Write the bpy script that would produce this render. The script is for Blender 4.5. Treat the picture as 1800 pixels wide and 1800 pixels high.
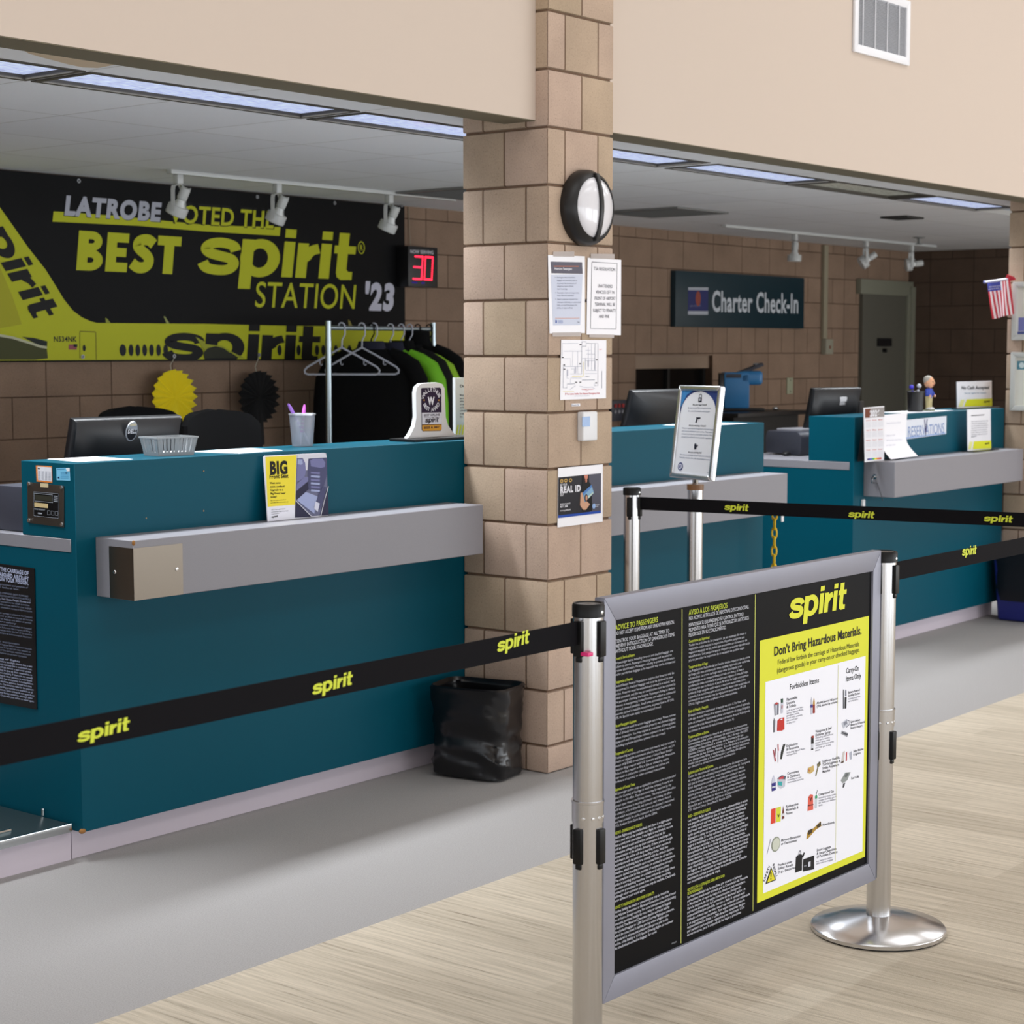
import bpy, bmesh, math, random
from mathutils import Vector, Matrix
random.seed(7)
S = bpy.context.scene
for o in list(bpy.data.objects): bpy.data.objects.remove(o)
COL = S.collection
R = math.radians

# ------------------------------------------------------------------ camera
CAMP = Vector((-5.19445552, -4.01672802, 1.54304132))
YAW, PITCH, ROLL, FPX = 0.892957181, 0.0879728975, -0.000980561086, 3207.08604
_f = Vector((math.sin(YAW)*math.cos(PITCH), math.cos(YAW)*math.cos(PITCH), -math.sin(PITCH)))
_r0 = Vector((math.cos(YAW), -math.sin(YAW), 0)); _u0 = _r0.cross(_f)
CR = _r0*math.cos(ROLL) + _u0*math.sin(ROLL); CU = -_r0*math.sin(ROLL) + _u0*math.cos(ROLL)
cam = bpy.data.cameras.new('camera'); cam.sensor_width = 36; cam.lens = FPX/1800*36
cam.clip_start = 0.05; cam.clip_end = 100
cam.dof.use_dof = True; cam.dof.focus_distance = 4.8; cam.dof.aperture_fstop = 8.0
co = bpy.data.objects.new('camera', cam); COL.objects.link(co)
m = Matrix.Identity(4)
for i in range(3): m[i][0], m[i][1], m[i][2], m[i][3] = CR[i], CU[i], -_f[i], CAMP[i]
co.matrix_world = m
S.camera = co

# ------------------------------------------------------------------ light and exposure
S.view_settings.view_transform = 'Standard'; S.view_settings.look = 'None'
S.view_settings.gamma = 1; S.view_settings.use_curve_mapping = False
S.view_settings.exposure = 0.0
W = bpy.data.worlds.new('world'); S.world = W; W.use_nodes = True
W.node_tree.nodes['Background'].inputs[0].default_value = (0.80, 0.88, 1.0, 1)
W.node_tree.nodes['Background'].inputs[1].default_value = 0.30
def area(name, loc, target, sx, sy, power, col=(1, 1, 1)):
    l = bpy.data.lights.new(name, 'AREA'); l.shape = 'RECTANGLE'; l.size = sx; l.size_y = sy
    l.energy = power; l.color = col
    o = bpy.data.objects.new(name, l); COL.objects.link(o); o.location = loc
    o.rotation_euler = (Vector(target)-Vector(loc)).to_track_quat('-Z', 'Y').to_euler(); return o
WINX = [(-8.6, -5.4), (-5.0, -1.8), (-1.4, 1.8), (2.2, 5.4), (5.8, 9.0), (9.4, 12.6)]
WINY = [(-7.0, -4.2), (-3.8, -1.0), (-0.6, 2.9)]
for a, b in WINX:   # daylight through the hall's street windows, behind the photographer
    area('window_daylight', ((a+b)/2, -7.45, 1.22), ((a+b)/2, 0, 1.22), b-a, 2.25, 66 if a < 2 else 108, (0.92, 0.96, 1.0))
for a, b in WINY:   # and through the glazed end of the hall on the left
    area('window_daylight_end', (-9.45, (a+b)/2, 1.22), (0, (a+b)/2, 1.22), b-a, 2.25, 30, (0.92, 0.96, 1.0))
for x in (-6.5, -2.0, 2.5, 7.0, 11.0):   # the hall's own ceiling lamps
    for y in (-1.9, -5.2): area('hall_lamp', (x, y, 5.1), (x, y, 0), 3.0, 1.4, 27 if x < 5 else 44, (0.98, 0.98, 1.0))

# ------------------------------------------------------------------ pixel rays of the photograph -> points on real planes
def ray(x, y): return _f + CR*((x-900)/FPX) - CU*((y-900)/FPX)
def on(ax, v, x, y):
    d = ray(x, y); t = (v-CAMP[ax])/d[ax]; return CAMP + d*t
def ax_(v, x, y): return on(0, v, x, y)
def ay(v, x, y): return on(1, v, x, y)
def az(v, x, y): return on(2, v, x, y)

# ------------------------------------------------------------------ materials
def lin(c):
    c = c/255.0
    return c/12.92 if c <= 0.04045 else ((c+0.055)/1.055)**2.4
def rgb(c): return (lin(c[0]), lin(c[1]), lin(c[2]), 1)
_mc = {}
def mat(name, c, rough=0.5, metal=0.0, spec=0.5, noise=0, nscale=200, bump=0, emit=0, coat=0, alpha=1, trans=0):
    if name in _mc: return _mc[name]
    m = bpy.data.materials.new(name); m.use_nodes = True; nt = m.node_tree; b = nt.nodes['Principled BSDF']
    b.inputs['Base Color'].default_value = rgb(c); b.inputs['Roughness'].default_value = rough
    b.inputs['Metallic'].default_value = metal; b.inputs['Specular IOR Level'].default_value = spec
    b.inputs['Coat Weight'].default_value = coat; b.inputs['Alpha'].default_value = alpha
    b.inputs['Transmission Weight'].default_value = trans
    if emit:
        b.inputs['Emission Color'].default_value = rgb(c); b.inputs['Emission Strength'].default_value = emit
    if noise or bump:
        tc = nt.nodes.new('ShaderNodeTexCoord'); n = nt.nodes.new('ShaderNodeTexNoise')
        n.inputs['Scale'].default_value = nscale; n.inputs['Detail'].default_value = 4
        nt.links.new(tc.outputs['Object'], n.inputs['Vector'])
        if noise:
            mx = nt.nodes.new('ShaderNodeMix'); mx.data_type = 'RGBA'
            k1 = [max(0, v*(1-noise)) for v in rgb(c)[:3]]; k2 = [min(1, v*(1+noise)) for v in rgb(c)[:3]]
            mx.inputs[6].default_value = (*k1, 1); mx.inputs[7].default_value = (*k2, 1)
            nt.links.new(n.outputs['Fac'], mx.inputs[0]); nt.links.new(mx.outputs[2], b.inputs['Base Color'])
        if bump:
            bp = nt.nodes.new('ShaderNodeBump'); bp.inputs['Strength'].default_value = bump; bp.inputs['Distance'].default_value = 0.002
            nt.links.new(n.outputs['Fac'], bp.inputs['Height']); nt.links.new(bp.outputs['Normal'], b.inputs['Normal'])
    _mc[name] = m; return m
def ink(c): return mat('print_%02x%02x%02x' % tuple(c), c, 0.5, spec=.2)

def nodes(name):
    m = bpy.data.materials.new(name); m.use_nodes = True; nt = m.node_tree
    return m, nt, nt.nodes['Principled BSDF'], nt.nodes.new, nt.links.new
def mth(nt, op, a, b=None):
    n = nt.nodes.new('ShaderNodeMath'); n.operation = op
    for i, v in enumerate((a, b)):
        if v is None: continue
        if isinstance(v, (int, float)): n.inputs[i].default_value = v
        else: nt.links.new(v, n.inputs[i])
    return n.outputs[0]
def mixc(nt, f, a, b, blend='MIX'):
    n = nt.nodes.new('ShaderNodeMix'); n.data_type = 'RGBA'; n.blend_type = blend
    for i, v in ((0, f), (6, a), (7, b)):
        if isinstance(v, (int, float)): n.inputs[i].default_value = v
        elif isinstance(v, tuple): n.inputs[i].default_value = v
        else: nt.links.new(v, n.inputs[i])
    return n.outputs[2]
def brick(nt, vec, w, h, offset, mortar, c1, c2, cm):
    n = nt.nodes.new('ShaderNodeTexBrick'); n.offset = offset; n.squash = 1
    n.inputs['Scale'].default_value = 1; n.inputs['Brick Width'].default_value = w; n.inputs['Row Height'].default_value = h
    n.inputs['Mortar Size'].default_value = mortar; n.inputs['Mortar Smooth'].default_value = 0.5; n.inputs['Bias'].default_value = 0
    n.inputs['Color1'].default_value = c1; n.inputs['Color2'].default_value = c2; n.inputs['Mortar'].default_value = cm
    nt.links.new(vec, n.inputs['Vector']); return n
def cmu(name, kind, c1, c2, cm):
    m, nt, b, N, L = nodes(name)
    tc = N('ShaderNodeTexCoord'); sp = N('ShaderNodeSeparateXYZ'); L(tc.outputs['Object'], sp.inputs[0])
    x, y, z = sp.outputs
    zz = mth(nt, 'SUBTRACT', z, 0.1016)
    cb = N('ShaderNodeCombineXYZ'); L(zz, cb.inputs[1])
    if kind == 'pillar':
        g = N('ShaderNodeNewGeometry'); sn = N('ShaderNodeSeparateXYZ'); L(g.outputs['Normal'], sn.inputs[0])
        isy = mth(nt, 'GREATER_THAN', mth(nt, 'ABSOLUTE', sn.outputs[1]), 0.5)
        u = mth(nt, 'ADD', mth(nt, 'MULTIPLY', isy, mth(nt, 'ADD', x, 0.0)), mth(nt, 'MULTIPLY', mth(nt, 'SUBTRACT', 1, isy), mth(nt, 'ADD', y, 0.1)))
        L(u, cb.inputs[0])
        br = brick(nt, cb.outputs[0], 0.2, 0.2032, 0.5, 0.0042, rgb(c1), rgb(c2), rgb(cm)); col, fac = br.outputs['Color'], br.outputs['Fac']
    else:
        L(mth(nt, 'SUBTRACT', x if kind == 'back' else y, 0.384), cb.inputs[0])
        b1 = brick(nt, cb.outputs[0], 0.4038, 0.2032, 0.0, 0.0035, rgb(c1), rgb(c2), rgb(cm))
        b2 = brick(nt, cb.outputs[0], 0.2019, 0.2032, 0.0, 0.0035, rgb(c1), rgb(c2), rgb(cm))
        par = mth(nt, 'GREATER_THAN', mth(nt, 'MODULO', mth(nt, 'ADD', mth(nt, 'DIVIDE', zz, 0.2032), 20), 2), 1)
        col = mixc(nt, par, b1.outputs['Color'], b2.outputs['Color'])
        mf = N('ShaderNodeMix'); L(par, mf.inputs[0]); L(b1.outputs['Fac'], mf.inputs[2]); L(b2.outputs['Fac'], mf.inputs[3]); fac = mf.outputs[0]
    n1 = N('ShaderNodeTexNoise'); n1.inputs['Scale'].default_value = 140; n1.inputs['Detail'].default_value = 6; n1.inputs['Roughness'].default_value = 0.7
    L(tc.outputs['Object'], n1.inputs['Vector'])
    n2 = N('ShaderNodeTexNoise'); n2.inputs['Scale'].default_value = 5; n2.inputs['Detail'].default_value = 3; L(tc.outputs['Object'], n2.inputs['Vector'])
    v = mth(nt, 'ADD', mth(nt, 'MULTIPLY', n1.outputs['Fac'], 0.5), mth(nt, 'ADD', mth(nt, 'MULTIPLY', n2.outputs['Fac'], 0.45), 0.525))
    n3 = N('ShaderNodeTexNoise'); n3.inputs['Scale'].default_value = 210; n3.inputs['Detail'].default_value = 2; L(tc.outputs['Object'], n3.inputs['Vector'])
    pit = N('ShaderNodeMapRange'); pit.inputs[1].default_value = .30; pit.inputs[2].default_value = .36; pit.inputs[3].default_value = .55; pit.inputs[4].default_value = 1.0; L(n3.outputs['Fac'], pit.inputs[0])
    v = mth(nt, 'MULTIPLY', v, pit.outputs[0])
    vc = N('ShaderNodeCombineColor'); [L(v, vc.inputs[i]) for i in range(3)]
    col = mixc(nt, 1.0, col, vc.outputs[0], 'MULTIPLY')
    L(col, b.inputs['Base Color']); b.inputs['Roughness'].default_value = 0.85; b.inputs['Specular IOR Level'].default_value = 0.25
    bp = N('ShaderNodeBump'); bp.inputs['Strength'].default_value = 0.9; bp.inputs['Distance'].default_value = 0.008
    L(mth(nt, 'ADD', mth(nt, 'MULTIPLY', mth(nt, 'SUBTRACT', 1, fac), 1.0), mth(nt, 'MULTIPLY', n1.outputs['Fac'], 0.12)), bp.inputs['Height'])
    L(bp.outputs['Normal'], b.inputs['Normal'])
    return m
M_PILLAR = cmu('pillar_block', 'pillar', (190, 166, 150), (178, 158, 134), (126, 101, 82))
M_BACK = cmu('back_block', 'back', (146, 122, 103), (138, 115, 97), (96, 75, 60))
M_SIDE = cmu('shaded_side_block', 'side', (92, 76, 64), (86, 70, 59), (66, 53, 44))  # the side wall's deep shade is put into these darker block colours

def floor_mat():
    m, nt, b, N, L = nodes('hall_floor')
    tc = N('ShaderNodeTexCoord'); sp = N('ShaderNodeSeparateXYZ'); L(tc.outputs['Object'], sp.inputs[0])
    x, y, z = sp.outputs
    cb = N('ShaderNodeCombineXYZ'); L(y, cb.inputs[0]); L(x, cb.inputs[1])
    br = brick(nt, cb.outputs[0], 0.914, 0.229, 0.5, 0.0, rgb((200, 190, 174)), rgb((184, 174, 158)), rgb((170, 160, 145)))
    # streaks of yarn running across the hall
    cs = N('ShaderNodeCombineXYZ'); L(mth(nt, 'MULTIPLY', x, 75), cs.inputs[0]); L(mth(nt, 'MULTIPLY', y, 2.6), cs.inputs[1])
    L(mth(nt, 'MULTIPLY', mth(nt, 'FLOOR', mth(nt, 'DIVIDE', x, 0.229)), 3.7), cs.inputs[2])
    n = N('ShaderNodeTexNoise'); n.inputs['Scale'].default_value = 1; n.inputs['Detail'].default_value = 5; n.inputs['Roughness'].default_value = 0.72; L(cs.outputs[0], n.inputs['Vector'])
    rp = N('ShaderNodeValToRGB'); L(n.outputs['Fac'], rp.inputs[0])
    e = rp.color_ramp.elements; e[0].position = 0.26; e[0].color = (0.42, 0.40, 0.36, 1); e[1].position = 0.62; e[1].color = (1.14, 1.13, 1.12, 1)
    e.new(0.40).color = (0.86, 0.85, 0.83, 1)
    tan = mixc(nt, 1.0, br.outputs['Color'], rp.outputs[0], 'MULTIPLY')
    n2 = N('ShaderNodeTexNoise'); n2.inputs['Scale'].default_value = 260; n2.inputs['Detail'].default_value = 3; L(tc.outputs['Object'], n2.inputs['Vector'])
    gray = mixc(nt, n2.outputs['Fac'], rgb((140, 137, 136)), rgb((178, 176, 176)))
    isg = mth(nt, 'GREATER_THAN', y, -0.705)
    L(mixc(nt, isg, tan, gray), b.inputs['Base Color'])
    b.inputs['Roughness'].default_value = 0.9; b.inputs['Specular IOR Level'].default_value = 0.2
    bp = N('ShaderNodeBump'); bp.inputs['Strength'].default_value = 0.35; bp.inputs['Distance'].default_value = 0.004
    L(mth(nt, 'ADD', n2.outputs['Fac'], n.outputs['Fac']), bp.inputs['Height']); L(bp.outputs['Normal'], b.inputs['Normal'])
    return m
M_FLOOR = floor_mat()
CZ = 2.41
def tile_mat():
    m, nt, b, N, L = nodes('ceiling_tile')
    tc = N('ShaderNodeTexCoord'); sp = N('ShaderNodeSeparateXYZ'); L(tc.outputs['Object'], sp.inputs[0])
    x, y, z = sp.outputs
    cb = N('ShaderNodeCombineXYZ'); L(mth(nt, 'ADD', x, 0.30+0.617*30), cb.inputs[0]); L(mth(nt, 'SUBTRACT', y, 0.925-0.632*4), cb.inputs[1])
    br = brick(nt, cb.outputs[0], 0.617, 0.632, 0.0, 0.006, rgb((236, 238, 240)), rgb((231, 233, 236)), rgb((205, 205, 203)))
    n = N('ShaderNodeTexNoise'); n.inputs['Scale'].default_value = 90; L(tc.outputs['Object'], n.inputs['Vector'])
    L(mixc(nt, mth(nt, 'MULTIPLY', n.outputs['Fac'], 0.05), br.outputs['Color'], (0.25, 0.25, 0.25, 1)), b.inputs['Base Color'])
    b.inputs['Roughness'].default_value = 0.9; b.inputs['Specular IOR Level'].default_value = 0.1
    bp = N('ShaderNodeBump'); bp.inputs['Strength'].default_value = 0.6; bp.inputs['Distance'].default_value = 0.004
    L(br.outputs['Fac'], bp.inputs['Height']); L(bp.outputs['Normal'], b.inputs['Normal'])
    return m
M_CEIL = tile_mat()
def lens_mat(name, c, e):
    m, nt, b, N, L = nodes(name)
    tc = N('ShaderNodeTexCoord'); sp = N('ShaderNodeSeparateXYZ'); L(tc.outputs['Object'], sp.inputs[0])
    cb = N('ShaderNodeCombineXYZ'); L(mth(nt, 'MULTIPLY', sp.outputs[0], 22), cb.inputs[0]); L(mth(nt, 'MULTIPLY', sp.outputs[1], 130), cb.inputs[1])
    n = N('ShaderNodeTexNoise'); n.inputs['Scale'].default_value = 1; n.inputs['Detail'].default_value = 4; L(cb.outputs[0], n.inputs['Vector'])
    rp = N('ShaderNodeValToRGB'); L(n.outputs['Fac'], rp.inputs[0])
    el = rp.color_ramp.elements; el[0].position = 0.3; el[0].color = tuple(v*0.62 for v in rgb(c)[:3])+(1,); el[1].position = 0.7; el[1].color = tuple(min(1, v*1.35) for v in rgb(c)[:3])+(1,)
    L(rp.outputs[0], b.inputs['Base Color']); L(rp.outputs[0], b.inputs['Emission Color']); b.inputs['Emission Strength'].default_value = e
    b.inputs['Roughness'].default_value = 0.25
    return m
M_LENS = lens_mat('prismatic_lens_lit', (180, 192, 228), 0.85)
M_LENS0 = lens_mat('prismatic_lens_off_glow', (186, 188, 176), 0.12)  # unlit fixture, its lens brightened by a faint added glow

TEAL = mat('teal_laminate', (2, 76, 94), 0.42, spec=0.12, noise=0.06, nscale=600)
GREYLAM = mat('grey_laminate', (134, 133, 140), 0.45, noise=0.14, nscale=900)
KICK = mat('kick_vinyl', (206, 196, 206), 0.6, spec=.2)
STEEL = mat('brushed_steel', (206, 206, 208), 0.22, 1.0)
STEEL2 = mat('steel_sheet', (128, 120, 110), 0.34, 1.0)
CHROME = mat('chrome', (210, 214, 216), 0.16, 1.0)
ALU = mat('anodised_aluminium', (140, 141, 154), 0.42, 0.2, noise=0.05, nscale=12)
BLACK = mat('black_plastic', (20, 20, 22), 0.4)
BLACKG = mat('black_gloss_plastic', (16, 16, 20), 0.2)
BLACKFAB = mat('black_fabric', (12, 12, 13), 0.95, spec=0.1, noise=0.4, nscale=500)
WHITE = mat('white_plastic', (226, 227, 230), 0.4)
WHITEMETAL = mat('white_enamel', (196, 198, 196), 0.35)
PAPER = mat('white_paper', (246, 246, 252), 0.6)
WALLP = mat('cream_wall_paint', (208, 193, 180), 0.7, spec=0.2)

# ------------------------------------------------------------------ mesh helpers
class MB:
    def __init__(s): s.v = []; s.f = []; s.m = []
    def add(s, vs, fs, mi=0):
        k = len(s.v); s.v += [Vector(p) for p in vs]
        for f in fs: s.f.append([i+k for i in f]); s.m.append(mi)
        return s
    def box(s, x0, x1, y0, y1, z0, z1, mi=0):
        return s.add([(x, y, z) for x in (x0, x1) for y in (y0, y1) for z in (z0, z1)],
                     [(0, 1, 3, 2), (4, 6, 7, 5), (0, 4, 5, 1), (2, 3, 7, 6), (0, 2, 6, 4), (1, 5, 7, 3)], mi)
    def obox(s, o, U, V, N, u0, u1, v0, v1, n0, n1, mi=0):
        return s.add([o+U*u+V*v+N*n for u in (u0, u1) for v in (v0, v1) for n in (n0, n1)],
                     [(0, 1, 3, 2), (4, 6, 7, 5), (0, 4, 5, 1), (2, 3, 7, 6), (0, 2, 6, 4), (1, 5, 7, 3)], mi)
    def loft(s, rings, mi=0, cap0=True, cap1=True, closed=False):
        n = len(rings[0]); k = len(s.v)
        for r in rings: s.v += [Vector(p) for p in r]
        q = len(rings)
        for i in range(q if closed else q-1):
            j = (i+1) % q
            for a in range(n):
                b = (a+1) % n; s.f.append([k+i*n+a, k+i*n+b, k+j*n+b, k+j*n+a]); s.m.append(mi)
        if not closed:
            if cap0: s.f.append([k+a for a in reversed(range(n))]); s.m.append(mi)
            if cap1: s.f.append([k+(q-1)*n+a for a in range(n)]); s.m.append(mi)
        return s
    def tube(s, path, r, n=10, mi=0, closed=False):
        P = [Vector(p) for p in path]; rings = []; q = len(P); up = None
        for i in range(q):
            a = P[(i-1) % q] if (closed or i) else P[0]; b = P[(i+1) % q] if (closed or i < q-1) else P[-1]
            t = (b-a).normalized()
            if up is None: up = Vector((0, 0, 1)) if abs(t.z) < 0.9 else Vector((1, 0, 0))
            e = t.cross(up).normalized(); up = e.cross(t).normalized()
            rr = r[i] if isinstance(r, (list, tuple)) else r
            rings.append([P[i]+(e*math.cos(w)+up*math.sin(w))*rr for w in [2*math.pi*k/n for k in range(n)]])
        return s.loft(rings, mi, closed=closed)
    def lathe(s, prof, o=(0, 0, 0), A=(0, 0, 1), n=32, mi=0):
        A = Vector(A).normalized(); e = A.orthogonal().normalized(); g = A.cross(e); o = Vector(o)
        return s.loft([[o+A*h+(e*math.cos(w)+g*math.sin(w))*max(r, 1e-5) for w in [2*math.pi*k/n for k in range(n)]] for r, h in prof], mi)
    def prism(s, pts, o, U, V, N, d0, d1, mi=0):
        a = [o+U*p[0]+V*p[1]+N*d0 for p in pts]; b = [o+U*p[0]+V*p[1]+N*d1 for p in pts]
        return s.loft([a, b], mi)
    def ball(s, c, rx, ry, rz, n=14, mi=0):
        c = Vector(c); q = n//2
        return s.loft([[c+Vector((rx*math.sin(t)*math.cos(w), ry*math.sin(t)*math.sin(w), rz*math.cos(t))) for w in [2*math.pi*k/n for k in range(n)]]
                       for t in [math.pi*(i+0.02 if i == 0 else i-0.02 if i == q else i)/q for i in range(q+1)]], mi)
    def build(s, name, mats, parent=None, root=None, bevel=0, seg=2, smooth=True, kind=None, sub=0, label=None):
        """links the collected shapes as ONE mesh; verts are given in world space and stored relative to the thing's base"""
        if not isinstance(mats, (list, tuple)): mats = [mats]
        loc = ROOT.get(root or parent, Vector((0, 0, 0)))
        me = bpy.data.meshes.new(name); me.from_pydata([v-loc for v in s.v], [], s.f)
        for k in mats: me.materials.append(k)
        me.polygons.foreach_set('material_index', s.m)
        bm = bmesh.new(); bm.from_mesh(me)
        if name not in FLAT: bmesh.ops.recalc_face_normals(bm, faces=bm.faces)
        if bevel:
            es = [e for e in bm.edges if len(e.link_faces) == 2 and e.calc_face_angle(0) > R(38)]
            bmesh.ops.bevel(bm, geom=es, offset=bevel, segments=seg, affect='EDGES', profile=0.6, clamp_overlap=True)
        bm.to_mesh(me); bm.free()
        if smooth:
            me.polygons.foreach_set('use_smooth', [True]*len(me.polygons)); me.set_sharp_from_angle(angle=R(40))
        o = bpy.data.objects.new(name, me); COL.objects.link(o)
        if parent: o.parent = OBJ[parent] if isinstance(parent, str) else parent
        if o.parent: ROOT[o] = loc
        if kind: o['kind'] = kind
        if label: o['label'] = label
        if sub: md = o.modifiers.new('smooth', 'SUBSURF'); md.levels = sub; md.render_levels = sub
        return o
ROOT = {}; OBJ = {}; FLAT = set()
def tag(o, label, cat, group=None):
    o['label'] = label; o['category'] = cat
    if group: o['group'] = group
    return o
def thing(name, label, cat, loc=(0, 0, 0), group=None):
    o = bpy.data.objects.new(name, None); COL.objects.link(o); o.location = loc; o.empty_display_size = 0.1
    ROOT[o] = Vector(loc); return tag(o, label, cat, group)
def single(mb, name, mats, label, cat, loc, group=None, **k):
    """a thing that is one mesh"""
    loc = Vector(loc); mb.v = [v-loc for v in mb.v]
    o = mb.build(name, mats, **k); o.location = loc; ROOT[o] = loc
    return tag(o, label, cat, group)
def struct(mb, name, mats, **k): return mb.build(name, mats, kind='structure', **k)
X3, Y3, Z3 = Vector((1, 0, 0)), Vector((0, 1, 0)), Vector((0, 0, 1))

# ------------------------------------------------------------------ lettering: every glyph is turned into a mesh once, then set by hand
CH = [chr(c) for c in range(33, 127)] + list('óíáñéúÓÍ\u2019®•')
STY = {'r': 0.0, 'm': 0.012, 'b': 0.024, 'h': 0.052, 'M': 0.004, 'x': 0.064}
SPC = {'r': 0, 'm': .012, 'b': .03, 'h': .07, 'M': .01, 'x': .11}
GL = {}
def make_glyphs():
    tmp = []
    def mk(t, off):
        c = bpy.data.curves.new('g', 'FONT'); c.body = t; c.size = 1; c.offset = off; c.resolution_u = 8 if off > .04 or off == .004 else 3; c.fill_mode = 'FRONT'
        o = bpy.data.objects.new('g', c); COL.objects.link(o); tmp.append(o); return o
    A = {c: mk(c+'|', 0) for c in CH}; bar = mk('|', 0); sp = mk('H H', 0); hh = mk('HH', 0)
    G = {(s, c): mk(c, off) for s, off in STY.items() for c in CH}
    bpy.context.view_layer.update(); dg = bpy.context.evaluated_depsgraph_get()
    def mesh(o):
        ev = o.evaluated_get(dg); me = ev.to_mesh(); r = ([(v.co.x, v.co.y) for v in me.vertices], [list(p.vertices) for p in me.polygons]); ev.to_mesh_clear(); return r
    mx = lambda o: max(v[0] for v in mesh(o)[0])
    b = mx(bar); adv = {c: mx(A[c])-b for c in CH}; adv[' '] = mx(sp)-mx(hh)
    H = max(v[1] for v in mesh(G[('r', 'H')])[0])
    for k, o in G.items(): GL[k] = mesh(o)
    for o in tmp:
        c = o.data; bpy.data.objects.remove(o); bpy.data.curves.remove(c)
    return adv, H
ADV, CAPH = make_glyphs()
def txt_w(t, h, sty='r', track=0): return sum(ADV.get(c, ADV['n'])+SPC[sty]+track for c in t)*h/CAPH

def smooth_path(p, n=6):
    o = []
    for i in range(len(p)-1):
        a, b, c, d = p[max(i-1, 0)], p[i], p[i+1], p[min(i+2, len(p)-1)]
        for k in range(n):
            t = k/n; o.append(tuple(0.5*((2*b[j])+(c[j]-a[j])*t+(2*a[j]-5*b[j]+4*c[j]-d[j])*t*t+(3*b[j]-a[j]-3*c[j]+d[j])*t**3) for j in (0, 1)))
    o.append(p[-1]); return o
def ribbon(p, w):
    L, Rr = [], []
    for i in range(len(p)):
        a, b = p[max(i-1, 0)], p[min(i+1, len(p)-1)]; dx, dy = b[0]-a[0], b[1]-a[1]; l = math.hypot(dx, dy) or 1
        wi = w[i] if isinstance(w, list) else w
        L.append((p[i][0]-dy/l*wi, p[i][1]+dx/l*wi)); Rr.append((p[i][0]+dy/l*wi, p[i][1]-dx/l*wi))
    return [[L[i], L[i+1], Rr[i+1], Rr[i]] for i in range(len(p)-1)]
def ell(cx, cy, rx, ry, n=28, a0=0, a1=2*math.pi): return [(cx+rx*math.cos(a0+(a1-a0)*k/n), cy+ry*math.sin(a0+(a1-a0)*k/n)) for k in range(n if a1-a0 > 6.2 else n+1)]
def logo_polys():
    """the airline's wordmark, x-height 1, baseline 0, width 3.9"""
    P = []
    P += ribbon(smooth_path([(.86, .66), (.78, .80), (.5, .87), (.24, .82), (.15, .69), (.26, .575), (.5, .51), (.75, .44), (.83, .30), (.72, .16), (.48, .125), (.2, .18), (.09, .33)]), .132)
    a, b = ell(1.48, .5, .50, .53), ell(1.46, .5, .215, .27)
    P += [[a[i], a[(i+1) % 28], b[(i+1) % 28], b[i]] for i in range(28)]
    P += [[(1.0, -.36), (1.30, -.36), (1.30, 1.0), (1.0, 1.0)]]
    for x in (2.06, 3.04): P += [[(x, 0), (x+.28, 0), (x+.28, 1), (x, 1)], [(x, 1.11), (x+.28, 1.11), (x+.28, 1.35), (x, 1.35)]]
    P += [[(2.42, 0), (2.70, 0), (2.70, .98), (2.42, .98)]]
    P += ribbon(smooth_path([(2.62, .46), (2.68, .64), (2.80, .78), (2.98, .85)]), [.05, .07, .10, .12]+[.14]*30)
    P += [[(3.50, .16), (3.78, .2), (3.78, 1.34), (3.50, 1.34)], [(3.40, .74), (3.99, .74), (3.99, .97), (3.40, .97)],
          [(3.50, .2), (3.53, .06), (3.64, -.02), (3.95, -.01), (3.95, .22), (3.84, .22), (3.78, .28)]]
    return P
LOGO = logo_polys()
def heavy_polys():
    """very bold block capitals, cap height 1"""
    G = {'T': (.74, [[(0, .75), (.72, .75), (.72, 1), (0, 1)], [(.21, 0), (.51, 0), (.51, .75), (.21, .75)]]),
         'E': (.72, [[(0, 0), (.29, 0), (.29, 1), (0, 1)], [(.29, 0), (.63, 0), (.63, .24), (.29, .24)], [(.29, .39), (.58, .39), (.58, .62), (.29, .62)], [(.29, .76), (.63, .76), (.63, 1), (.29, 1)]])}
    B = [[(0, 0), (.29, 0), (.29, 1), (0, 1)]]
    for cy, ro, yo, ri, yi in ((.745, .31, .255, .09, .055), (.27, .36, .27, .10, .07)):
        a, b = ell(.37, cy, ro, yo, 16, -math.pi/2, math.pi/2), ell(.37, cy, ri, yi, 16, -math.pi/2, math.pi/2)
        B += [[a[i], a[i+1], b[i+1], b[i]] for i in range(16)]+[[(.29, cy-yo), (.37, cy-yo), (.37, cy-yi), (.29, cy-yi)], [(.29, cy+yi), (.37, cy+yi), (.37, cy+yo), (.29, cy+yo)]]
    G['B'] = (.82, B)
    G['S'] = (.78, ribbon(smooth_path([(.66, .76), (.52, .855), (.36, .865), (.21, .80), (.185, .69), (.29, .585), (.44, .485), (.545, .36), (.52, .22), (.39, .14), (.21, .145), (.04, .25)]), .142))
    return G
HEAVY = heavy_polys()

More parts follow.
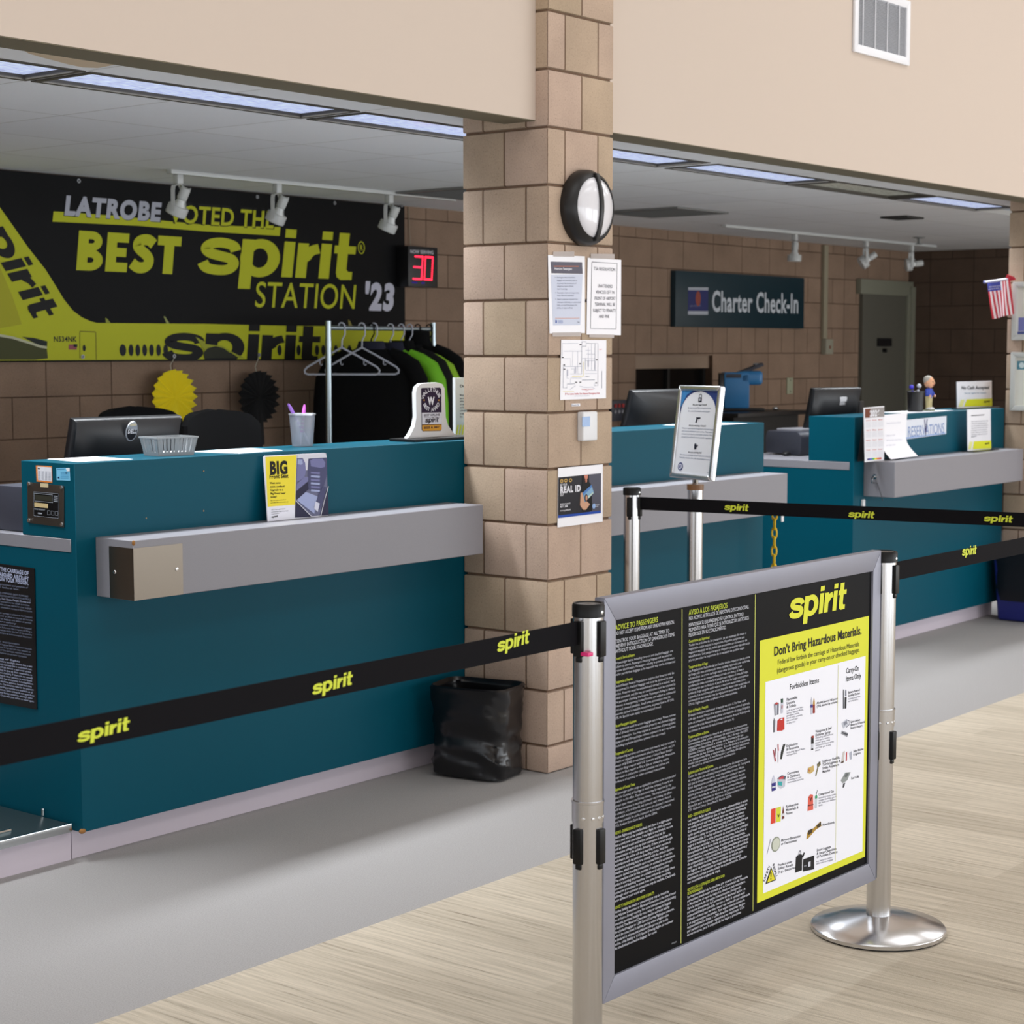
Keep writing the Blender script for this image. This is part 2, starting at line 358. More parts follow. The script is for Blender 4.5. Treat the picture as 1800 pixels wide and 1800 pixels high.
class Frame:
    def __init__(s, o, U, V): s.o = Vector(o); s.U = Vector(U).normalized(); s.V = Vector(V).normalized(); s.N = s.U.cross(s.V)
    def pt(s, u, v, w=0): return s.o+s.U*u+s.V*v+s.N*w
    def uv(s, px, py, w=0):
        d = ray(px, py); t = (s.o+s.N*w-CAMP).dot(s.N)/d.dot(s.N); q = CAMP+d*t-s.o
        return (q.dot(s.U), q.dot(s.V))
class Deco:
    """print on a flat face: groups of decals, one mesh per group, each layer a hair in front of the last"""
    def __init__(s, fr, base=0.0006): s.fr = fr; s.g = {}; s.base = base; s.tick = 0
    def poly(s, grp, c, uvs, layer=0):
        mb, cs = s.g.setdefault(grp, (MB(), []))
        if c not in cs: cs.append(c)
        w = s.base+layer*0.0005+(s.tick % 40)*0.000008; s.tick += 1
        mb.add([s.fr.pt(u, v, w) for u, v in uvs], [list(range(len(uvs)))], cs.index(c)); return s
    def polys(s, grp, c, L, layer=0):
        for p in L: s.poly(grp, c, p, layer)
        return s
    def pp(s, grp, c, pxs, layer=0): return s.poly(grp, c, [s.fr.uv(*p) for p in pxs], layer)
    def rect(s, grp, c, u0, u1, v0, v1, layer=0): return s.poly(grp, c, [(u0, v0), (u1, v0), (u1, v1), (u0, v1)], layer)
    def line(s, grp, c, pts, w, layer=1): return s.polys(grp, c, ribbon(pts, w/2), layer)
    def pline(s, grp, c, pxs, w, layer=1): return s.line(grp, c, [s.fr.uv(*p) for p in pxs], w, layer)
    def text(s, grp, c, t, p, h, w=None, sty='r', shear=0, align='l', layer=1, d=(1, 0), track=0):
        sc = h/CAPH; nat = txt_w(t, h, sty, track); k = (w/nat) if w else 1
        x = {'l': 0, 'c': -nat/2, 'r': -nat}[align]; e = (-d[1], d[0])
        mb, cs = s.g.setdefault(grp, (MB(), []))
        if c not in cs: cs.append(c)
        mi = cs.index(c); wz = s.base+layer*0.0005
        for chx in t:
            if chx != ' ':
                vs, fs = GL.get((sty, chx)) or GL[(sty, 'n')]
                q = []
                for a, b in vs:
                    a2 = (x+a*sc+b*sc*shear)*k; b2 = b*sc
                    q.append(s.fr.pt(p[0]+d[0]*a2+e[0]*b2, p[1]+d[1]*a2+e[1]*b2, wz))
                mb.add(q, fs, mi)
            x += (ADV.get(chx, ADV['n'])+SPC[sty]+track)*sc
        return s
    def _base(s, p0, p1, cap):
        a, b = s.fr.uv(*p0), s.fr.uv(*p1); h = abs(s.fr.uv(p0[0], p0[1]-cap)[1]-a[1]); w = math.hypot(b[0]-a[0], b[1]-a[1])
        return a, ((b[0]-a[0])/w, (b[1]-a[1])/w), w, h
    def pt(s, grp, c, t, p0, p1, cap, sty='r', shear=0, layer=1):
        """text whose baseline runs between two points of the photograph"""
        a, d, w, h = s._base(p0, p1, cap); return s.text(grp, c, t, a, h, w, sty, shear, 'l', layer, d)
    def logo(s, grp, c, p, w, h, shear=0.16, layer=1, d=(1, 0), vmin=None):
        e = (-d[1], d[0]); kx, ky = w/3.99, h
        f = lambda q: (p[0]+d[0]*(q[0]*kx+q[1]*h*shear)+e[0]*q[1]*ky, p[1]+d[1]*(q[0]*kx+q[1]*h*shear)+e[1]*q[1]*ky)
        out = []
        for P in LOGO:
            Q_ = [f(q) for q in P]
            if vmin is not None:
                R_ = []
                for a, b in zip(Q_, Q_[1:]+Q_[:1]):
                    if a[1] >= vmin: R_.append(a)
                    if (a[1] >= vmin) != (b[1] >= vmin): g = (vmin-a[1])/(b[1]-a[1]); R_.append((a[0]+(b[0]-a[0])*g, vmin))
                Q_ = R_
            if len(Q_) > 2: out.append(Q_)
        return s.polys(grp, c, out, layer)
    def plogo(s, grp, c, p0, p1, xh, shear=0.16, layer=1, vmin=None):
        a, d, w, h = s._base(p0, p1, xh); return s.logo(grp, c, a, w, h, shear, layer, d, vmin)
    def greek(s, grp, c, lines, u, v, pitch, h, wmax, sty='r', layer=1):
        n = max(len(l) for l in lines)
        for i, l in enumerate(lines): s.text(grp, c, l, (u, v-i*pitch), h, wmax*len(l)/n, sty, 0, 'l', layer)
        return s
    def heavy(s, grp, c, t, p0, p1, cap, shear=0, layer=1):
        a, d, w, h = s._base(p0, p1, cap); e = (-d[1], d[0]); nat = sum(HEAVY[q][0] for q in t)-.06; k = w/nat; x = 0
        for q in t:
            s.polys(grp, c, [[(a[0]+d[0]*((x+u)*k+v*h*shear)+e[0]*v*h, a[1]+d[1]*((x+u)*k+v*h*shear)+e[1]*v*h) for u, v in P_] for P_ in HEAVY[q][1]], layer); x += HEAVY[q][0]
        return s
    def build(s, parent, root=None):
        for g, (mb, cs) in s.g.items(): FLAT.add(g); mb.build(g, [ink(c) if isinstance(c, tuple) else c for c in cs], parent, root, smooth=False)
def wrap(t, n):
    """splits a text into n lines of about the same length"""
    ws = t.split(); tot = len(t); out = []; cur = ''
    lim = tot/n
    for w in ws:
        if cur and len(cur)+len(w)*0.5 > lim and len(out) < n-1: out.append(cur); cur = w
        else: cur = (cur+' '+w).strip()
    out.append(cur); return out

# ------------------------------------------------------------------ the setting
struct(MB().box(-9.6, 14.1, -7.6, 3.6, -0.06, 0), 'floor', M_FLOOR, smooth=False)
# back office: wall with a pass-through opening, side wall, lay-in ceiling
WX0, WX1, WZ1 = 5.44, 6.44, 1.51
wb = MB().box(-9.5, WX0, 3.42, 3.6, 0, 2.6).box(WX1, 12, 3.42, 3.6, 0, 2.6).box(WX0, WX1, 3.42, 3.6, WZ1, 2.6).box(WX0, WX1, 3.42, 3.6, 0, 1.02)
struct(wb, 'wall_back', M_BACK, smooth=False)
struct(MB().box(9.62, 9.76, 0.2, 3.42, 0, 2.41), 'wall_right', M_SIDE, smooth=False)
# lay-in ceiling, with openings left for the light troffers
LY0, LY1 = 0.62, 0.925
FIX = [(-2.74, -1.54), (-1.52, -0.31), (-0.28, 0.86), (0.885, 2.03), (2.10, 3.22), (3.25, 4.36), (4.40, 5.52), (5.56, 6.70)]
cb_ = MB().box(-9.5, 9.62, 0.2, LY0, CZ, CZ+0.03).box(-9.5, 9.62, LY1, 3.42, CZ, CZ+0.03)
xs = [-9.5]+[v for f in FIX for v in f]+[9.62]
for a, b in zip(xs[0::2], xs[1::2]): cb_.box(a, b, LY0, LY1, CZ, CZ+0.03)
cl_ = struct(cb_, 'ceiling', M_CEIL, smooth=False)
st_ = [az(CZ, x/4.2857, 40+y/4.2857) for x, y in ((180, 205), (215, 228), (330, 262), (420, 285), (520, 312), (625, 333), (740, 338), (870, 312), (760, 292), (640, 275), (400, 236))]
MB().loft([[p-Z3*.0012 for p in st_], [p-Z3*.0004 for p in st_]]).build('water_stain', mat('water_stain', (206, 186, 158), .9), cl_, smooth=False)
# bulkhead wall over the counters, between and beyond the block pillars
for i, (a, b) in enumerate(((-9.5, -0.0005), (0.3985, 4.8495), (5.2485, 12))):
    struct(MB().box(a, b, 0.056, 0.2, 2.363, 5.2), ('wall_front', 'wall_front.001', 'wall_front.002')[i], WALLP, smooth=False)
# olive painted strip under the bulkhead's edge
for i, (a, b) in enumerate(((-9.5, -.0005), (.3985, 4.8495), (5.2485, 12))): struct(MB().box(a, b, .057, .199, 2.360, 2.3628), 'trim_%d' % (3+i), mat('olive_trim', (112, 104, 84), .7), smooth=False)
def pillar(x, name):
    mb = MB().box(x+0.008, x+0.389, 0.008, 0.389, 0, 5.2)
    z = 0.0
    for k in range(25):
        z1 = 0.1016 + 0.2032*k
        mb.box(x, x+0.397, 0, 0.397, z+0.0045, z1-0.0045); z = z1
    bm_ = mb.build(name, M_PILLAR, bevel=0.006, seg=2, kind='structure'); return bm_
pillar(0, 'trim_1')
p2 = pillar(0, 'trim_2'); p2.location.x = 4.85
# hall shell: far wall with big windows behind the photographer, ceiling, end walls
def glazed(u0, u1, wins, mk):
    mk(u0, u1, 0, 0.1); mk(u0, u1, 2.35, 5.2); xs = [u0]+[v for f in wins for v in f]+[u1]
    for a, b in zip(xs[0::2], xs[1::2]): mk(a, b, 0.1, 2.35)
hw = MB(); glazed(-9.5, 14, WINX, lambda a, b, z0, z1: hw.box(a, b, -7.6, -7.5, z0, z1)); struct(hw, 'wall_front.003', WALLP, smooth=False)
hw = MB(); glazed(-7.5, 3.42, WINY, lambda a, b, z0, z1: hw.box(-9.6, -9.5, a, b, z0, z1)); struct(hw, 'wall_left', WALLP, smooth=False)
struct(MB().box(-9.6, 14, -7.6, 0.2, 5.2, 5.3), 'ceiling.001', mat('hall_ceiling', (225, 222, 216), 0.8), smooth=False)
struct(MB().box(14, 14.1, -7.6, 3.6, 0, 5.2), 'wall_right.001', WALLP, smooth=False)
# pass-through window in the back wall
w = MB().box(WX0, WX1, 3.45, 3.6, 1.415, WZ1-0.001)
wo = struct(w, 'window_1', mat('window_header', (150, 128, 108), 0.7), smooth=False)
MB().box(WX0, WX1, 3.50, 3.51, 1.02, 1.415).build('pane', mat('dark_glass', (10, 10, 11), 0.12), wo)
fr_ = MB()
for x in (WX0, 5.93, WX1-0.03): fr_.box(x, x+0.03, 3.48, 3.53, 1.02, 1.415)
fr_.build('frame', mat('dark_bronze', (22, 20, 18), 0.5), wo)
# steel door
DG = mat('door_paint', (92, 90, 80), 0.55); DF = mat('door_frame_paint', (128, 128, 112), 0.5)
dr = struct(MB().box(8.72, 9.60, 3.385, 3.419, 0.01, 2.02), 'door_1', DG)
MB().box(8.66, 9.619, 3.37, 3.419, 2.02, 2.145).box(9.50, 9.55, 3.36, 3.386, 0.0, 2.03).box(9.55, 9.619, 3.345, 3.386, 0.0, 2.1).build('frame', DF, dr, bevel=0.003)
MB().box(8.98, 9.22, 3.365, 3.386, 1.58, 1.65).lathe([(0.018, 0), (0.018, 0.03)], (9.10, 3.386, 1.545), (0, -1, 0), 16).build('deadbolt', BLACK, dr)

# ------------------------------------------------------------------ light troffers in the ceiling
FRAME_D = mat('troffer_frame', (70, 66, 60), 0.5)
LLAB = ['fluorescent ceiling light cut off by the left edge of the picture',
        'long fluorescent ceiling light above the left counter, whole fixture visible',
        'fluorescent ceiling light above the left counter that runs behind the middle block pillar',
        'fluorescent ceiling light just right of the middle block pillar, above the wall lamp',
        'second lit fluorescent ceiling light right of the middle block pillar',
        'unlit yellowish ceiling light between two lit ones in the right bay',
        'fluorescent ceiling light at the far right, next to the right block pillar']
for i, (a, b) in enumerate(FIX[:7]):
    t = thing('ceiling_light', LLAB[i], 'ceiling light', ((a+b)/2, (LY0+LY1)/2, CZ), 'fluorescent troffers in the counter ceiling')
    f = MB(); w = 0.022
    f.box(a, b, LY0, LY0+w, CZ-0.004, CZ+0.06).box(a, b, LY1-w, LY1, CZ-0.004, CZ+0.06).box(a, a+w, LY0+w, LY1-w, CZ-0.004, CZ+0.06).box(b-w, b, LY0+w, LY1-w, CZ-0.004, CZ+0.06)
    f.build('frame', FRAME_D, t, smooth=False)
    MB().box(a+w, b-w, LY0+w, LY1-w, CZ+0.012, CZ+0.02).build('diffuser', M_LENS0 if i == 5 else M_LENS, t, smooth=False)
    if i != 5:      # the tubes' light, cut off at flat angles by the prismatic lens
        l = area('troffer_light', ((a+b)/2, (LY0+LY1)/2, CZ+.008), ((a+b)/2, (LY0+LY1)/2, 0), b-a-.06, LY1-LY0-.06, 20, (.93, .97, 1.0)); l.data.spread = R(125)
# ceiling grilles, sprinkler
GR = mat('grille_grey', (120, 120, 118), 0.5); GD = mat('grille_dark', (45, 44, 42), 0.7)
def ceil_grille(x0, x1, y0, y1, n, label, g=GR):
    t = thing('ceiling_vent', label, 'vent', ((x0+x1)/2, (y0+y1)/2, CZ-0.008), 'air vents in the counter ceiling')
    MB().box(x0, x1, y0, y0+.03, CZ-.012, CZ).box(x0, x1, y1-.03, y1, CZ-.012, CZ).box(x0, x0+.03, y0+.03, y1-.03, CZ-.012, CZ).box(x1-.03, x1, y0+.03, y1-.03, CZ-.012, CZ).build('frame', g, t, smooth=False)
    MB().box(x0+.03, x1-.03, y0+.03, y1-.03, CZ-.002, CZ).build('backing', GD, t, smooth=False)
    sl = MB()
    for k in range(n):
        y = y0+.03+(y1-y0-.06)*(k+.5)/n; sl.obox(Vector((0, y, CZ-.007)), X3, Vector((0, .8, .6)), Vector((0, -.6, .8)), x0+.03, x1-.03, -.012, .012, -.001, .001)
    sl.build('louvre', g, t, smooth=False)
ceil_grille(2.24, 2.82, 2.21, 2.79, 14, 'grey louvred return grille in the ceiling behind the middle block pillar')
ceil_grille(4.08, 4.66, 2.17, 2.76, 14, 'large louvred ceiling vent right of the middle pillar, above the blue charter sign')
ceil_grille(5.62, 5.86, 1.43, 1.62, 5, 'small dark ceiling vent in front of the row of three track spotlights', GD)
t = thing('sprinkler', 'small sprinkler head in the ceiling by the right block pillar', 'sprinkler', (7.75, 2.40, CZ))
MB().lathe([(.045, CZ), (.045, CZ-.006), (.012, CZ-.012), (.012, CZ-.05)], (7.75, 2.40, 0)).build('body', GR, t)
MB().lathe([(.028, CZ-.055), (.028, CZ-.05)], (7.75, 2.40, 0)).build('deflector', GR, t)

# ------------------------------------------------------------------ track lighting
def track(x0, x1, y, label):
    single(MB().box(x0, x1, y-.018, y+.018, CZ-.02, CZ), 'lighting_track', WHITEMETAL, label, 'track', ((x0+x1)/2, y, CZ), bevel=.003)
track(0.66, 2.75, 2.80, 'white lighting track on the ceiling in front of the yellow and black banner')
track(5.6, 8.85, 2.80, 'white lighting track on the ceiling above the blue charter sign and steel door')
BULB = mat('frosted_bulb', (222, 224, 222), 0.25)
def spot(px, py, d, label, sc=1.0):
    p = az(CZ-.02, px, py); p.y = 2.80; p.x = on(1, 2.80, px, py).x
    t = thing('track_spotlight', label, 'spotlight', (p.x, p.y, CZ-.02), 'white track spotlights')
    z = CZ-.02; x, y = p.x, p.y
    k_ = .74
    MB().box(x-.018, x+.018, y-.018, y+.018, z-.045, z).build('adapter', WHITEMETAL, t, bevel=.004)
    d = Vector(d).normalized(); c = Vector((x, y, z-.152))               # pivot of the lamp
    s_ = d.cross(Z3)
    s_ = s_.normalized() if s_.length > .1 else Vector((.78, .62, 0)).normalized()
    yk = MB()
    for sg in (1, -1):
        q = [Vector((x, y, z-.045)), Vector((x, y, z-.05))+s_*sg*.024, Vector((x, y, z-.058))+s_*sg*.047, Vector((x, y, z-.08))+s_*sg*.053, c+s_*sg*.053, c+s_*sg*.053-Z3*.022]
        for a, b in zip(q, q[1:]):
            e = (b-a).normalized(); n2 = s_.cross(Z3).normalized(); w2 = n2.cross(e).normalized()
            yk.obox((a+b)/2, e, n2, w2, -(b-a).length/2-.002, (b-a).length/2+.002, -.010, .010, -.0018, .0018)
    yk.build('yoke', WHITEMETAL, t)
    L_ = lambda P_: [(r_*k_, h_*k_) for r_, h_ in P_]
    sock = MB().lathe(L_([(.0001, -.13), (.03, -.13), (.033, -.12), (.033, -.055), (.024, -.045)]), c, d, 24).build('lamp_holder', WHITEMETAL, t)
    MB().tube([c-d*.09+s_*.015, c-d*.105+s_*.036-Z3*.008, c-d*.065+s_*.046, Vector((x, y, z-.07))+s_*.02, Vector((x, y, z-.045))], .003, 8).build('cable', WHITEMETAL, sock)
    MB().lathe(L_([(.026, -.06), (.03, -.03), (.048, .0), (.06, .035), (.062, .052), (.0001, .06)]), c, d, 28).build('bulb', BULB, t)
    MB().lathe(L_([(.066, -.005), (.069, .0), (.069, .055), (.064, .06), (.063, .0)]), c, d, 28).build('shade_ring', WHITEMETAL, t)
spot(313, 309, (-.15, .42, -.9), 'white track spotlight hanging in front of the word LATROBE on the banner, leftmost of three')
spot(487, 325, (-.15, .42, -.9), 'white track spotlight between the other two in front of the banner')
spot(684, 341, (-.15, .42, -.9), 'white track spotlight in front of the right end of the banner, above the number display')
spot(1397, 411, (0, .05, -1), 'white track spotlight pointing straight down right of the charter sign, leftmost of its row')
spot(1522, 421, (-.55, .62, -.55), 'white track spotlight with tilted lamp above the steel door, middle of its row')
spot(1602, 431, (-.6, .72, -.12), 'white track spotlight with sideways lamp in the corner, rightmost of its row')

# ------------------------------------------------------------------ banner
BY = 3.395
fr = Frame((0, BY-.004, 0), X3, Z3)
b0 = fr.uv(711, 633); bx0, bx1, bz0, bz1 = -.55, 2.985, 1.492, 2.405
t = thing('banner', 'large black and yellow airplane banner on the back wall of the left bay', 'banner', (1.2, BY, bz0))
K = (16, 16, 18); YL = (186, 190, 34); GY = (176, 178, 190)
cloth = MB(); nx = 60
def bw(x): return BY-.002
cloth.box(bx0, bx1, BY-.004, BY, bz0, bz1); cloth.build('cloth', mat('vinyl_banner', (12, 12, 14), 0.5, spec=0.12), t, smooth=False)
d = Deco(fr)
Q = lambda a: [(x/5.0, y/5.0+330) for x, y in a]              # crop at (0,330), five times enlarged
Q2 = lambda a: [(x/5.0+360, y/5.0+330) for x, y in a]
YD = (170, 168, 36)
tail = Q([(-700, -60), (-200, -60), (0, 175), (110, 330), (250, 530), (400, 720), (500, 880), (560, 980), (640, 1080), (720, 1140), (800, 1175), (850, 1188)])+Q2([(0, 1196), (300, 1204), (700, 1212), (1060, 1216), (1380, 1222), (1750, 1235)])
d.poly('picture', YL, [fr.uv(*p) for p in tail]+[(2.975, 1.5), (bx0+.005, 1.5), (bx0+.005, fr.uv(*tail[0])[1])])
d.pp('picture', YD, Q([(-600, 300), (-200, 500), (0, 700), (110, 960), (190, 1200), (0, 1235), (-600, 1240)]), 1)
d.pp('picture', (70, 72, 36), Q([(-500, 1290), (0, 1290), (120, 1310), (300, 1370), (410, 1400), (420, 1500), (300, 1512), (-500, 1515)]), 1)
d.pp('picture', (32, 38, 36), Q([(190, 1310), (300, 1320), (415, 1350), (412, 1400), (330, 1380)]), 2)
d.pline('picture', (190, 190, 160), Q([(-100, 1285), (10, 1300), (110, 1318), (280, 1370), (350, 1395), (410, 1404)]), .012, 3)
d.pp('picture', (150, 156, 60), Q([(930, 1187), (925, 1142), (945, 1155), (970, 1188)]), 1).pp('picture', (150, 156, 90), Q([(1462, 1193), (1436, 1130), (1450, 1132), (1490, 1195)]), 1)
d.pp('picture', (150, 140, 70), Q2([(1265, 1222), (1258, 1160), (1272, 1165), (1300, 1222)]), 1)
for a, b in ((Q([(700, 1262), (700, 1500)]), 0), (Q([(700, 1262), (840, 1268)]), 0), (Q([(840, 1268), (845, 1510)]), 0)): d.pline('picture', (120, 118, 30), a, .005, 1)
FK = (22, 26, 34)
for px in (1078, 1150, 1210, 1270, 1330, 1392, 1455): u, v = fr.uv(*Q([(px, 1428)])[0]); d.poly('picture', FK, ell(u, v, .022 if px == 1078 else .016, .030, 16), 2)
for px in (655, 823, 985, 1040, 1150, 1210, 1270): u, v = fr.uv(*Q2([(px, 1428)])[0]); d.poly('picture', FK, ell(u, v, .017, .030, 16), 2)
u, v = fr.uv(*Q([(738, 1410)])[0]); d.poly('picture', FK, ell(u, v, .01, .016, 12), 2)
d.pp('picture', (150, 84, 90), Q([(602, 1378), (678, 1378), (672, 1424), (602, 1422)]), 2).pp('picture', FK, Q([(645, 1376), (678, 1376), (676, 1400), (645, 1400)]), 3)
d.pt('lettering', FK, 'N534NK', Q([(470, 1352)])[0], Q([(672, 1354)])[0], 9, 'b')
d.pp('lettering', YL, Q([(470, 208), (548, 212), (1000, 246)])+Q2([(0, 326), (300, 338), (664, 346), (656, 424), (0, 384)])+Q([(1200, 334), (460, 298)]), 1)
for c, sty, lay in ((K, 'h', 2), ((178, 180, 192), 'b', 4)):
    d.pt('lettering', c, 'LATROBE', Q([(560 if lay == 4 else 553, 232 if lay == 4 else 236)])[0], Q([(1412 if lay == 4 else 1420, 290 if lay == 4 else 294)])[0], 31 if lay == 4 else 33, 'h', .16, lay)
for c, lay in ((K, 2), (YL, 4)):
    d.pt('lettering', c, 'VOTED THE', Q([(1488 if lay == 4 else 1480, 300)])[0], Q2([(606 if lay == 4 else 616, 356)])[0], 30 if lay == 4 else 33, 'b' if lay == 4 else 'h', .12, lay)
d.heavy('lettering', YL, 'BEST', Q([(668, 724)])[0], Q([(1560, 762)])[0], 70, .12, 1)
d.plogo('lettering', YL, Q([(1735, 758)])[0], Q2([(1300, 808)])[0], 66, .16, 1)
u, v = fr.uv(*Q2([(1375, 527)])[0]); d.polys('lettering', YL, ribbon(ell(u, v, .026, .034, 20)+ell(u, v, .026, .034, 20)[:1], .003), 1); d.text('lettering', YL, 'R', (u-.011, v-.015), .03, .022, 'b')
d.pt('lettering', YL, 'STATION', Q2([(430, 1048)])[0], Q2([(1330, 1064)])[0], 44, 'M', .14, 1)
d.pt('lettering', (196, 196, 210), "'23", Q2([(1395, 1062)])[0], Q2([(1672, 1070)])[0], 43, 'h', .14, 1)
d.plogo('lettering', K, Q([(1425, 1527)])[0], Q2([(1000, 1532)])[0], 51, .1, 4, bz0+.003)
# wing and lower fuselage overlapping the dark word on the side of the airplane
d.pp('picture', (160, 164, 50), Q([(1715, 1310), (1790, 1350), (1800, 1372)])+Q2([(60, 1382), (150, 1390), (230, 1440), (350, 1500), (300, 1500), (180, 1420), (0, 1440)]), 6)
d.pp('picture', (44, 46, 34), Q([(1785, 1450)])+Q2([(20, 1410), (90, 1392), (160, 1410), (280, 1496), (0, 1500)])+Q([(1790, 1498)]), 7)
# the word on the tail, climbing down along its edge
d.plogo('lettering', K, (-65, 351), (60, 562), 43, .4, 4)
d.build(t)
for px, py in ((138, 318), (302, 333), (452, 346), (588, 357), (706, 361), (145, 627), (306, 626), (455, 624)):
    u, v = fr.uv(px, py); MB().lathe([(.005, 0), (.005, .003), (.0105, .003), (.0105, 0)], fr.pt(u, v, .001), fr.N, 14).build('grommet', mat('grommet_metal', (150, 152, 156), .45, .8), t)

# ------------------------------------------------------------------ number display, cord, paper fans
fy = 3.30
t = thing('number_display', 'black now-serving number display with red digits right of the banner', 'display', (3.05, fy, 1.94))
MB().box(2.915, 3.18, fy, 3.419, 1.925, 2.165).build('case', BLACK, t, bevel=.004)
f2 = Frame((0, fy, 0), X3, Z3); d = Deco(f2)
d.pt('lettering', (205, 205, 210), 'NOW SERVING', (721, 445), (762, 447), 6, 'b')
RED = mat('red_led', (255, 30, 60), 0.4, emit=3.2)
def seg(u0, v0, u1, v1, n=7):
    for k in range(n):
        q = k/(n-1); u = u0+(u1-u0)*q; v = v0+(v1-v0)*q
        d.poly('digits', RED, ell(u, v, .0062, .0062, 8), 1)
A0, A1, AM, B0, B1 = 2.965, 3.043, 2.978, 3.062, 3.135
zt, zm, zb = 2.105, 2.042, 1.972
seg(A0+.012, zt, A1, zt); seg(A0, zm, A1-.005, zm); seg(A0-.006, zb, A1-.012, zb); seg(A1, zt, A1-.005, zm); seg(A1-.005, zm, A1-.012, zb)
seg(B0+.008, zt, B1, zt); seg(B0-.006, zb, B1-.012, zb); seg(B0+.006, zt, B0-.006, zb, 11); seg(B1, zt, B1-.012, zb, 11)
d.rect('label', (60, 40, 160), 2.945, 2.995, 1.945, 1.955, 1).rect('label', (70, 40, 170), 3.03, 3.06, 1.945, 1.955, 1)
d.build(t)
MB().tube([(3.05, 3.40, 2.165), (3.05, 3.41, 2.25), (3.045, 3.413, 2.405)], .003, 6).build('power_cord', mat('tan_cord', (150, 135, 115), .6), t)
def paper_fan(px, py, rad, col, label, hang):
    c = on(1, 3.33, px, py); t = thing('paper_fan', label, 'paper fan', tuple(c), 'round pleated paper fans')
    mb = MB(); n = 20; ring = []
    vs = [c+Vector((0, -.004, 0))]; fs = []
    for k in range(n*2):
        a = math.pi*k/n; rr = rad*(1.0 if k % 2 == 0 else .955); vs.append(c+Vector((rr*math.sin(a), (-.016 if k % 2 == 0 else .016), rr*math.cos(a))))
    for k in range(n*2): fs.append((0, 1+k, 1+(k+1) % (2*n)))
    nb = len(vs); vs += [v+Vector((0, .004, 0)) for v in vs]; fs += [tuple(nb+i for i in reversed(f)) for f in fs]
    for k in range(n*2): a, b = 1+k, 1+(k+1) % (2*n); fs.append((a, a+nb, b+nb, b))
    mb.add(vs, fs); mb.build('pleats', mat('paper_'+label.split()[0], col, .75), t, smooth=False)
    MB().add([c+Vector((-.022, .0, -.03)), c+Vector((.022, .0, -.03)), c+Vector((.035, .0, -.26)), c+Vector((-.012, .0, -.27)), c+Vector((-.022, .004, -.03)), c+Vector((.022, .004, -.03)), c+Vector((.035, .004, -.26)), c+Vector((-.012, .004, -.27))],
             [(0, 1, 2, 3), (7, 6, 5, 4), (0, 4, 5, 1), (1, 5, 6, 2), (2, 6, 7, 3), (3, 7, 4, 0)]).build('tail', mat('paper_'+label.split()[0], col, .75), t, smooth=False)
    h = on(1, 3.385, *hang)
    MB().tube([c+Vector((0, .006, rad*.6)), Vector((c.x, 3.36, c.z+rad+.02)), h], .0022, 6).build('string', mat('string', (190, 186, 170), .6), t)
paper_fan(307, 698, .145, (255, 236, 40), 'yellow pleated paper fan hanging below the banner', (306, 630))
paper_fan(456, 698, .145, (14, 14, 16), 'black pleated paper fan hanging below the banner', (455, 628))

# ------------------------------------------------------------------ charter sign, conduit, plates
t = thing('wall_sign', 'dark teal sign with white charter check-in lettering on the back wall', 'sign', (6.79, 3.38, 1.72))
MB().box(5.872, 7.718, 3.375, 3.419, 1.718, 2.122).build('board', mat('sign_teal', (13, 44, 54), .4), t, bevel=.003)
f2 = Frame((0, 3.375, 0), X3, Z3); d = Deco(f2)
Q3 = lambda a: [(1060+x/7.5, 440+y/7.5) for x, y in a]
d.pp('emblem', (54, 58, 104), Q3([(1122, 490), (1388, 492), (1384, 850), (1118, 848)])).pp('emblem', (178, 182, 190), Q3([(1122, 488), (1388, 490), (1386, 528), (1122, 525)]), 1).pp('emblem', (178, 182, 190), Q3([(1120, 800), (1386, 802), (1384, 850), (1118, 848)]), 1)
u, v = f2.uv(*Q3([(1253, 637)])[0]); d.poly('emblem', (150, 78, 66), ell(u, v, .035, .055, 20), 1); d.pt('emblem', (120, 124, 150), 'SUN COUNTRY', Q3([(1145, 745)])[0], Q3([(1290, 742)])[0], 3, 'b')
d.pt('lettering', (196, 202, 208), 'Charter Check-In', (1251, 547), (1404, 550), 35, 'b', 0)
d.build(t)
single(MB().box(8.07, 8.13, 3.39, 3.419, 1.64, 2.40), 'conduit', mat('cream_raceway', (150, 142, 120), .5), 'cream vertical cable raceway on the back wall right of the charter sign', 'conduit', (8.1, 3.42, 1.64), bevel=.004)
t = thing('outlet_box', 'cream outlet box at the foot of the vertical raceway', 'outlet', (8.14, 3.42, 1.52))
MB().box(8.075, 8.195, 3.37, 3.419, 1.515, 1.638).build('case', mat('cream_box', (150, 146, 128), .5), t, bevel=.004)
MB().box(8.13, 8.15, 3.366, 3.371, 1.56, 1.585).build('switch', mat('rust_switch', (120, 60, 40), .5), t)
t = thing('switch_plate', 'cream blank switch plate on the back wall right of the blue coffee maker', 'plate', (7.575, 3.42, 1.2))
MB().box(7.53, 7.62, 3.41, 3.419, 1.20, 1.33).build('plate', mat('cream_plate', (162, 164, 138), .5), t, bevel=.003)
MB().lathe([(.005, 0), (.005, .003)], (7.575, 3.41, 1.31), (0, -1, 0), 10).lathe([(.005, 0), (.005, .003)], (7.575, 3.41, 1.22), (0, -1, 0), 10).build('screw', CHROME, t)

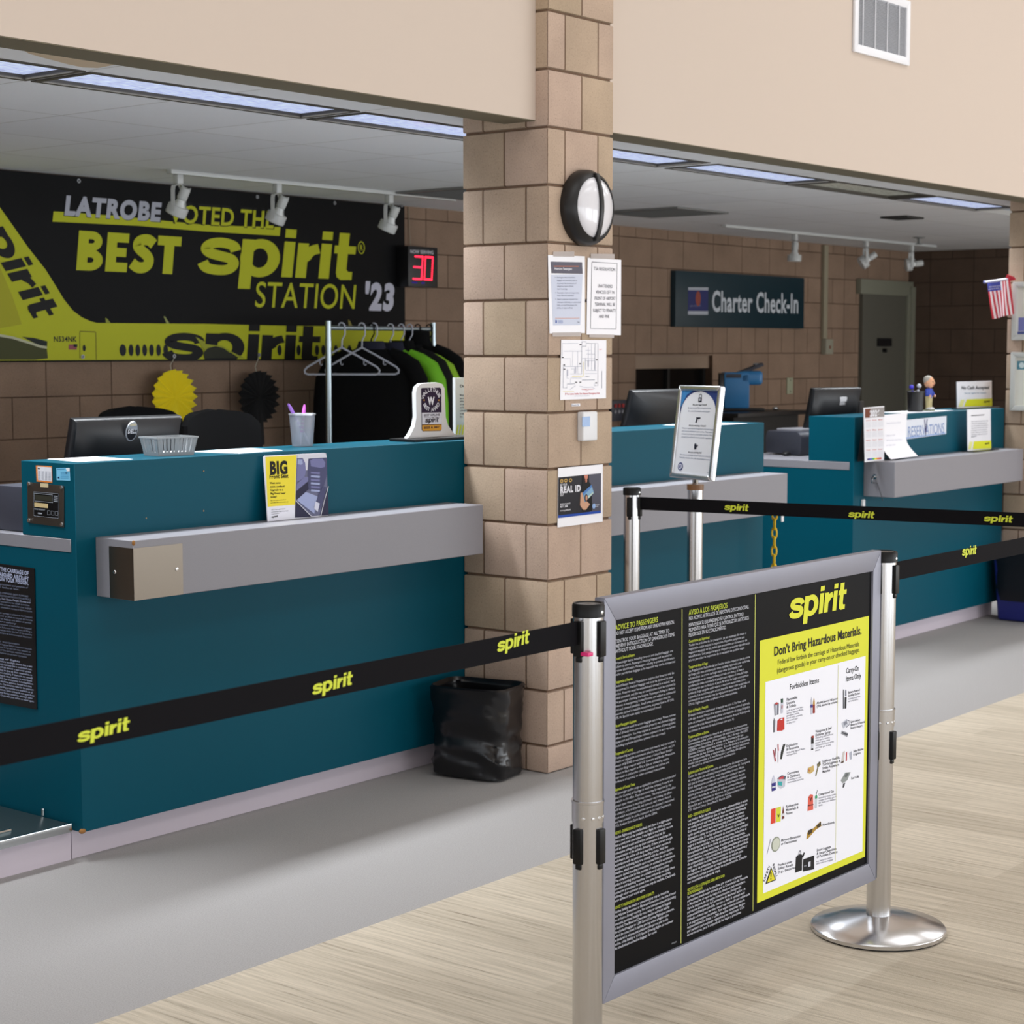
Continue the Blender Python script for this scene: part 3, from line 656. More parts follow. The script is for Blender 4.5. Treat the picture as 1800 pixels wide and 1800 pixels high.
# ------------------------------------------------------------------ check-in counters
SCREW = mat('screw_head', (220, 220, 222), .25, 1.0)
def counter(x0, x1, sx0, sx1, label, first=False):
    t = thing('check_in_counter', label, 'counter', ((x0+x1)/2, .8, 0), 'teal check-in counters')
    b = MB().prism([(.40, .09), (1.15, .09), (1.15, .942), (.424, .942), (.424, .9825), (.66, .9825), (.66, 1.21), (.40, 1.21)], Vector((0, 0, 0)), Y3, Z3, X3, x0, x1)
    b.build('cabinet', TEAL, t, bevel=.0015, seg=1)
    MB().box(x0-.002, x1, .4245, 1.2, .9425, .982).build('worktop', GREYLAM, t, bevel=.0015, seg=1)
    MB().box(x0-(.0 if not first else -.0), x1, .452, 1.1, 0, .09).build('kick_board', KICK, t, smooth=False)
    sh = MB().box(sx0, sx1, .225, .3995, .805, .985).build('shelf', GREYLAM, t, bevel=.002, seg=1)
    return t, sh
c1, sh1 = counter(-1.787, .39, -1.715, -.094, 'teal check-in counter left of the middle pillar, with a basket and award on top', True)
# bent steel corner guard on the shelf, two screws
gx = -1.715; g = MB().box(gx-.0012, gx, .2238, .335, .806, .962).box(gx-.0012, gx+.19, .2238, .225, .806, .962)
gd = g.build('corner_guard', STEEL2, sh1, smooth=False)
for o_, a_ in (((gx-.0012, .31, .885), (-1, 0, 0)), ((gx+.165, .2238, .885), (0, -1, 0))):
    MB().lathe([(.006, 0), (.005, .0025), (.0001, .003)], o_, a_, 12).build('screw', SCREW, gd)
MB().ball((gx+.003, .2255, .978), .006, .004, .008).build('chipped_edge', mat('raw_chipboard', (150, 104, 52), .8), sh1)
MB().ball((-1.785, .402, .094), .012, .008, .008).build('chipped_corner', mat('raw_chipboard', (150, 104, 52), .8), c1)
for px, py in ((358, 828), (358, 898), (257, 911)): p = ay(.3995, px, py); MB().ball(p, .003, .002, .003, 8).build('screw_cap', mat('tan_cap', (150, 130, 100), .6), c1)
c2, sh2 = counter(.41, 2.165, .41, 2.085, 'teal check-in counter right of the middle block pillar, behind the framed sign on a post')
def cup_hook(p, parent, mt=WHITE):
    x, y, z = p; MB().tube([(x, y, z), (x, y-.012, z), (x, y-.02, z-.008), (x, y-.02, z-.025), (x, y-.008, z-.03), (x, y-.002, z-.024)], .004, 8).build('hook', mt, parent)
MB().box(2.03, 2.05, .22, .226, .765, .805).build('hook', WHITE, sh2, bevel=.003)
c3, sh3 = counter(3.04, 4.845, 3.145, 4.72, 'teal check-in counter at the right with a reservations sign and desk calendar')
p = on(0, 3.143, 1538, 838)
MB().tube([(3.145, p.y, p.z), (3.125, p.y, p.z), (3.112, p.y, p.z-.012), (3.118, p.y, p.z-.03), (3.13, p.y, p.z-.03)], .005, 8).lathe([(.012, 0), (.012, .004)], (3.145, p.y, p.z), (-1, 0, 0), 14).build('hook', CHROME, sh3)
MB().tube([(3.122, p.y, p.z-.03), (3.13, p.y-.02, p.z-.03), (3.135, p.y-.05, p.z-.12)], .0015, 6).build('wire', mat('dark_wire', (50, 50, 52), .5), sh3)
MB().box(3.12, 3.142, .385, .3995, .745, .79).build('hook', WHITE, c3, bevel=.004)
# the counter's right end runs to the far pillar, where the shelf passes in front of the block face

# yellow plastic chain hanging from a hook at the end of the middle counter's shelf
t = thing('plastic_chain', 'yellow plastic chain hanging between the middle and right counters', 'chain', (2.10, .30, .8))
ch = MB(); z = .83; k = 0
while z > .12:
    A = Vector((0, 1, 0)) if k % 2 else Vector((.75, .66, 0)).normalized()
    ch.tube([Vector((2.10, .30, z))+A*(.013*math.cos(a))+Z3*(.026*math.sin(a)) for a in [2*math.pi*i/14 for i in range(14)]], .0046, 7, closed=True); z -= .042; k += 1
ch.build('links', mat('chain_yellow', (232, 190, 20), .45), t)
MB().tube([(2.085, .30, .845), (2.10, .30, .85), (2.105, .30, .84), (2.10, .30, .828)], .004, 8).build('hook', CHROME, t)

# ------------------------------------------------------------------ baggage scale left of the first counter
t = thing('baggage_scale', 'low steel baggage scale platform beside the left counter', 'scale', (-2.5, .75, 0))
MB().box(-3.6, -1.795, .447, 1.1, 0, .094).build('base', KICK, t, smooth=False)
MB().box(-3.6, -1.81, .428, 1.08, .095, .118).build('platform', mat('scale_plate', (96, 110, 112), .3, .8), t, bevel=.002)
MB().box(-3.6, -1.81, .418, .4275, .094, .121).build('edge_trim', CHROME, t, bevel=.003)
p = az(.122, 18, 1459); MB().tube([p, p+Vector((-.9, -.012, 0))], .006, 8).build('rail', CHROME, t)
p = az(.12, 76, 1433); MB().lathe([(.006, 0), (.006, .02), (.0001, .024)], p, (0, 0, 1), 12).build('stud', CHROME, t)

# ------------------------------------------------------------------ printed and mounted things on the left end of counter one
X0 = -1.787
fe = Frame((X0, 0, 0), -Y3, Z3)                       # faces -x, right hand is -y
def board(fr, pxs, th, name, label, cat, col, bevel=0, group=None, frm=None):
    """a flat sheet or plate fixed to a face: corners given in the photograph, lying on that face"""
    q = [fr.uv(*p) for p in pxs]; c = fr.pt(sum(a for a, b in q)/len(q), sum(b for a, b in q)/len(q))
    t = thing(name, label, cat, tuple(c), group)
    MB().prism(q, fr.o, fr.U, fr.V, fr.N, .0008, th).build(frm or 'sheet', col, t, bevel=bevel, smooth=bool(bevel))
    f2 = Frame(fr.pt(0, 0, th), fr.U, fr.V); return t, Deco(f2, .0004)
t, d = board(fe, [(-70, 981), (62, 999), (66.5, 1247), (-70, 1222)], .004, 'hazard_notice', 'black notice with white hazardous material text on the end of the left counter', 'notice', mat('notice_black', (14, 16, 20), .35))
WT = (170, 178, 205)
for i, (s_, y0, y1) in enumerate((('FEDERAL LAW FORBIDS THE CARRIAGE OF', 999.0, 1011.5), ('HAZARDOUS MATERIAL ABOARD AIRCRAFT', 1007.5, 1021), ('IN YOUR LUGGAGE OR ON YOUR PERSON.', 1016, 1028.5))):
    d.pt('lettering', WT, s_, (-62, y0-6), (51, y1), 6.4, 'h')
body = ["A violation can result in five years imprisonment and penalties of", "$250,000 or more under federal law.", "", "HAZARDOUS MATERIALS INCLUDE EXPLOSIVES, COMPRESSED GASES, FLAMMABLE", "LIQUIDS AND SOLIDS, OXIDIZERS, POISONS, CORROSIVES AND RADIOACTIVE MATERIALS", "Examples: Paints, Lighter fluid, Fireworks, Tear Gases, Oxygen Bottles and",
        "radiopharmaceuticals. There are special exceptions for small quantities", "up to 70 ounces total of medicinal and toilet articles carried in your luggage", "and certain smoking materials. For further information contact a representative", "",
        "Explanation of contract terms: all passenger carriage is subject to the Contract", "terms which are available at any ticket counter or office on request and include", "limits of liability and claim restrictions for baggage and delays of service", "Transport of currency", "persons carrying currency and monetary instruments of more than ten thousand",
        "dollars must file a report with customs. Failure to file a report or filing a", "false report may result in seizure and penalties under the law of the country", "and travelers should keep receipts and declare all instruments at departure", "", "", "Film and photographic equipment", "Please remove film of all kinds from your baggage before inspection because", "the equipment used to screen baggage uses x-rays and you may request an",
        "inspection of photographic equipment and film packages without exposure", "to an x-ray system including explosive detection systems", "", "Notice - Overbooking of flights", "Airline flights may be overbooked, and there is a slight chance that a seat", "will not be available on a flight for which a person has a confirmed seat.",
        "If the flight is overbooked, no one will be denied a seat until airline", "personnel first ask for volunteers willing to give up their reservation in", "exchange for compensation of the airline's choosing. If there are not enough", "volunteers, the airline will deny boarding to other persons in accordance", "with its particular boarding priority. With few exceptions, including failure",
        "to comply with the carrier's check-in deadline, persons denied boarding", "involuntarily are entitled to compensation. The complete rules for the payment", "of compensation and each airline's boarding priorities are available at all", "airport ticket counters and boarding locations. Some airlines do not apply these", "consumer protections to travel from some foreign countries, although other", "consumer protections may be available. Check with your airline or travel agent."]
u0, v0 = d.fr.uv(52, 1035); uL = d.fr.uv(-62, 1020)[0]; vb = d.fr.uv(52, 1233)[1]
pitch = (v0-vb)/(len(body)-1)
for i, l in enumerate(body):
    if l: d.text('lettering', WT if i > 25 or i in (5,) else (120, 128, 150), l, (uL, v0-pitch*i), pitch*.62, min(1.06, .72+.0042*len(l))*(u0-uL)*.98, 'm' if i < 26 else 'b')
d.build(t)
t, d = board(fe, [(63.5, 818), (92, 819.5), (92.5, 849), (65, 846.5)], .0012, 'paper_card', 'small white paper card with an orange border taped above the steel keypad', 'card', mat('orange_card', (226, 132, 52), .6))
d.pp('printing', (226, 228, 236), [(66, 820), (90.5, 821.5), (91, 846.5), (67, 844)], 0).pp('printing', (60, 36, 30), [(67, 822), (70, 822.2), (70, 824.6), (67, 824.4)], 1)
for r in range(8):
    for q in range(4): d.pp('printing', (170, 174, 186), [(67.5+q*6, 828+r*2+q*.3), (71.6+q*6, 828.3+r*2+q*.3), (71.6+q*6, 829.1+r*2+q*.3), (67.5+q*6, 828.8+r*2+q*.3)], 1)
d.build(t)
t, d = board(fe, [(99.5, 822.5), (123, 822), (124, 845), (100, 844)], .0012, 'sticker', 'light blue square sticker right of the orange-bordered card', 'sticker', mat('sticker_blue', (120, 196, 232), .5))
d.pp('printing', (40, 120, 170), [(101, 824), (114, 824), (114, 824.8), (101, 824.8)], 1).pp('printing', (236, 236, 240), [(116, 822.6), (122.6, 822.4), (123, 828), (118, 828.4)], 1).pp('printing', (20, 30, 50), [(115.5, 830), (117.5, 830), (117.3, 833), (115.7, 833)], 1).pp('printing', (20, 40, 80), [(102, 838), (104.6, 838), (104.6, 841), (102, 840.6)], 1)
for r in range(5): d.pp('printing', (60, 140, 190), [(107, 830+r*2.5), (121, 830+r*2.5), (121, 830.6+r*2.5), (107, 830.6+r*2.5)], 1)
d.build(t)
t, d = board(fe, [(49.5, 847), (113.5, 854), (113.8, 927), (50.5, 919)], .004, 'scale_readout', 'steel scale readout panel with black keypad on the end of the left counter', 'readout', mat('readout_steel', (104, 98, 92), .38, .9), bevel=.0015, frm='plate')
d.pp('keypad', (12, 12, 14), [(58.5, 863.5), (103.8, 867), (104, 912), (59.3, 907.5)])
LW = (160, 166, 176)
d.pline('keypad', LW, [(59.3, 864.5), (103, 868), (103.3, 911), (60, 906.6), (59.3, 864.5)], .0012)
d.pline('keypad', LW, [(60.5, 867), (93, 870), (93.3, 883.5), (61, 880.5), (60.5, 867)], .0014)
d.pp('display', (52, 52, 44), [(62.5, 869.5), (91.8, 872.2), (92, 881.5), (62.8, 878.8)], 1).pp('keypad_label', (206, 184, 136), [(60.8, 883.2), (85, 885.6), (85, 893.2), (61, 890.8)], 1)
for r in range(4): d.pp('keypad', LW, [(95, 871.3+r*3), (102, 872+r*3), (102, 873.6+r*3), (95, 872.9+r*3)], 1)
for x in (84, 90.8, 97.6): d.pline('keypad', LW, [(x, 897.5+(x-84)*.1), (x+4.6, 898+(x-84)*.1), (x+4.6, 905+(x-84)*.1), (x, 904.5+(x-84)*.1), (x, 897.5+(x-84)*.1)], .0012)
d.pt('keypad', LW, 'SCALE READOUT', (61, 895.6), (80, 897.6), 2.6, 'b').pp('keypad', LW, [(67, 900.8), (74.5, 901.5), (74.5, 904), (67, 903.3)], 1)
d.build(t)
for px in ((52.4, 850.3), (110, 856.7), (52.6, 914.5), (110.5, 921.5)):
    q = fe.uv(*px); MB().lathe([(.0062, 0), (.0055, .003), (.0001, .0034)], fe.pt(*q, .004), fe.N, 12).build('screw', SCREW, t)
q = [fe.uv(*p) for p in ((73.5, 849), (87, 850), (87, 857), (73.5, 856))]; MB().prism(q, fe.o, fe.U, fe.V, fe.N, .0042, .0052).build('tape', mat('masking_tape', (206, 190, 150), .7), t, smooth=False)

# ------------------------------------------------------------------ on top of counter one
TZ = 1.21
def sheet(pts, z, name, label, th=.0012, group=None, ink_=None, col=PAPER):
    c = Vector((sum(p[0] for p in pts)/len(pts), sum(p[1] for p in pts)/len(pts), z))
    t = thing(name, label, 'paper', tuple(c), group)
    MB().prism([(p[0], p[1]) for p in pts], Vector((0, 0, 0)), X3, Y3, Z3, z+.0004, z+th).build('sheet', col, t, smooth=False)
    if ink_:
        f2 = Frame((0, 0, z+th), X3, Y3); d = Deco(f2, .0003)
        for (a, b, c_, e, col_) in ink_: d.rect('printing', col_, a, b, c_, e)
        d.build(t)
    return t
sheet([(-1.735, .45), (-1.54, .43), (-1.52, .64), (-1.70, .645)], TZ, 'paper_sheet', 'white paper lying at the left end of the counter top above the steel readout')
sheet([(-1.15, .62), (-1.12, .405), (-.90, .43), (-.86, .63)], TZ, 'paper_sheet', 'printed white paper on the counter top between the grey basket and pen cup', ink_=[(-1.08, -.93, .55, .59, (150, 154, 168)), (-1.06, -.95, .47, .5, (170, 174, 186))])
# slotted plastic basket
c = Vector((ay(.53, 297, 795).x, .53, TZ)); a = R(-9); U = Vector((math.cos(a), math.sin(a), 0)); V = Vector((-math.sin(a), math.cos(a), 0))
t = thing('basket', 'small grey slotted plastic basket on the left counter top', 'basket', tuple(c))
GB = mat('grey_basket', (150, 154, 158), .4)
mb = MB()
def ringq(hu, hv, z): return [c+U*(sx*hu)+V*(sy*hv)+Z3*z for sx, sy in ((-1, -1), (1, -1), (1, 1), (-1, 1))]
mb.loft([ringq(.064, .043, 0), ringq(.064, .043, .003)])
o1, o2, i1, i2 = ringq(.078, .055, .056), ringq(.078, .055, .061), ringq(.072, .049, .056), ringq(.072, .049, .061)
mb.loft([o1, o2, i2, i1], closed=True)
o1, o2, i1, i2 = ringq(.065, .044, 0), ringq(.0675, .0465, .012), ringq(.062, .041, 0), ringq(.0645, .0435, .012)
mb.loft([o1, o2, i2, i1], closed=True)
A, B = ringq(.0668, .0456, .010), ringq(.0765, .0535, .058)
for k in range(4):
    p0, p1, q0, q1 = A[k], A[(k+1) % 4], B[k], B[(k+1) % 4]; n = 10 if k % 2 == 0 else 7
    for j in range(n+1):
        f = j/n; w = .27/n if 0 < j < n else .62/n
        if j == n//2: w = .5/n
        a0, a1 = max(0, f-w), min(1, f+w); e = (p1-p0).normalized().cross(Z3)*-.002
        mb.loft([[p0.lerp(p1, a0), p0.lerp(p1, a1), p0.lerp(p1, a1)+e, p0.lerp(p1, a0)+e], [q0.lerp(q1, a0), q0.lerp(q1, a1), q0.lerp(q1, a1)+e, q0.lerp(q1, a0)+e]])
mb.build('body', GB, t, smooth=False)
for k in range(7): MB().ball(c+U*(-.045+.015*k)+V*random.uniform(-.02, .02)+Z3*.0085, .013, .010, .0055, 10).build('wrapped_mint', WHITE, t)
# wire pen cup with two purple pens
c = Vector((-.665, .575, TZ)); t = thing('pen_cup', 'silver wire mesh pen cup on the counter top above the yellow sign', 'pen cup', tuple(c))
def mesh_mat():
    m, nt, b, N, L = nodes('silver_mesh'); tc = N('ShaderNodeTexCoord'); sp = N('ShaderNodeSeparateXYZ'); L(tc.outputs['Object'], sp.inputs[0])
    an = mth(nt, 'ARCTAN2', sp.outputs[1], sp.outputs[0])
    a = mth(nt, 'GREATER_THAN', mth(nt, 'FRACT', mth(nt, 'MULTIPLY', an, 14)), .5); z = mth(nt, 'GREATER_THAN', mth(nt, 'FRACT', mth(nt, 'MULTIPLY', sp.outputs[2], 420)), .5)
    L(mth(nt, 'MAXIMUM', mth(nt, 'MULTIPLY', mth(nt, 'MAXIMUM', a, z), .55), .10), b.inputs['Alpha']); b.inputs['Base Color'].default_value = rgb((186, 190, 202)); b.inputs['Roughness'].default_value = .4; b.inputs['Metallic'].default_value = .3
    return m
MM = mesh_mat()
MB().lathe([(.0001, .001), (.036, .001), (.0365, .004), (.0455, .112), (.0447, .112), (.0357, .004), (.0001, .003)], c, (0, 0, 1), 36).build('mesh_wall', MM, t)
MB().lathe([(.0445, .110), (.0475, .110), (.0475, .116), (.0445, .116)], c, (0, 0, 1), 36).build('rim', mat('silver_rim', (196, 200, 208), .3, .6), t)
PUR = mat('purple_plastic', (140, 96, 186), .3); PNK = mat('magenta_plastic', (190, 90, 190), .3)
def pen(a, b, m1, lab):
    a, b = Vector(a), Vector(b); t = thing('pen', lab, 'pen', tuple(a), 'pens in the wire pen cup'); e = (b-a).normalized(); L_ = (b-a).length
    MB().lathe([(.0015, 0), (.004, .012), (.0045, .02), (.0045, L_*.78)], a, e, 12).build('barrel', mat('clear_barrel', (206, 200, 222), .2), t)
    MB().lathe([(.0062, L_*.76), (.0065, L_*.9), (.0035, L_), (.0001, L_)], a, e, 12).build('cap', m1, t)
    for k in range(4): MB().lathe([(.0052, L_*(.3+k*.1)), (.0056, L_*(.33+k*.1)), (.0052, L_*(.36+k*.1))], a, e, 12).build('grip_band', m1, t)
pen(c+Vector((.025, -.012, .006)), c+Vector((-.038, .03, .15)), PUR, 'purple-tipped pen leaning to the left in the wire cup')
pen(c+Vector((-.02, -.01, .006)), c+Vector((.03, .018, .145)), PNK, 'magenta-tipped pen leaning to the right in the wire cup')
# award plaque
t = thing('award_plaque', 'white award plaque with a purple and gold label on the left counter', 'plaque', (-.075, .53, TZ))
yA = .52; fa = Frame((0, yA, 0), X3, Z3)
def fit(pts): return [fa.uv(*p) for p in pts]
zsh = TZ+.011
pl = [(716, 769), (722, 762), (729, 748), (732, 732), (731, 690), (733, 680), (740, 673), (768, 671.5), (778, 674), (782, 682), (784, 732), (788, 746), (795, 757), (803, 765)]
q = fit(pl); zb_ = min(b for a, b in q); q = [(a, max(b-zb_, 0)+zsh) for a, b in q]; q[0] = (q[0][0], zsh); q[-1] = (q[-1][0], zsh)
MB().prism(q, fa.o, fa.U, fa.V, fa.N, -.02, 0).build('plaque', WHITE, t, bevel=.003)
x0_, x1_ = fa.uv(705, 770)[0], fa.uv(815, 770)[0]; xm = (x0_+x1_)/2
MB().box(x0_, min(x1_, .2), .45, .58, TZ, TZ+.011).build('base', BLACK, t, bevel=.003)
d = Deco(fa); oz = zsh-zb_
S7 = lambda x, y: (lambda q: (q[0], q[1]+oz))(fa.uv(540+x/6, 550+y/6))
PV = (44, 30, 58)
d.poly('label', PV, [S7(1206, 786), S7(1400, 782), S7(1414, 800), S7(1418, 1220), S7(1405, 1240), S7(1218, 1244), S7(1206, 1228), S7(1199, 800)])
d.poly('label', (226, 226, 236), [S7(1208, 1048), S7(1415, 1044), S7(1416, 1166), S7(1210, 1170)], 1)
d.poly('label', (226, 164, 60), [S7(1211, 1178), S7(1416, 1174), S7(1417, 1222), S7(1402, 1236), S7(1222, 1240), S7(1212, 1226)], 1)
def T7(s_, c_, a, b, cap, sty, sh=0): 
    p0, p1 = S7(*a), S7(*b); h = abs(S7(a[0], a[1]-cap)[1]-p0[1]); d.text('lettering', c_, s_, p0, h, p1[0]-p0[0], sty, sh, 'l', 2)
T7('BEST AIRLINE', PV, (1226, 1086), (1396, 1082), 22, 'b'); T7('2025 & 2026', PV, (1226, 1216), (1400, 1210), 20, 'h'); T7('W', (232, 232, 240), (1272, 962), (1340, 960), 76, 'h')
p0, p1 = S7(1240, 1150), S7(1380, 1146); d.logo('lettering', (30, 24, 36), p0, p1[0]-p0[0], .014, .2, 2)
p0 = S7(1228, 1098); p1 = S7(1398, 1094); d.line('lettering', PV, [p0, p1], .001, 2)
cu, cv = S7(1306, 920); ru, rv = abs(S7(1385, 920)[0]-cu), abs(S7(1306, 822)[1]-cv)
def arc(s_, mid, span, flip):
    for i, chx in enumerate(s_):
        a = mid+span*(i/(len(s_)-1)-.5)*(1 if flip else -1); dx, dy = (-math.sin(a), math.cos(a)) if flip else (math.sin(a), -math.cos(a))
        k = 1.0 if not flip else 1.16; p = (cu+ru*k*math.cos(a), cv+rv*k*math.sin(a)); d.text('lettering', (226, 226, 236), chx, p, .014, None, 'b', 0, 'c', 2, (dx, dy))
arc('WALLETHUB', math.pi/2, 2.3, False); arc('BEST AWARD', -math.pi/2, 2.2, True)
for x in (1230, 1384): u, v = S7(x, 916); d.poly('lettering', (226, 164, 60), ell(u, v, .003, .003, 10), 2)
d.build(t)
# acrylic counter sign half hidden by the pillar
t = thing('counter_sign', 'pale counter sign half hidden behind the middle pillar, right of the award plaque', 'sign', (.06, .63, TZ))
fs_ = Frame((0, .62, 0), X3, Z3); a0 = fs_.uv(800, 664); a1 = fs_.uv(800, 768)
MB().box(a0[0], a0[0]+.2, .62, .626, TZ, a0[1]).build('card', mat('pale_card', (206, 212, 206), .35), t, bevel=.002)
MB().box(a0[0]-.004, a0[0], .617, .629, TZ, a0[1]+.001).box(a0[0], a0[0]+.2, .61, .65, TZ, TZ+.004).build('holder', mat('clear_acrylic', (226, 230, 230), .1), t)
d = Deco(fs_); DKT = (50, 54, 56)
d.pt('lettering', DKT, 'Do not', (808, 681), (832, 680), 4.4, 'b')
for i, s_ in enumerate(('Regulations', 'and items', 'that must', 'never be', 'within your', 'checked or', 'carry-on', 'in baggage')): d.pt('lettering', (90, 94, 96), s_, (808, 696+i*5.4), (838, 695+i*5.4), 2.6, 'b')
for k in range(3): x = 801+k*5; d.pp('stripes', (212, 214, 60), [(x, 764), (x+2.6, 764), (x+5.5, 747), (x+2.8, 747)], 1)
d.build(t)
# leaning yellow seat sign on the shelf
t = thing('seat_sign', 'yellow and white seat upgrade sign leaning on the left counter above its shelf', 'sign', (-.87, .36, .985))
e0, e1 = Vector((-1.025, .352, .9856)), Vector((-.725, .352, .9856))
lean = Vector((0, .035, .232)); fl = Frame(e0, X3, lean); q = [fl.uv(*p) for p in ((470.5, 916), (463.5, 803), (466, 801), (570, 796), (574, 800), (577, 905))]
vs_ = [(q[0][0], 0)]+q[1:5]+[(q[5][0], 0)]
MB().prism(vs_, fl.o, fl.U, fl.V, fl.N, -.004, 0).build('card', mat('sign_card', (226, 226, 236), .4), t, bevel=.001)
d = Deco(fl); Q6 = lambda a: [(450+x/12, 780+y/12) for x, y in a]; SY = (236, 218, 60)
d.pp('panel', SY, Q6([(196, 280), (852, 240), (822, 1285), (246, 1330)]))
d.pp('picture', (104, 106, 134), Q6([(862, 235), (1478, 205), (1488, 300), (1520, 1500), (822, 1560)]), 0)
d.pp('picture', (208, 210, 222), Q6([(862, 238), (1470, 200), (1486, 290), (1100, 315), (1080, 560), (1040, 560), (1030, 400), (980, 300), (866, 310)]), 1)
BLU, DBL, NVY, LBL = (116, 118, 162), (74, 76, 110), (40, 40, 66), (156, 166, 204)
d.pp('picture', BLU, Q6([(866, 318), (980, 320), (1030, 400), (1045, 560), (1010, 740), (850, 800)]), 2).pp('picture', LBL, Q6([(866, 330), (960, 335), (980, 420), (940, 445), (864, 430)]), 3)
d.pp('picture', DBL, Q6([(1100, 320), (1488, 296), (1494, 640), (1380, 1060), (1100, 960), (1085, 560)]), 2)
d.pp('picture', BLU, Q6([(1130, 350), (1200, 320), (1400, 318), (1450, 400), (1440, 490), (1360, 510), (1150, 480)]), 3)
for k in range(6): y = 590+k*75; d.pp('picture', LBL if k % 2 else BLU, Q6([(1150, y), (1340, y+14), (1335, y+58), (1146, y+40)]), 3)
d.pp('picture', BLU, Q6([(840, 1000), (1090, 790), (1090, 700), (1020, 700), (850, 850)]), 3).pp('picture', NVY, Q6([(840, 1010), (1085, 800), (1100, 960), (860, 1180), (832, 1150)]), 3)
d.pp('picture', LBL, Q6([(1040, 1020), (1290, 1110), (1220, 1480), (850, 1190)]), 3).pp('picture', DBL, Q6([(1300, 1100), (1400, 900), (1470, 920), (1440, 1100), (1330, 1400), (1210, 1340)]), 4).pp('picture', (206, 208, 224), Q6([(1240, 1220), (1330, 1260), (1290, 1440), (1210, 1370)]), 5)
d.pp('picture', NVY, Q6([(826, 1210), (1170, 1540), (824, 1560)]), 4).pp('picture', NVY, Q6([(1500, 900), (1520, 1505), (1350, 1520)]), 4)
for a in ([(828, 1205), (1165, 1545)], [(1512, 900), (1420, 1230), (1350, 1530)]): d.pline('picture', (214, 216, 226), Q6(a), .0025, 6)
d.pt('lettering', (18, 18, 16), 'BIG', Q6([(290, 642)])[0], Q6([(680, 622)])[0], 21, 'h', .12, 2).pt('lettering', (24, 24, 18), 'Front Seat', Q6([(278, 738)])[0], Q6([(680, 715)])[0], 6.6, 'b', .1, 2)
for i, (s_, x1) in enumerate((('Want some', 515), ('extra comfort?', 605), ('Upgrade to a', 568), ('Big Front Seat\u2019', 622), ('today!', 435))): d.pt('lettering', (40, 40, 20), s_, Q6([(288+i*4, 850+i*73)])[0], Q6([(x1, 842+i*73)])[0], 3.2, 'b', .05, 2)
for i, s_ in enumerate(('Get more space to stretch out', 'and relax, extra comfortable seat')): d.pt('lettering', (80, 80, 30), s_, Q6([(304, 1210+i*47)])[0], Q6([(625+i*55, 1185+i*47)])[0], 1.6, 'm', 0, 2)
for i, s_ in enumerate(('Ask a team agent about', 'purchasing a Big Front Seat', 'reservation')): d.pt('lettering', (90, 92, 100), s_, Q6([(318, 1403+i*48)])[0], Q6([(610+[0, 65, -120][i], 1378+i*46)])[0], 1.6, 'm', 0, 2)
d.plogo('lettering', (20, 20, 24), Q6([(320, 1562)])[0], Q6([(455, 1545)])[0], 2.2, .16, 2)
d.build(t)

# ------------------------------------------------------------------ behind the counters
MONB = mat('monitor_shell', (13, 14, 18), .4); DARKG = mat('dark_grey_plastic', (52, 54, 64), .45)
def monitor(c, yaw, w, h, tilt, label, zb):
    """seen from behind: shell, screen on the far side, neck and foot standing on the worktop"""
    c = Vector(c); N = Vector((-math.sin(yaw), -math.cos(yaw), 0))            # back of the shell faces N
    U = Vector((math.cos(yaw), -math.sin(yaw), 0)); V = (Z3*math.cos(tilt)+N*-math.sin(tilt)*-1).normalized(); Nn = U.cross(V)
    if Nn.dot(N) < 0: Nn = -Nn
    t = thing('computer_monitor', label, 'monitor', (c.x, c.y, zb), 'black computer monitors on the counters')
    def r(hu, h0, h1, n): return [c+U*(a*hu)+V*b+Nn*n for a, b in ((-1, h0), (1, h0), (1, h1), (-1, h1))]
    MB().loft([r(w/2, -h/2, h/2, -.018), r(w/2, -h/2, h/2, .006), r(w/2*.97, -h/2*.97, h/2*.96, .016), r(w/2*.62, -h/2*.7, h/2*.6, .040)]).build('shell', MONB, t, bevel=.006)
    MB().loft([r(w/2-.012, -h/2+.015, h/2-.012, -.0195), r(w/2-.012, -h/2+.015, h/2-.012, -.0182)]).build('screen', mat('screen_glass', (8, 9, 11), .1), t, smooth=False)
    b = c+Nn*.045-V*.05
    MB().loft([[b+U*a-Vector((0, 0, 0))+N*e for a, e in ((-.035, 0), (.035, 0), (.035, .022), (-.035, .022))], [Vector((b.x, b.y, zb+.012))+U*a+N*e for a, e in ((-.05, 0), (.05, 0), (.05, .03), (-.05, .03))]]).build('neck', MONB, t, bevel=.003)
    MB().lathe([(.0001, 0), (.11, 0), (.11, .008), (.05, .014), (.0001, .014)], (b.x, b.y, zb), (0, 0, 1), 32).build('foot', MONB, t)
    return t, Frame(c+Nn*.0395, U if U.cross(V).dot(Nn) > 0 else -U, V), c, U, V, Nn
WTZ = .9825
t, fm, c, U, V, Nn = monitor((-1.20, .905, 1.178), R(2), .45, .30, R(16), 'black monitor seen from behind on the left counter, oval emblem on its back', WTZ)
f3 = Frame(fm.o, fm.U, fm.V); d = Deco(f3, .0008); u, v = f3.uv(231, 758)
ex, ey = .024, .036
EMB = MB(); EMB.loft([[f3.pt(u+ex*math.cos(a), v+ey*math.sin(a), 0) for a in [2*math.pi*k/28 for k in range(28)]], [f3.pt(u+ex*.96*math.cos(a), v+ey*.96*math.sin(a), .003) for a in [2*math.pi*k/28 for k in range(28)]]]).build('emblem', mat('emblem_silver', (186, 190, 198), .3, .5), t)
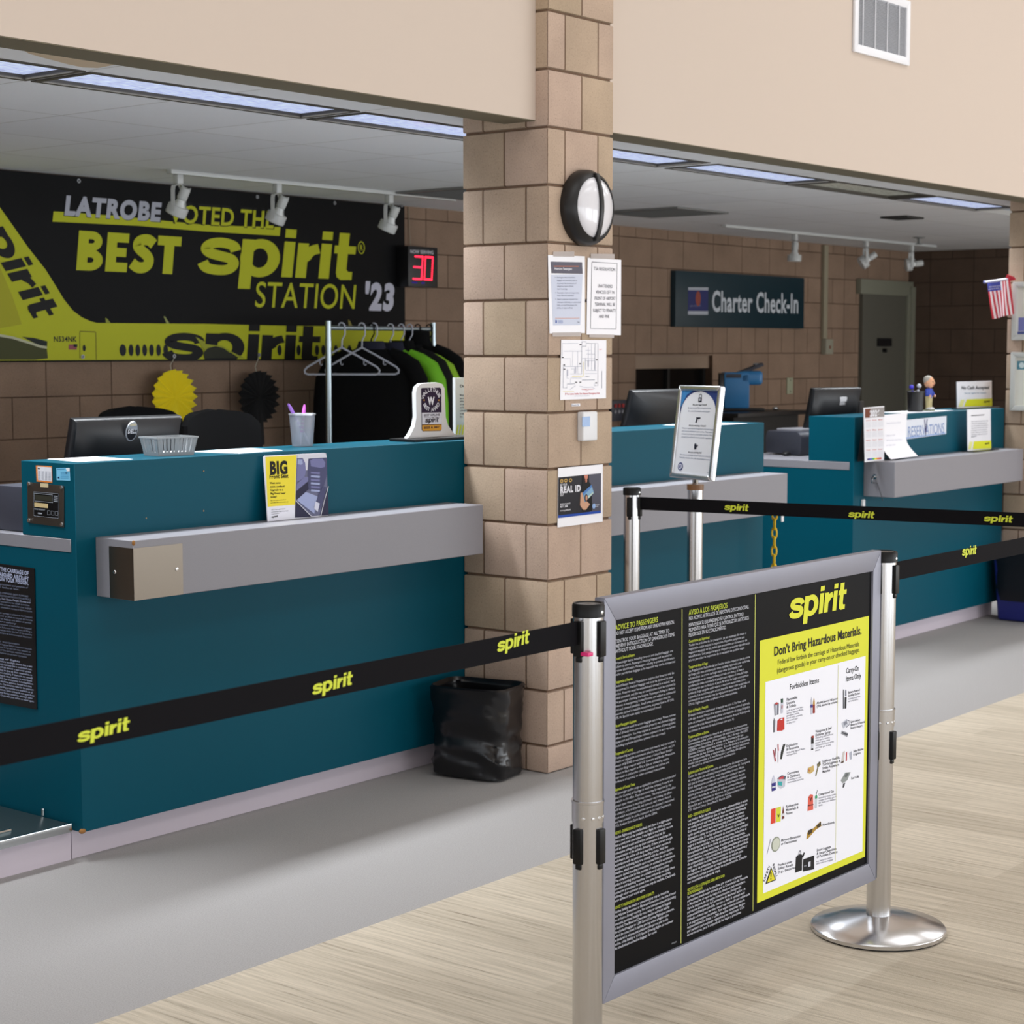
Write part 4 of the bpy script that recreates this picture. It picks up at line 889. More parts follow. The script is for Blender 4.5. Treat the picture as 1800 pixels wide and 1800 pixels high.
d.base = .0036; d.poly('emblem_print', (22, 24, 30), [(u+ex*.84*math.cos(a), v+ey*.84*math.sin(a)) for a in [2*math.pi*k/24+.18 for k in range(24)] if math.sin(a) < .42]).text('emblem_print', (214, 216, 222), 'DELL', (u-.0175, v-.006), .014, .035, 'h', 0, 'l', 1).rect('emblem_print', (206, 198, 170), u-.013, u+.013, v+.020, v+.028, 1)
d.build(t)
t2, fm, c, U, V, Nn = monitor((2.06, .93, 1.215), R(4), .50, .30, R(17), 'black monitor seen from behind between the middle pillar and the framed sign', WTZ)
MB().tube([c+Nn*.042+U*(.02*math.cos(a))+V*(.03*math.sin(a)-.09) for a in [2*math.pi*k/20 for k in range(20)]], .002, 6, closed=True).build('emblem', DARKG, t2)
t3, fm, c, U, V, Nn = monitor((3.74, .92, 1.18), R(16), .37, .33, R(14), 'black monitor seen from behind on the right counter with a white tag on its back', WTZ)
MB().tube([c+Nn*.042+U*(.02*math.cos(a))+V*(.028*math.sin(a)-.02) for a in [2*math.pi*k/20 for k in range(20)]], .002, 6, closed=True).build('emblem', DARKG, t3)
MB().obox(c+Nn*.036+V*.10+U*.03, U, V, Nn, -.024, .024, -.022, .022, -.004, .004).build('tag', WHITE, t3)
# the same desk: dark box, mouse
single(MB().box(-1.745, -1.60, .70, .86, WTZ+.0005, 1.125), 'card_printer', mat('slate_plastic', (58, 60, 72), .5), 'dark grey box on the worktop behind the keypad end of the left counter', 'printer', (-1.67, .78, WTZ), bevel=.008)
p = az(.99, 6, 917); t = thing('computer_mouse', 'black computer mouse on the worktop at the left edge of the picture', 'mouse', (p.x, p.y, WTZ))
MB().ball((p.x, p.y, WTZ+.004), .034, .056, .03, 18).build('body', BLACKG, t); MB().box(p.x-.1, p.x+.09, p.y-.09, p.y+.1, WTZ+.0003, WTZ+.003).build('mouse_pad', DARKG, t)
def chair(cx, cy, zt, yaw, label):
    t = thing('office_chair', label, 'chair', (cx, cy, 0), 'black office chairs behind the left counter')
    Ux, Nx = Vector((math.cos(yaw), math.sin(yaw), 0)), Vector((math.sin(yaw), -math.cos(yaw), 0)); c = Vector((cx, cy, 0)); zs = zt-.56
    bs = MB()
    for k in range(5):
        a = 2*math.pi*k/5; e = Vector((math.cos(a), math.sin(a), 0)); bs.tube([c+Z3*.11, c+e*.28+Z3*.075], [.022, .014], 8); bs.ball(c+e*.28+Z3*.03, .022, .022, .03, 10)
    bs.build('base', BLACK, t)
    MB().tube([c+Z3*.1, c+Z3*(zs-.05)], .025, 12).build('gas_lift', CHROME, t)
    MB().obox(c+Z3*zs, Ux, Nx, Z3, -.24, .24, -.23, .23, -.05, .04).build('seat', BLACKFAB, t, bevel=.03, seg=3)
    rings = []
    for i in range(11):
        f = i/10; z = zs+.10+f*.46; w = .225*(1-.10*abs(f-.35)) if f < .9 else .225*(.945)*(1-.16*((f-.9)/.1)**2)
        rg = []
        for k in range(16):
            a = 2*math.pi*k/16; s_ = math.copysign(abs(math.cos(a))**.5, math.cos(a)); q = math.copysign(abs(math.sin(a))**.6, math.sin(a))
            rg.append(c+Ux*(w*1.04*s_)-Nx*(.235+.025*f-.05*(s_*w/.225)**2+.0)+Nx*(.03*q)+Z3*(z-(.03*s_*s_*max(0, (f-.8)/.2))))
        rings.append(rg)
    MB().loft(rings).build('backrest', BLACKFAB, t)
    MB().tube([c-Nx*.1+Z3*(zs-.04), c-Nx*.26+Z3*(zs-.02), c-Nx*.285+Z3*(zs+.3)], .02, 8).build('back_bracket', BLACK, t)
chair(-.26, 1.20, 1.315, R(6), 'black office chair right of the monitor on the left counter')
chair(-.13, 1.90, 1.31, R(-4), 'black office chair almost hidden behind the monitor with the oval emblem')

# ------------------------------------------------------------------ clothes rack with hangers and jackets
RY, RZ = 2.90, 1.668
GALV = mat('galvanised_tube', (176, 190, 196), .28, .9)
t = thing('clothes_rack', 'chrome tube clothes rack in front of the banner end', 'clothes rack', (2.25, RY, 0))
MB().tube([(1.835, RY, RZ), (2.675, RY, RZ)], .0125, 14).build('rail', GALV, t)
for x in (1.83, 2.68):
    MB().tube([(x, RY, .07), (x, RY, 1.705)], .0165, 14).build('post', GALV, t)
    MB().tube([(x, RY, 1.565), (x, RY, 1.60)], .0182, 14).build('collar', GALV, t)
    MB().tube([(x, RY-.24, .07), (x, RY+.24, .07)], .014, 10).build('foot', GALV, t)
    for y in (RY-.22, RY+.22): MB().lathe([(.028, -.01), (.028, .01)], (x, y, .0282), (1, 0, 0), 20).box(x-.006, x+.006, y-.006, y+.006, .03, .07).build('caster', BLACK, t)
MB().tube([(1.83, RY, .25), (2.68, RY, .25)], .0125, 12).build('lower_bar', GALV, t)
HGW = mat('white_hanger', (186, 190, 202), .4)
def rx(px): return 1.84+(px-580)*.00463
def hanger(x, dr, m, label, grp='hangers on the clothes rack', drop=.0):
    d = Vector((dr[0], dr[1], 0)).normalized(); c = Vector((x, RY, RZ)); nz = RZ-.105-drop
    t = thing('clothes_hanger', label, 'hanger', (x, RY, RZ), grp)
    hk = [c+d*(.018*math.cos(a))+Z3*(.0145+.022*math.sin(a)-.008) for a in [math.pi*1.05-math.pi*1.05*k/10 for k in range(11)]]
    MB().tube(hk+[c+d*.018-Z3*.035, c+d*.002-Z3*.065, Vector((x, RY, nz))], .0042, 8).build('hook', m, t)
    o = Vector((x, RY, nz)); P = [o, o+d*.085-Z3*.045, o+d*.19-Z3*.105, o+d*.205-Z3*.122, o+d*.203-Z3*.138, o+d*.185-Z3*.145, o-Z3*.145, o-d*.185-Z3*.145, o-d*.203-Z3*.138, o-d*.205-Z3*.122, o-d*.19-Z3*.105, o-d*.085-Z3*.045]
    MB().tube(P, .0055, 8, closed=True).build('frame', m, t)
    for s_ in (.12, -.12): MB().tube([o+d*s_-Z3*.068, o+d*s_-Z3*.09, o+d*(s_+.008)-Z3*.096, o+d*(s_+.014)-Z3*.088], .003, 6).build('strap_hook', m, t)
hanger(rx(600), (.55, -.83), HGW, 'empty white hanger at the left end of the clothes rack, nearer the post')
hanger(rx(634), (.50, -.86), HGW, 'empty white hanger second from the left post of the clothes rack')
def jacket(x, dr, cols, label, zn=0, wd=1.0, collar=0.0, ln=.80):
    d = Vector((dr[0], dr[1], 0)).normalized(); n = Vector((-d.y, d.x, 0)); o = Vector((x, RY, RZ-.085+zn))
    t = thing('jacket', label, 'jacket', (x, RY, RZ), 'jackets on the clothes rack'); random.seed(int(x*1000))
    lv = [(.045, .035, .0), (.075, .045, -.02), (.13, .05, -.05), (.19, .052, -.085), (.228, .055, -.13), (.236, .055, -.24), (.225, .055, -.40), (.228, .058, -.58), (.232, .06, -ln)]
    rings = []
    for w, th, z in lv:
        ph = random.uniform(0, 6); rg = []
        for k in range(28):
            a = 2*math.pi*k/28; fo = 1+.10*math.sin(5*a+ph)*(1 if z < -.2 else .3)
            rg.append(o+d*(w*wd*math.copysign(abs(math.cos(a))**.7, math.cos(a)))+n*(th*.62*fo*math.copysign(abs(math.sin(a))**.8, math.sin(a)))+Z3*z)
        rings.append(rg)
    MB().loft(rings).build('body', cols[0], t)
    for s_ in (1, -1):
        P = [o+d*s_*wd*a+Z3*b+n*.0 for a, b in ((.10, -.045), (.16, -.08), (.215, -.125), (.25, -.20), (.265, -.32), (.27, -.45), (.272, -.60), (.268, -.66))]
        MB().tube(P, [.030, .042, .052, .054, .05, .046, .04, .036], 14).build('sleeve', cols[1], t)
    if collar: MB().loft([[o+d*(w*math.cos(a))+n*(w*.62*math.sin(a))+Z3*z for a in [2*math.pi*k/20 for k in range(20)]] for w, z in ((.085, -.03), (.075, .0), (.07, collar), (.06, collar), (.06, .0))]).build('collar', cols[2] if len(cols) > 2 else cols[0], t)
    c = Vector((x, RY, RZ)); hm = cols[-1] if len(cols) > 3 else HGW
    MB().tube([c+d*(.017*math.cos(a))+Z3*(.006+.02*math.sin(a)) for a in [math.pi-math.pi*k/8 for k in range(9)]]+[c+d*.017-Z3*.03, c-Z3*.06, c-Z3*.10+Z3*zn], .004, 8).build('hanger_hook', hm, t)
JB = mat('jacket_black', (14, 14, 15), .9, spec=.15, noise=.4, nscale=60); JB2 = mat('jacket_soft_black', (20, 20, 21), .8, spec=.2, noise=.3, nscale=90)
JG = mat('jacket_green', (118, 196, 30), .75); JL = mat('jacket_lime', (150, 200, 40), .75); JGR = mat('jacket_grey', (150, 152, 156), .85); JN = mat('jacket_navy', (22, 24, 44), .9)
hanger(rx(655), (.45, -.89), HGW, 'thin white hanger just left of the black jackets on the rack', drop=.01)
jacket(rx(650), (.55, -.84), (JB, JB, JN, JB), 'black jacket at the front of the row on the clothes rack', 0, 1.04, .015)
jacket(rx(684), (.45, -.89), (JG, JG, JN), 'jacket with bright green shoulder and sleeve on the clothes rack', -.01, 1.05, .02)
jacket(rx(703), (.42, -.9), (JB2, JB2, JB, HGW), 'black jacket between the green and the lime trimmed jackets', .0, 1.0, .02)
jacket(rx(718), (.4, -.92), (JL, JL, JB), 'jacket with a lime green sleeve between two black jackets on the rack', -.02, 1.0, .015)
jacket(rx(733), (.4, -.92), (JB, JB, JB, JB), 'black fleece with a stand-up collar near the right end of the rack', .02, 1.0, .055)
jacket(rx(754), (.4, -.92), (JGR, JGR, JGR, JB), 'light grey jacket last in the row by the right post of the rack', -.045, 1.02, .01)

# ------------------------------------------------------------------ right bay: side table, coffee maker, printer, power strip
t = thing('side_table', 'black side table under the blue coffee maker', 'table', (5.98, 2.9, 0))
MB().box(5.52, 6.48, 2.62, 3.2, 1.085, 1.115).build('tabletop', BLACK, t, bevel=.003)
MB().box(5.56, 6.44, 2.68, 3.18, .02, 1.085).build('cabinet', mat('black_cabinet', (10, 10, 10), .5), t, smooth=False)
c = Vector((6.02, 2.92, 1.116)); t = thing('coffee_maker', 'bright blue single-serve coffee maker on the black side table', 'coffee maker', tuple(c))
BLU1 = mat('coffee_blue', (52, 128, 186), .35)
e = Vector((.62, -.785, 0)); n = Vector((.785, .62, 0))                      # it faces right in the picture
def cm(u0, u1, w, z0, z1): return MB().obox(c, e, n, Z3, u0, u1, -w, w, z0, z1)
cm(-.12, .06, .10, .02, .275).build('tower', BLU1, t, bevel=.012); cm(-.02, .155, .10, .185, .285).build('brew_head', BLU1, t, bevel=.03, seg=3)
cm(-.14, .17, .105, 0, .02).build('drip_base', BLACK, t, bevel=.004); cm(-.145, -.121, .09, .02, .27).build('water_tank', mat('smoked_tank', (20, 22, 26), .2), t, bevel=.006)
MB().obox(c+e*.09+Z3*.305, (e*.93+Z3*.36).normalized(), n, (e*-.36+Z3*.93).normalized(), -.09, .075, -.08, .08, -.012, .012).build('lid_handle', DARKG, t, bevel=.006)
MB().ball(c+e*.12+Z3*.33, .03, .03, .01).build('lid_button', mat('lid_silver', (180, 184, 190), .3, .6), t)
cm(-.11, -.0, .101, .235, .265).build('control_strip', DARKG, t, bevel=.003)
single(MB().ball((6.32, 2.80, 1.128), .03, .02, .014), 'coffee_pod', CHROME, 'small shiny coffee pod beside the blue coffee maker', 'pod', (6.32, 2.80, 1.116))
t = thing('label_printer', 'dark grey printer on the worktop left of the right counter\'s ledge', 'printer', (3.50, 1.0, WTZ))
pr = MB(); U = Vector((.95, -.2, 0)).normalized(); V = Vector((.2, .95, 0)).normalized(); o = Vector((3.52, .985, WTZ))
pr.prism([(-.12, 0), (-.13, .03), (-.13, .11), (-.10, .13), (.12, .13), (.13, .09), (.13, .01)], o, V, Z3, U, -.14, .17); pr.build('body', DARKG, t, bevel=.012)
pr2 = MB().obox(o+Z3*.129, U, V, Z3, -.08, .16, -.08, .10, 0, .012); pr2.build('paper_tray', mat('tray_grey', (150, 150, 158), .4), t, bevel=.003)
MB().obox(o, U, V, Z3, .05, .15, -.142, -.13, .015, .026).build('blue_strip', mat('blue_label', (60, 110, 220), .4), t)
single(MB().ball((3.33, .96, WTZ+.012), .03, .022, .014), 'cable_end', BLACK, 'small black plug on the worktop left of the dark grey printer', 'plug', (3.33, .96, WTZ))
p = on(1, 3.38, 1090, 721)
t = thing('power_strip', 'dark power strip with red switches on the back wall behind the middle pillar', 'power strip', tuple(p))
MB().box(p.x-.12, p.x+.08, 3.37, 3.419, p.z-.075, p.z+.07).build('case', DARKG, t, bevel=.004)
for k in range(4):
    x = p.x-.085+k*.045; MB().box(x, x+.022, 3.362, 3.371, p.z+.02, p.z+.045).build('switch', mat('red_switch', (170, 40, 40), .4), t); MB().lathe([(.012, 0), (.012, .006)], (x+.01, 3.37, p.z-.01), (0, -1, 0), 12).build('socket', mat('socket_grey', (150, 150, 156), .4), t)
sheet([(1.62, .60), (1.66, .42), (2.02, .40), (1.98, .62)], TZ, 'paper_sheet', 'white paper on the middle counter top behind the framed sign')

# ------------------------------------------------------------------ on counter three
sheet([(3.70, .44), (4.28, .45), (4.30, .64), (3.72, .63)], TZ, 'paper_sheet', 'white papers on the right counter top left of the small figurine')
SZ = .985
def stand_sign(pxs, y, z, label, name='counter_sign', foot=True, cat='sign'):
    f = Frame((0, y, 0), X3, Z3); q = [f.uv(*p) for p in pxs]; zb = min(b for a, b in q); off = z+.006-zb
    q = [(a, b+off) for a, b in q]; bz = z+.006
    q[2] = (q[2][0], bz); q[3] = (q[3][0], bz)
    t = thing(name, label, cat, ((q[0][0]+q[2][0])/2, y, z))
    MB().prism(q, f.o, f.U, f.V, f.N, -.006, 0).build('card', mat('card_white', (232, 233, 240), .4), t, bevel=.001)
    if foot: MB().box(q[3][0]-.01, q[2][0]+.02, y-.04, y+.035, z+.0003, z+.006).build('foot', mat('clear_foot', (40, 44, 46), .15), t, bevel=.002)
    return t, f, off
Q8 = lambda x, y: (1550+x/7.2, 600+y/7.2)
class OD(Deco):
    def __init__(s, f, off): Deco.__init__(s, f); s.off = off; fr0 = f; s.fr = Frame(f.o+f.V*off, f.U, f.V)
    def _px(s): return s
def od(f, off):
    d = Deco(f, .0008); uv0 = f.uv
    class F2(Frame): pass
    g = F2(f.o, f.U, f.V); g.uv = lambda px, py, w=0: (uv0(px, py)[0], uv0(px, py)[1]+off); d.fr = g; return d
YEL = (216, 218, 40)
t, f, off = stand_sign([Q8(955, 488), Q8(1392, 478), Q8(1396, 800), Q8(960, 808)], .53, TZ, 'white and yellow sign saying no cash accepted on the right counter top')
d = od(f, off); d.pt('lettering', (70, 72, 80), 'No Cash Accepted', Q8(1005, 585), Q8(1358, 580), 5.6, 'b'); d.pt('lettering', (150, 170, 190), 'See an agent for details', Q8(1045, 642), Q8(1320, 637), 2.6, 'm')
d.pp('stripes', YEL, [Q8(1075, 712), Q8(1395, 700), Q8(1397, 796), Q8(1040, 803)]); d.pp('stripes', (226, 226, 150), [Q8(1000, 716), Q8(1050, 714), Q8(1020, 804), Q8(970, 805)]); d.plogo('lettering', (60, 60, 20), Q8(1285, 752), Q8(1365, 748), 2.4, .16, 2); d.build(t)
t, f, off = stand_sign([Q8(1087, 838), Q8(1380, 826), Q8(1384, 1332), Q8(1092, 1345)], .335, SZ, 'upright white sign with a yellow foot on the right end of the right counter\'s shelf')
d = od(f, off); d.pt('lettering', (80, 80, 90), 'Announcement', Q8(1130, 920), Q8(1295, 910), 2.6, 'b')
for i, (s_, x1) in enumerate((('Please be advised that our check-in desk', 1345), ('closes before scheduled departure', 1330), ('time. All passengers must present a', 1345), ('valid photo ID at the counter and', 1338), ('at the gate before boarding the', 1328), ('aircraft. Thank you for choosing to', 1335), ('travel with us today and enjoy your', 1335), ('flight', 1200))): d.pt('lettering', (120, 124, 136), s_, Q8(1130, 994+i*28), Q8(x1, 984+i*27.5), 1.9, 'm')
d.pp('stripes', YEL, [Q8(1165, 1240), Q8(1382, 1228), Q8(1384, 1328), Q8(1150, 1340)]); d.pp('stripes', (226, 226, 150), [Q8(1110, 1245), Q8(1150, 1242), Q8(1130, 1340), Q8(1094, 1341)]); d.plogo('lettering', (60, 60, 20), Q8(1302, 1278), Q8(1358, 1272), 2.4, .16, 2); d.build(t)
# desk calendar, curled sheet, name board
t = thing('desk_calendar', 'standing 2026 desk calendar at the left end of the right counter\'s shelf', 'calendar', (3.31, .32, SZ))
f = Frame((0, .335, 0), X3, Z3); Qa = lambda x, y: (1300+x/6, 600+y/6)
q = [f.uv(*Qa(*p)) for p in ((1310, 660), (1526, 642), (1524, 1215), (1322, 1232))]; zb = min(b for a, b in q); off = SZ+.001-zb; q = [(a, b+off) for a, b in q]; q[2] = (q[2][0], SZ+.001); q[3] = (q[3][0], SZ+.001)
MB().prism(q, f.o, f.U, f.V, f.N, -.0015, 0).build('front_card', mat('card_white', (232, 233, 240), .4), t, smooth=False)
MB().add([(q[0][0]+.01, .337, q[0][1]-.02), (q[1][0], .337, q[1][1]-.02), (q[2][0]+.02, .385, SZ+.002), (q[3][0]+.02, .385, SZ+.002), (q[0][0]+.01, .339, q[0][1]-.02), (q[1][0], .339, q[1][1]-.02), (q[2][0]+.02, .387, SZ+.002), (q[3][0]+.02, .387, SZ+.002)], [(0, 1, 2, 3), (7, 6, 5, 4), (0, 4, 5, 1), (1, 5, 6, 2), (2, 6, 7, 3), (3, 7, 4, 0)]).build('back_support', BLACK, t, smooth=False)
d = od(f, off); d.pp('printing', (150, 146, 146), [Qa(1322, 672), Qa(1526, 655), Qa(1526, 755), Qa(1322, 768)]); d.pp('printing', (112, 62, 46), [Qa(1324, 674), Qa(1380, 669), Qa(1376, 764), Qa(1324, 767)], 1)
d.pt('lettering', (232, 232, 240), '2026', Qa(1372, 752), Qa(1476, 745), 10, 'h', 0, 2)
MN = ['January', 'February', 'March', 'April', 'May', 'June', 'July', 'August', 'September', 'October', 'November', 'December']
for r in range(4):
    for k in range(3):
        x, y = 1334+k*64, 800+r*104-k*4; d.pt('lettering', (200, 96, 90), MN[r*3+k], Qa(x, y), Qa(x+46, y-3), 1.6, 'b')
        for j in range(4): d.pp('printing', (196, 198, 208), [Qa(x-4, y+16+j*15), Qa(x+50, y+13+j*15), Qa(x+50, y+16+j*15), Qa(x-4, y+19+j*15)], 1)
for k in range(6): d.pp('printing', ((60, 60, 120), (80, 90, 200), (60, 180, 90), (230, 220, 60), (230, 120, 50), (200, 70, 60))[k], [Qa(1345+k*25, 1196-k*2), Qa(1370+k*25, 1194-k*2), Qa(1370+k*25, 1212-k*2), Qa(1345+k*25, 1214-k*2)], 1)
d.build(t)
t = thing('paper_sheet', 'curled white sheet leaning beside the desk calendar on the right counter', 'paper', (3.62, .33, SZ))
f = Frame((0, .345, 0), X3, Z3); xl0, xl1 = f.uv(1555, 720)[0], f.uv(1606, 800)[0]; xr0, xr1 = f.uv(1598, 720)[0], f.uv(1611, 790)[0]
N_ = 10; A_, B_ = [], []
for i in range(N_+1):
    g = i/N_; z = SZ+.006+(.225)*(1-g); y = .375-.02*(1-g)-.09*max(0, g-.62)**1.5*3.2; A_.append(Vector((f.uv(1556, 720)[0]+.0*g, y, z))); B_.append(Vector((xr0+.035*g**1.6+.0, y, z+.004)))
mb = MB(); k0 = [v for p in zip(A_, B_) for v in p]; n0 = len(k0); mb.add(k0+[v+Vector((0, .0012, 0)) for v in k0], [(2*i, 2*i+1, 2*i+3, 2*i+2) for i in range(N_)]+[(n0+2*i+2, n0+2*i+3, n0+2*i+1, n0+2*i) for i in range(N_)]+[(2*i+2, n0+2*i+2, n0+2*i, 2*i) for i in range(N_)]+[(2*i+1, n0+2*i+1, n0+2*i+3, 2*i+3) for i in range(N_)])
mb.build('sheet', PAPER, t)
fq = Frame((0, .354, 0), X3, Z3); d = Deco(fq, .0004)
for s_, px, x1 in (('Reservations are closed', 742, 1583), ('Please call', 764, 1573), ('the number listed below', 772, 1586), ('for help today', 781, 1574)): d.pt('lettering', (186, 188, 204), s_, (1558, px+3), (x1, px+1.5), 2.2, 'm')
d.build(t)
t, d = board(Frame((0, .3998, 0), X3, Z3), [Q8(300, 995), Q8(810, 945), Q8(806, 1172), Q8(296, 1240)], .004, 'name_board', 'white reservations board fixed to the front of the right counter', 'sign', mat('board_white', (222, 228, 240), .4), frm='board')
d.pp('stripe', (150, 176, 220), [Q8(300, 1215), Q8(806, 1155), Q8(806, 1170), Q8(298, 1236)]); d.pt('lettering', (128, 152, 200), 'RESERVATIONS', Q8(325, 1212), Q8(790, 1158), 18, 'r'); d.pt('lettering', (66, 62, 110), 'V', Q8(535, 1190), Q8(575, 1185), 27, 'b', 0, 2)
d.build(t)
# pen holder, figurine, phone
c = Vector((ay(.54, 1609, 718).x, .54, TZ)); t = thing('pen_holder', 'black pen holder with blue pens on the right counter top', 'pen holder', tuple(c))
MB().lathe([(.0001, .001), (.04, .001), (.046, .105), (.049, .107), (.049, .112), (.043, .108), (.037, .004), (.0001, .004)], c, (0, 0, 1), 24).build('cup', BLACK, t)
def pen2(a, b, col, lab):
    a, b = Vector(a), Vector(b); e = (b-a).normalized(); L_ = (b-a).length; t = thing('pen', lab, 'pen', tuple(a), 'pens in the black holder')
    MB().lathe([(.006, 0), (.0065, L_*.85)], a, e, 12).build('barrel', col, t); MB().ball(b, .013, .013, .013, 12).build('top', col, t)
pen2(c+Vector((.012, 0, .006)), c+Vector((-.03, .01, .135)), mat('pen_blue', (60, 52, 190), .3), 'blue pen with a round top in the black holder')
pen2(c+Vector((-.005, 0, .006)), c+Vector((.03, -.005, .14)), mat('pen_white', (196, 200, 210), .3), 'white pen with a round top in the black holder')
c = Vector((ay(.54, 1632.5, 718).x, .54, TZ)); t = thing('bobblehead', 'small bobblehead figurine of a man in a blue shirt on the right counter', 'figurine', tuple(c))
SKIN = mat('figurine_skin', (226, 170, 132), .5); KH = mat('figurine_khaki', (176, 164, 120), .6); BS = mat('figurine_blue', (44, 72, 176), .5); HR = mat('figurine_hair', (172, 168, 160), .6)
MB().lathe([(.0001, 0), (.035, 0), (.035, .006), (.0001, .006)], c, (0, 0, 1), 24).build('base', mat('figurine_base', (120, 130, 90), .5), t)
lg = MB()
for s_ in (-1, 1): lg.tube([c+Vector((.013*s_, 0, .008)), c+Vector((.013*s_, 0, .045)), c+Vector((.010*s_, 0, .08))], [.011, .012, .016], 12)
lg.build('trousers', KH, t)
for s_ in (-1, 1): MB().ball(c+Vector((.014*s_, -.008, .012)), .012, .02, .009).build('shoe', WHITE, t)
MB().loft([[c+Vector((w*math.cos(a), w*.7*math.sin(a), z)) for a in [2*math.pi*k/18 for k in range(18)]] for w, z in ((.022, .072), (.025, .09), (.028, .108), (.026, .12), (.012, .128))]).build('shirt', BS, t)
ar = MB()
for s_ in (-1, 1): ar.tube([c+Vector((.025*s_, 0, .116)), c+Vector((.036*s_, -.004, .098)), c+Vector((.03*s_, -.018, .086))], [.009, .008, .006], 10)
ar.build('arms', BS, t)
for s_ in (-1, 1): MB().ball(c+Vector((.029*s_, -.021, .083)), .007, .007, .007).build('hand', SKIN, t)
hd = MB().ball(c+Vector((0, 0, .158)), .027, .029, .034, 20).ball(c+Vector((0, -.03, .155)), .005, .007, .006, 8)
for s_ in (-1, 1): hd.ball(c+Vector((.027*s_, 0, .157)), .005, .007, .009, 8)
hd.tube([c+Vector((0, 0, .12)), c+Vector((0, 0, .14))], .009, 10); h_ = hd.build('head', SKIN, t)
MB().ball(c+Vector((0, .007, .17)), .0285, .027, .027, 20).build('hair', HR, h_)
for s_ in (-1, 1): MB().ball(c+Vector((.010*s_, -.0275, .162)), .003, .003, .003, 8).build('eye', BLACK, h_)
MB().tube([c+Vector((-.009, -.026, .144)), c+Vector((0, -.029, .142)), c+Vector((.009, -.026, .144))], .0018, 6).build('mouth', mat('figurine_mouth', (150, 70, 64), .5), h_)
p = ay(1.0, 1510, 716)
p2_ = ay(1.0, 1510, 705)
single(MB().box(p.x-.028, p.x+.028, .98, 1.02, WTZ+.0005, p2_.z), 'phone_handset', BLACK, 'small black upright handset behind the desk calendar', 'phone', (p.x, 1.0, WTZ), bevel=.006)

# ------------------------------------------------------------------ on the middle pillar
fp = Frame((0, -.0005, 0), X3, Z3)
t = thing('bulkhead_lamp', 'round black and white bulkhead lamp high on the middle block pillar', 'wall lamp', (.207, 0, 2.062))
lc = Vector((.207, -.0005, 2.062)); A = (0, -1, 0)
MB().lathe([(.0001, 0), (.136, 0), (.138, .006), (.136, .03), (.124, .052), (.112, .060), (.108, .056)], lc, A, 56).build('housing', BLACK, t)
MB().lathe([(.110, .052), (.106, .060), (.09, .069), (.06, .077), (.03, .081), (.0001, .082)], lc, A, 56).build('lens', mat('opal_lens', (228, 228, 234), .15, coat=.6), t)
pts = [lc+Vector((0, -.060-.024*max(0, 1-(z/.118)**2)-.002, z)) for z in [-.122+.244*k/16 for k in range(17)]]
MB().loft([[p+Vector((sx*.009, sy, 0)) for sx, sy in ((-1, .01), (1, .01), (1, -.006), (-1, -.006))] for p in pts]).build('guard_bar', BLACK, t, bevel=.002)
TAPE = mat('clear_tape', (206, 196, 192), .3, alpha=.55)
def note(pxs, label, curl=0, tapes=()):
    q = [fp.uv(*p) for p in pxs]; c = fp.pt(sum(a for a, b in q)/4, sum(b for a, b in q)/4)
    t = thing('paper_notice', label, 'notice', tuple(c), 'papers taped to the middle pillar')
    MB().prism(q, fp.o, fp.U, fp.V, fp.N, .002, .003).build('sheet', PAPER, t, smooth=False)
    for tp in tapes: MB().prism([fp.uv(*p) for p in tp], fp.o, fp.U, fp.V, fp.N, .0033, .0038).build('tape', TAPE, t, smooth=False)
    return t, Deco(Frame(fp.pt(0, 0, .003), fp.U, fp.V), .0004)
Qn = lambda a: [(960+x/10, 430+y/10) for x, y in a]
t, d = note(Qn([(22, 182), (668, 205), (672, 1555), (50, 1562)]), 'white passenger notice with a dark heading, left one below the wall lamp', tapes=(Qn([(110, 125), (480, 120), (480, 215), (110, 210)]), Qn([(100, 1545), (600, 1540), (600, 1610), (100, 1615)])))
d.pp('panel', (206, 212, 230), Qn([(80, 530), (640, 520), (600, 1415), (120, 1420)])).pp('panel', (98, 96, 110), Qn([(76, 298), (628, 310), (638, 512), (92, 502)]), 1).pp('panel', (196, 116, 84), Qn([(130, 372), (570, 374), (570, 388), (130, 386)]), 2)
d.pt('lettering', (226, 226, 234), 'Attention Passengers', Qn([(138, 440)])[0], Qn([(448, 446)])[0], 4, 'b', 0, 3)
for i, (s_, x0, x1, y) in enumerate((('Passengers must control their', 180, 512, 588), ('baggage and personal property', 186, 540, 640), ('to prevent the introduction of', 188, 525, 692), ('dangerous items without', 190, 475, 742), ('their knowledge.', 190, 375, 792), ('Passengers must not accept items', 190, 572, 858), ('from unknown individuals.', 192, 490, 908), ('Report suspicious requests from', 192, 552, 972), ('unknown individuals, or unattended', 190, 600, 1024), ('items, to Law Enforcement, the', 188, 540, 1074), ('airline, or airport officials.', 186, 470, 1124))):
    d.pt('lettering', (128, 132, 150), s_, Qn([(x0, y)])[0], Qn([(x1, y)])[0], 2.6, 'r', 0, 2)
for x, y in ((155, 575), (160, 845), (162, 958)): d.pp('lettering', (140, 144, 160), Qn([(x-5, y-5), (x+5, y-5), (x+5, y+5), (x-5, y+5)]), 2)
d.pp('panel', (214, 150, 124), Qn([(158, 1290), (582, 1288), (582, 1296), (158, 1298)]), 1).pp('panel', (84, 104, 176), Qn([(160, 1325), (186, 1325), (186, 1378), (160, 1378)]), 1)
for i in range(3): d.pt('lettering', (110, 130, 190), ('Transportation', 'Security', 'Administration')[i], Qn([(206, 1340+i*20)])[0], Qn([(290, 1340+i*20)])[0], 1.3, 'b', 0, 2)
d.pt('lettering', (110, 112, 130), 'TSA', Qn([(540, 1374)])[0], Qn([(582, 1372)])[0], 1.8, 'b', 0, 2); d.build(t)
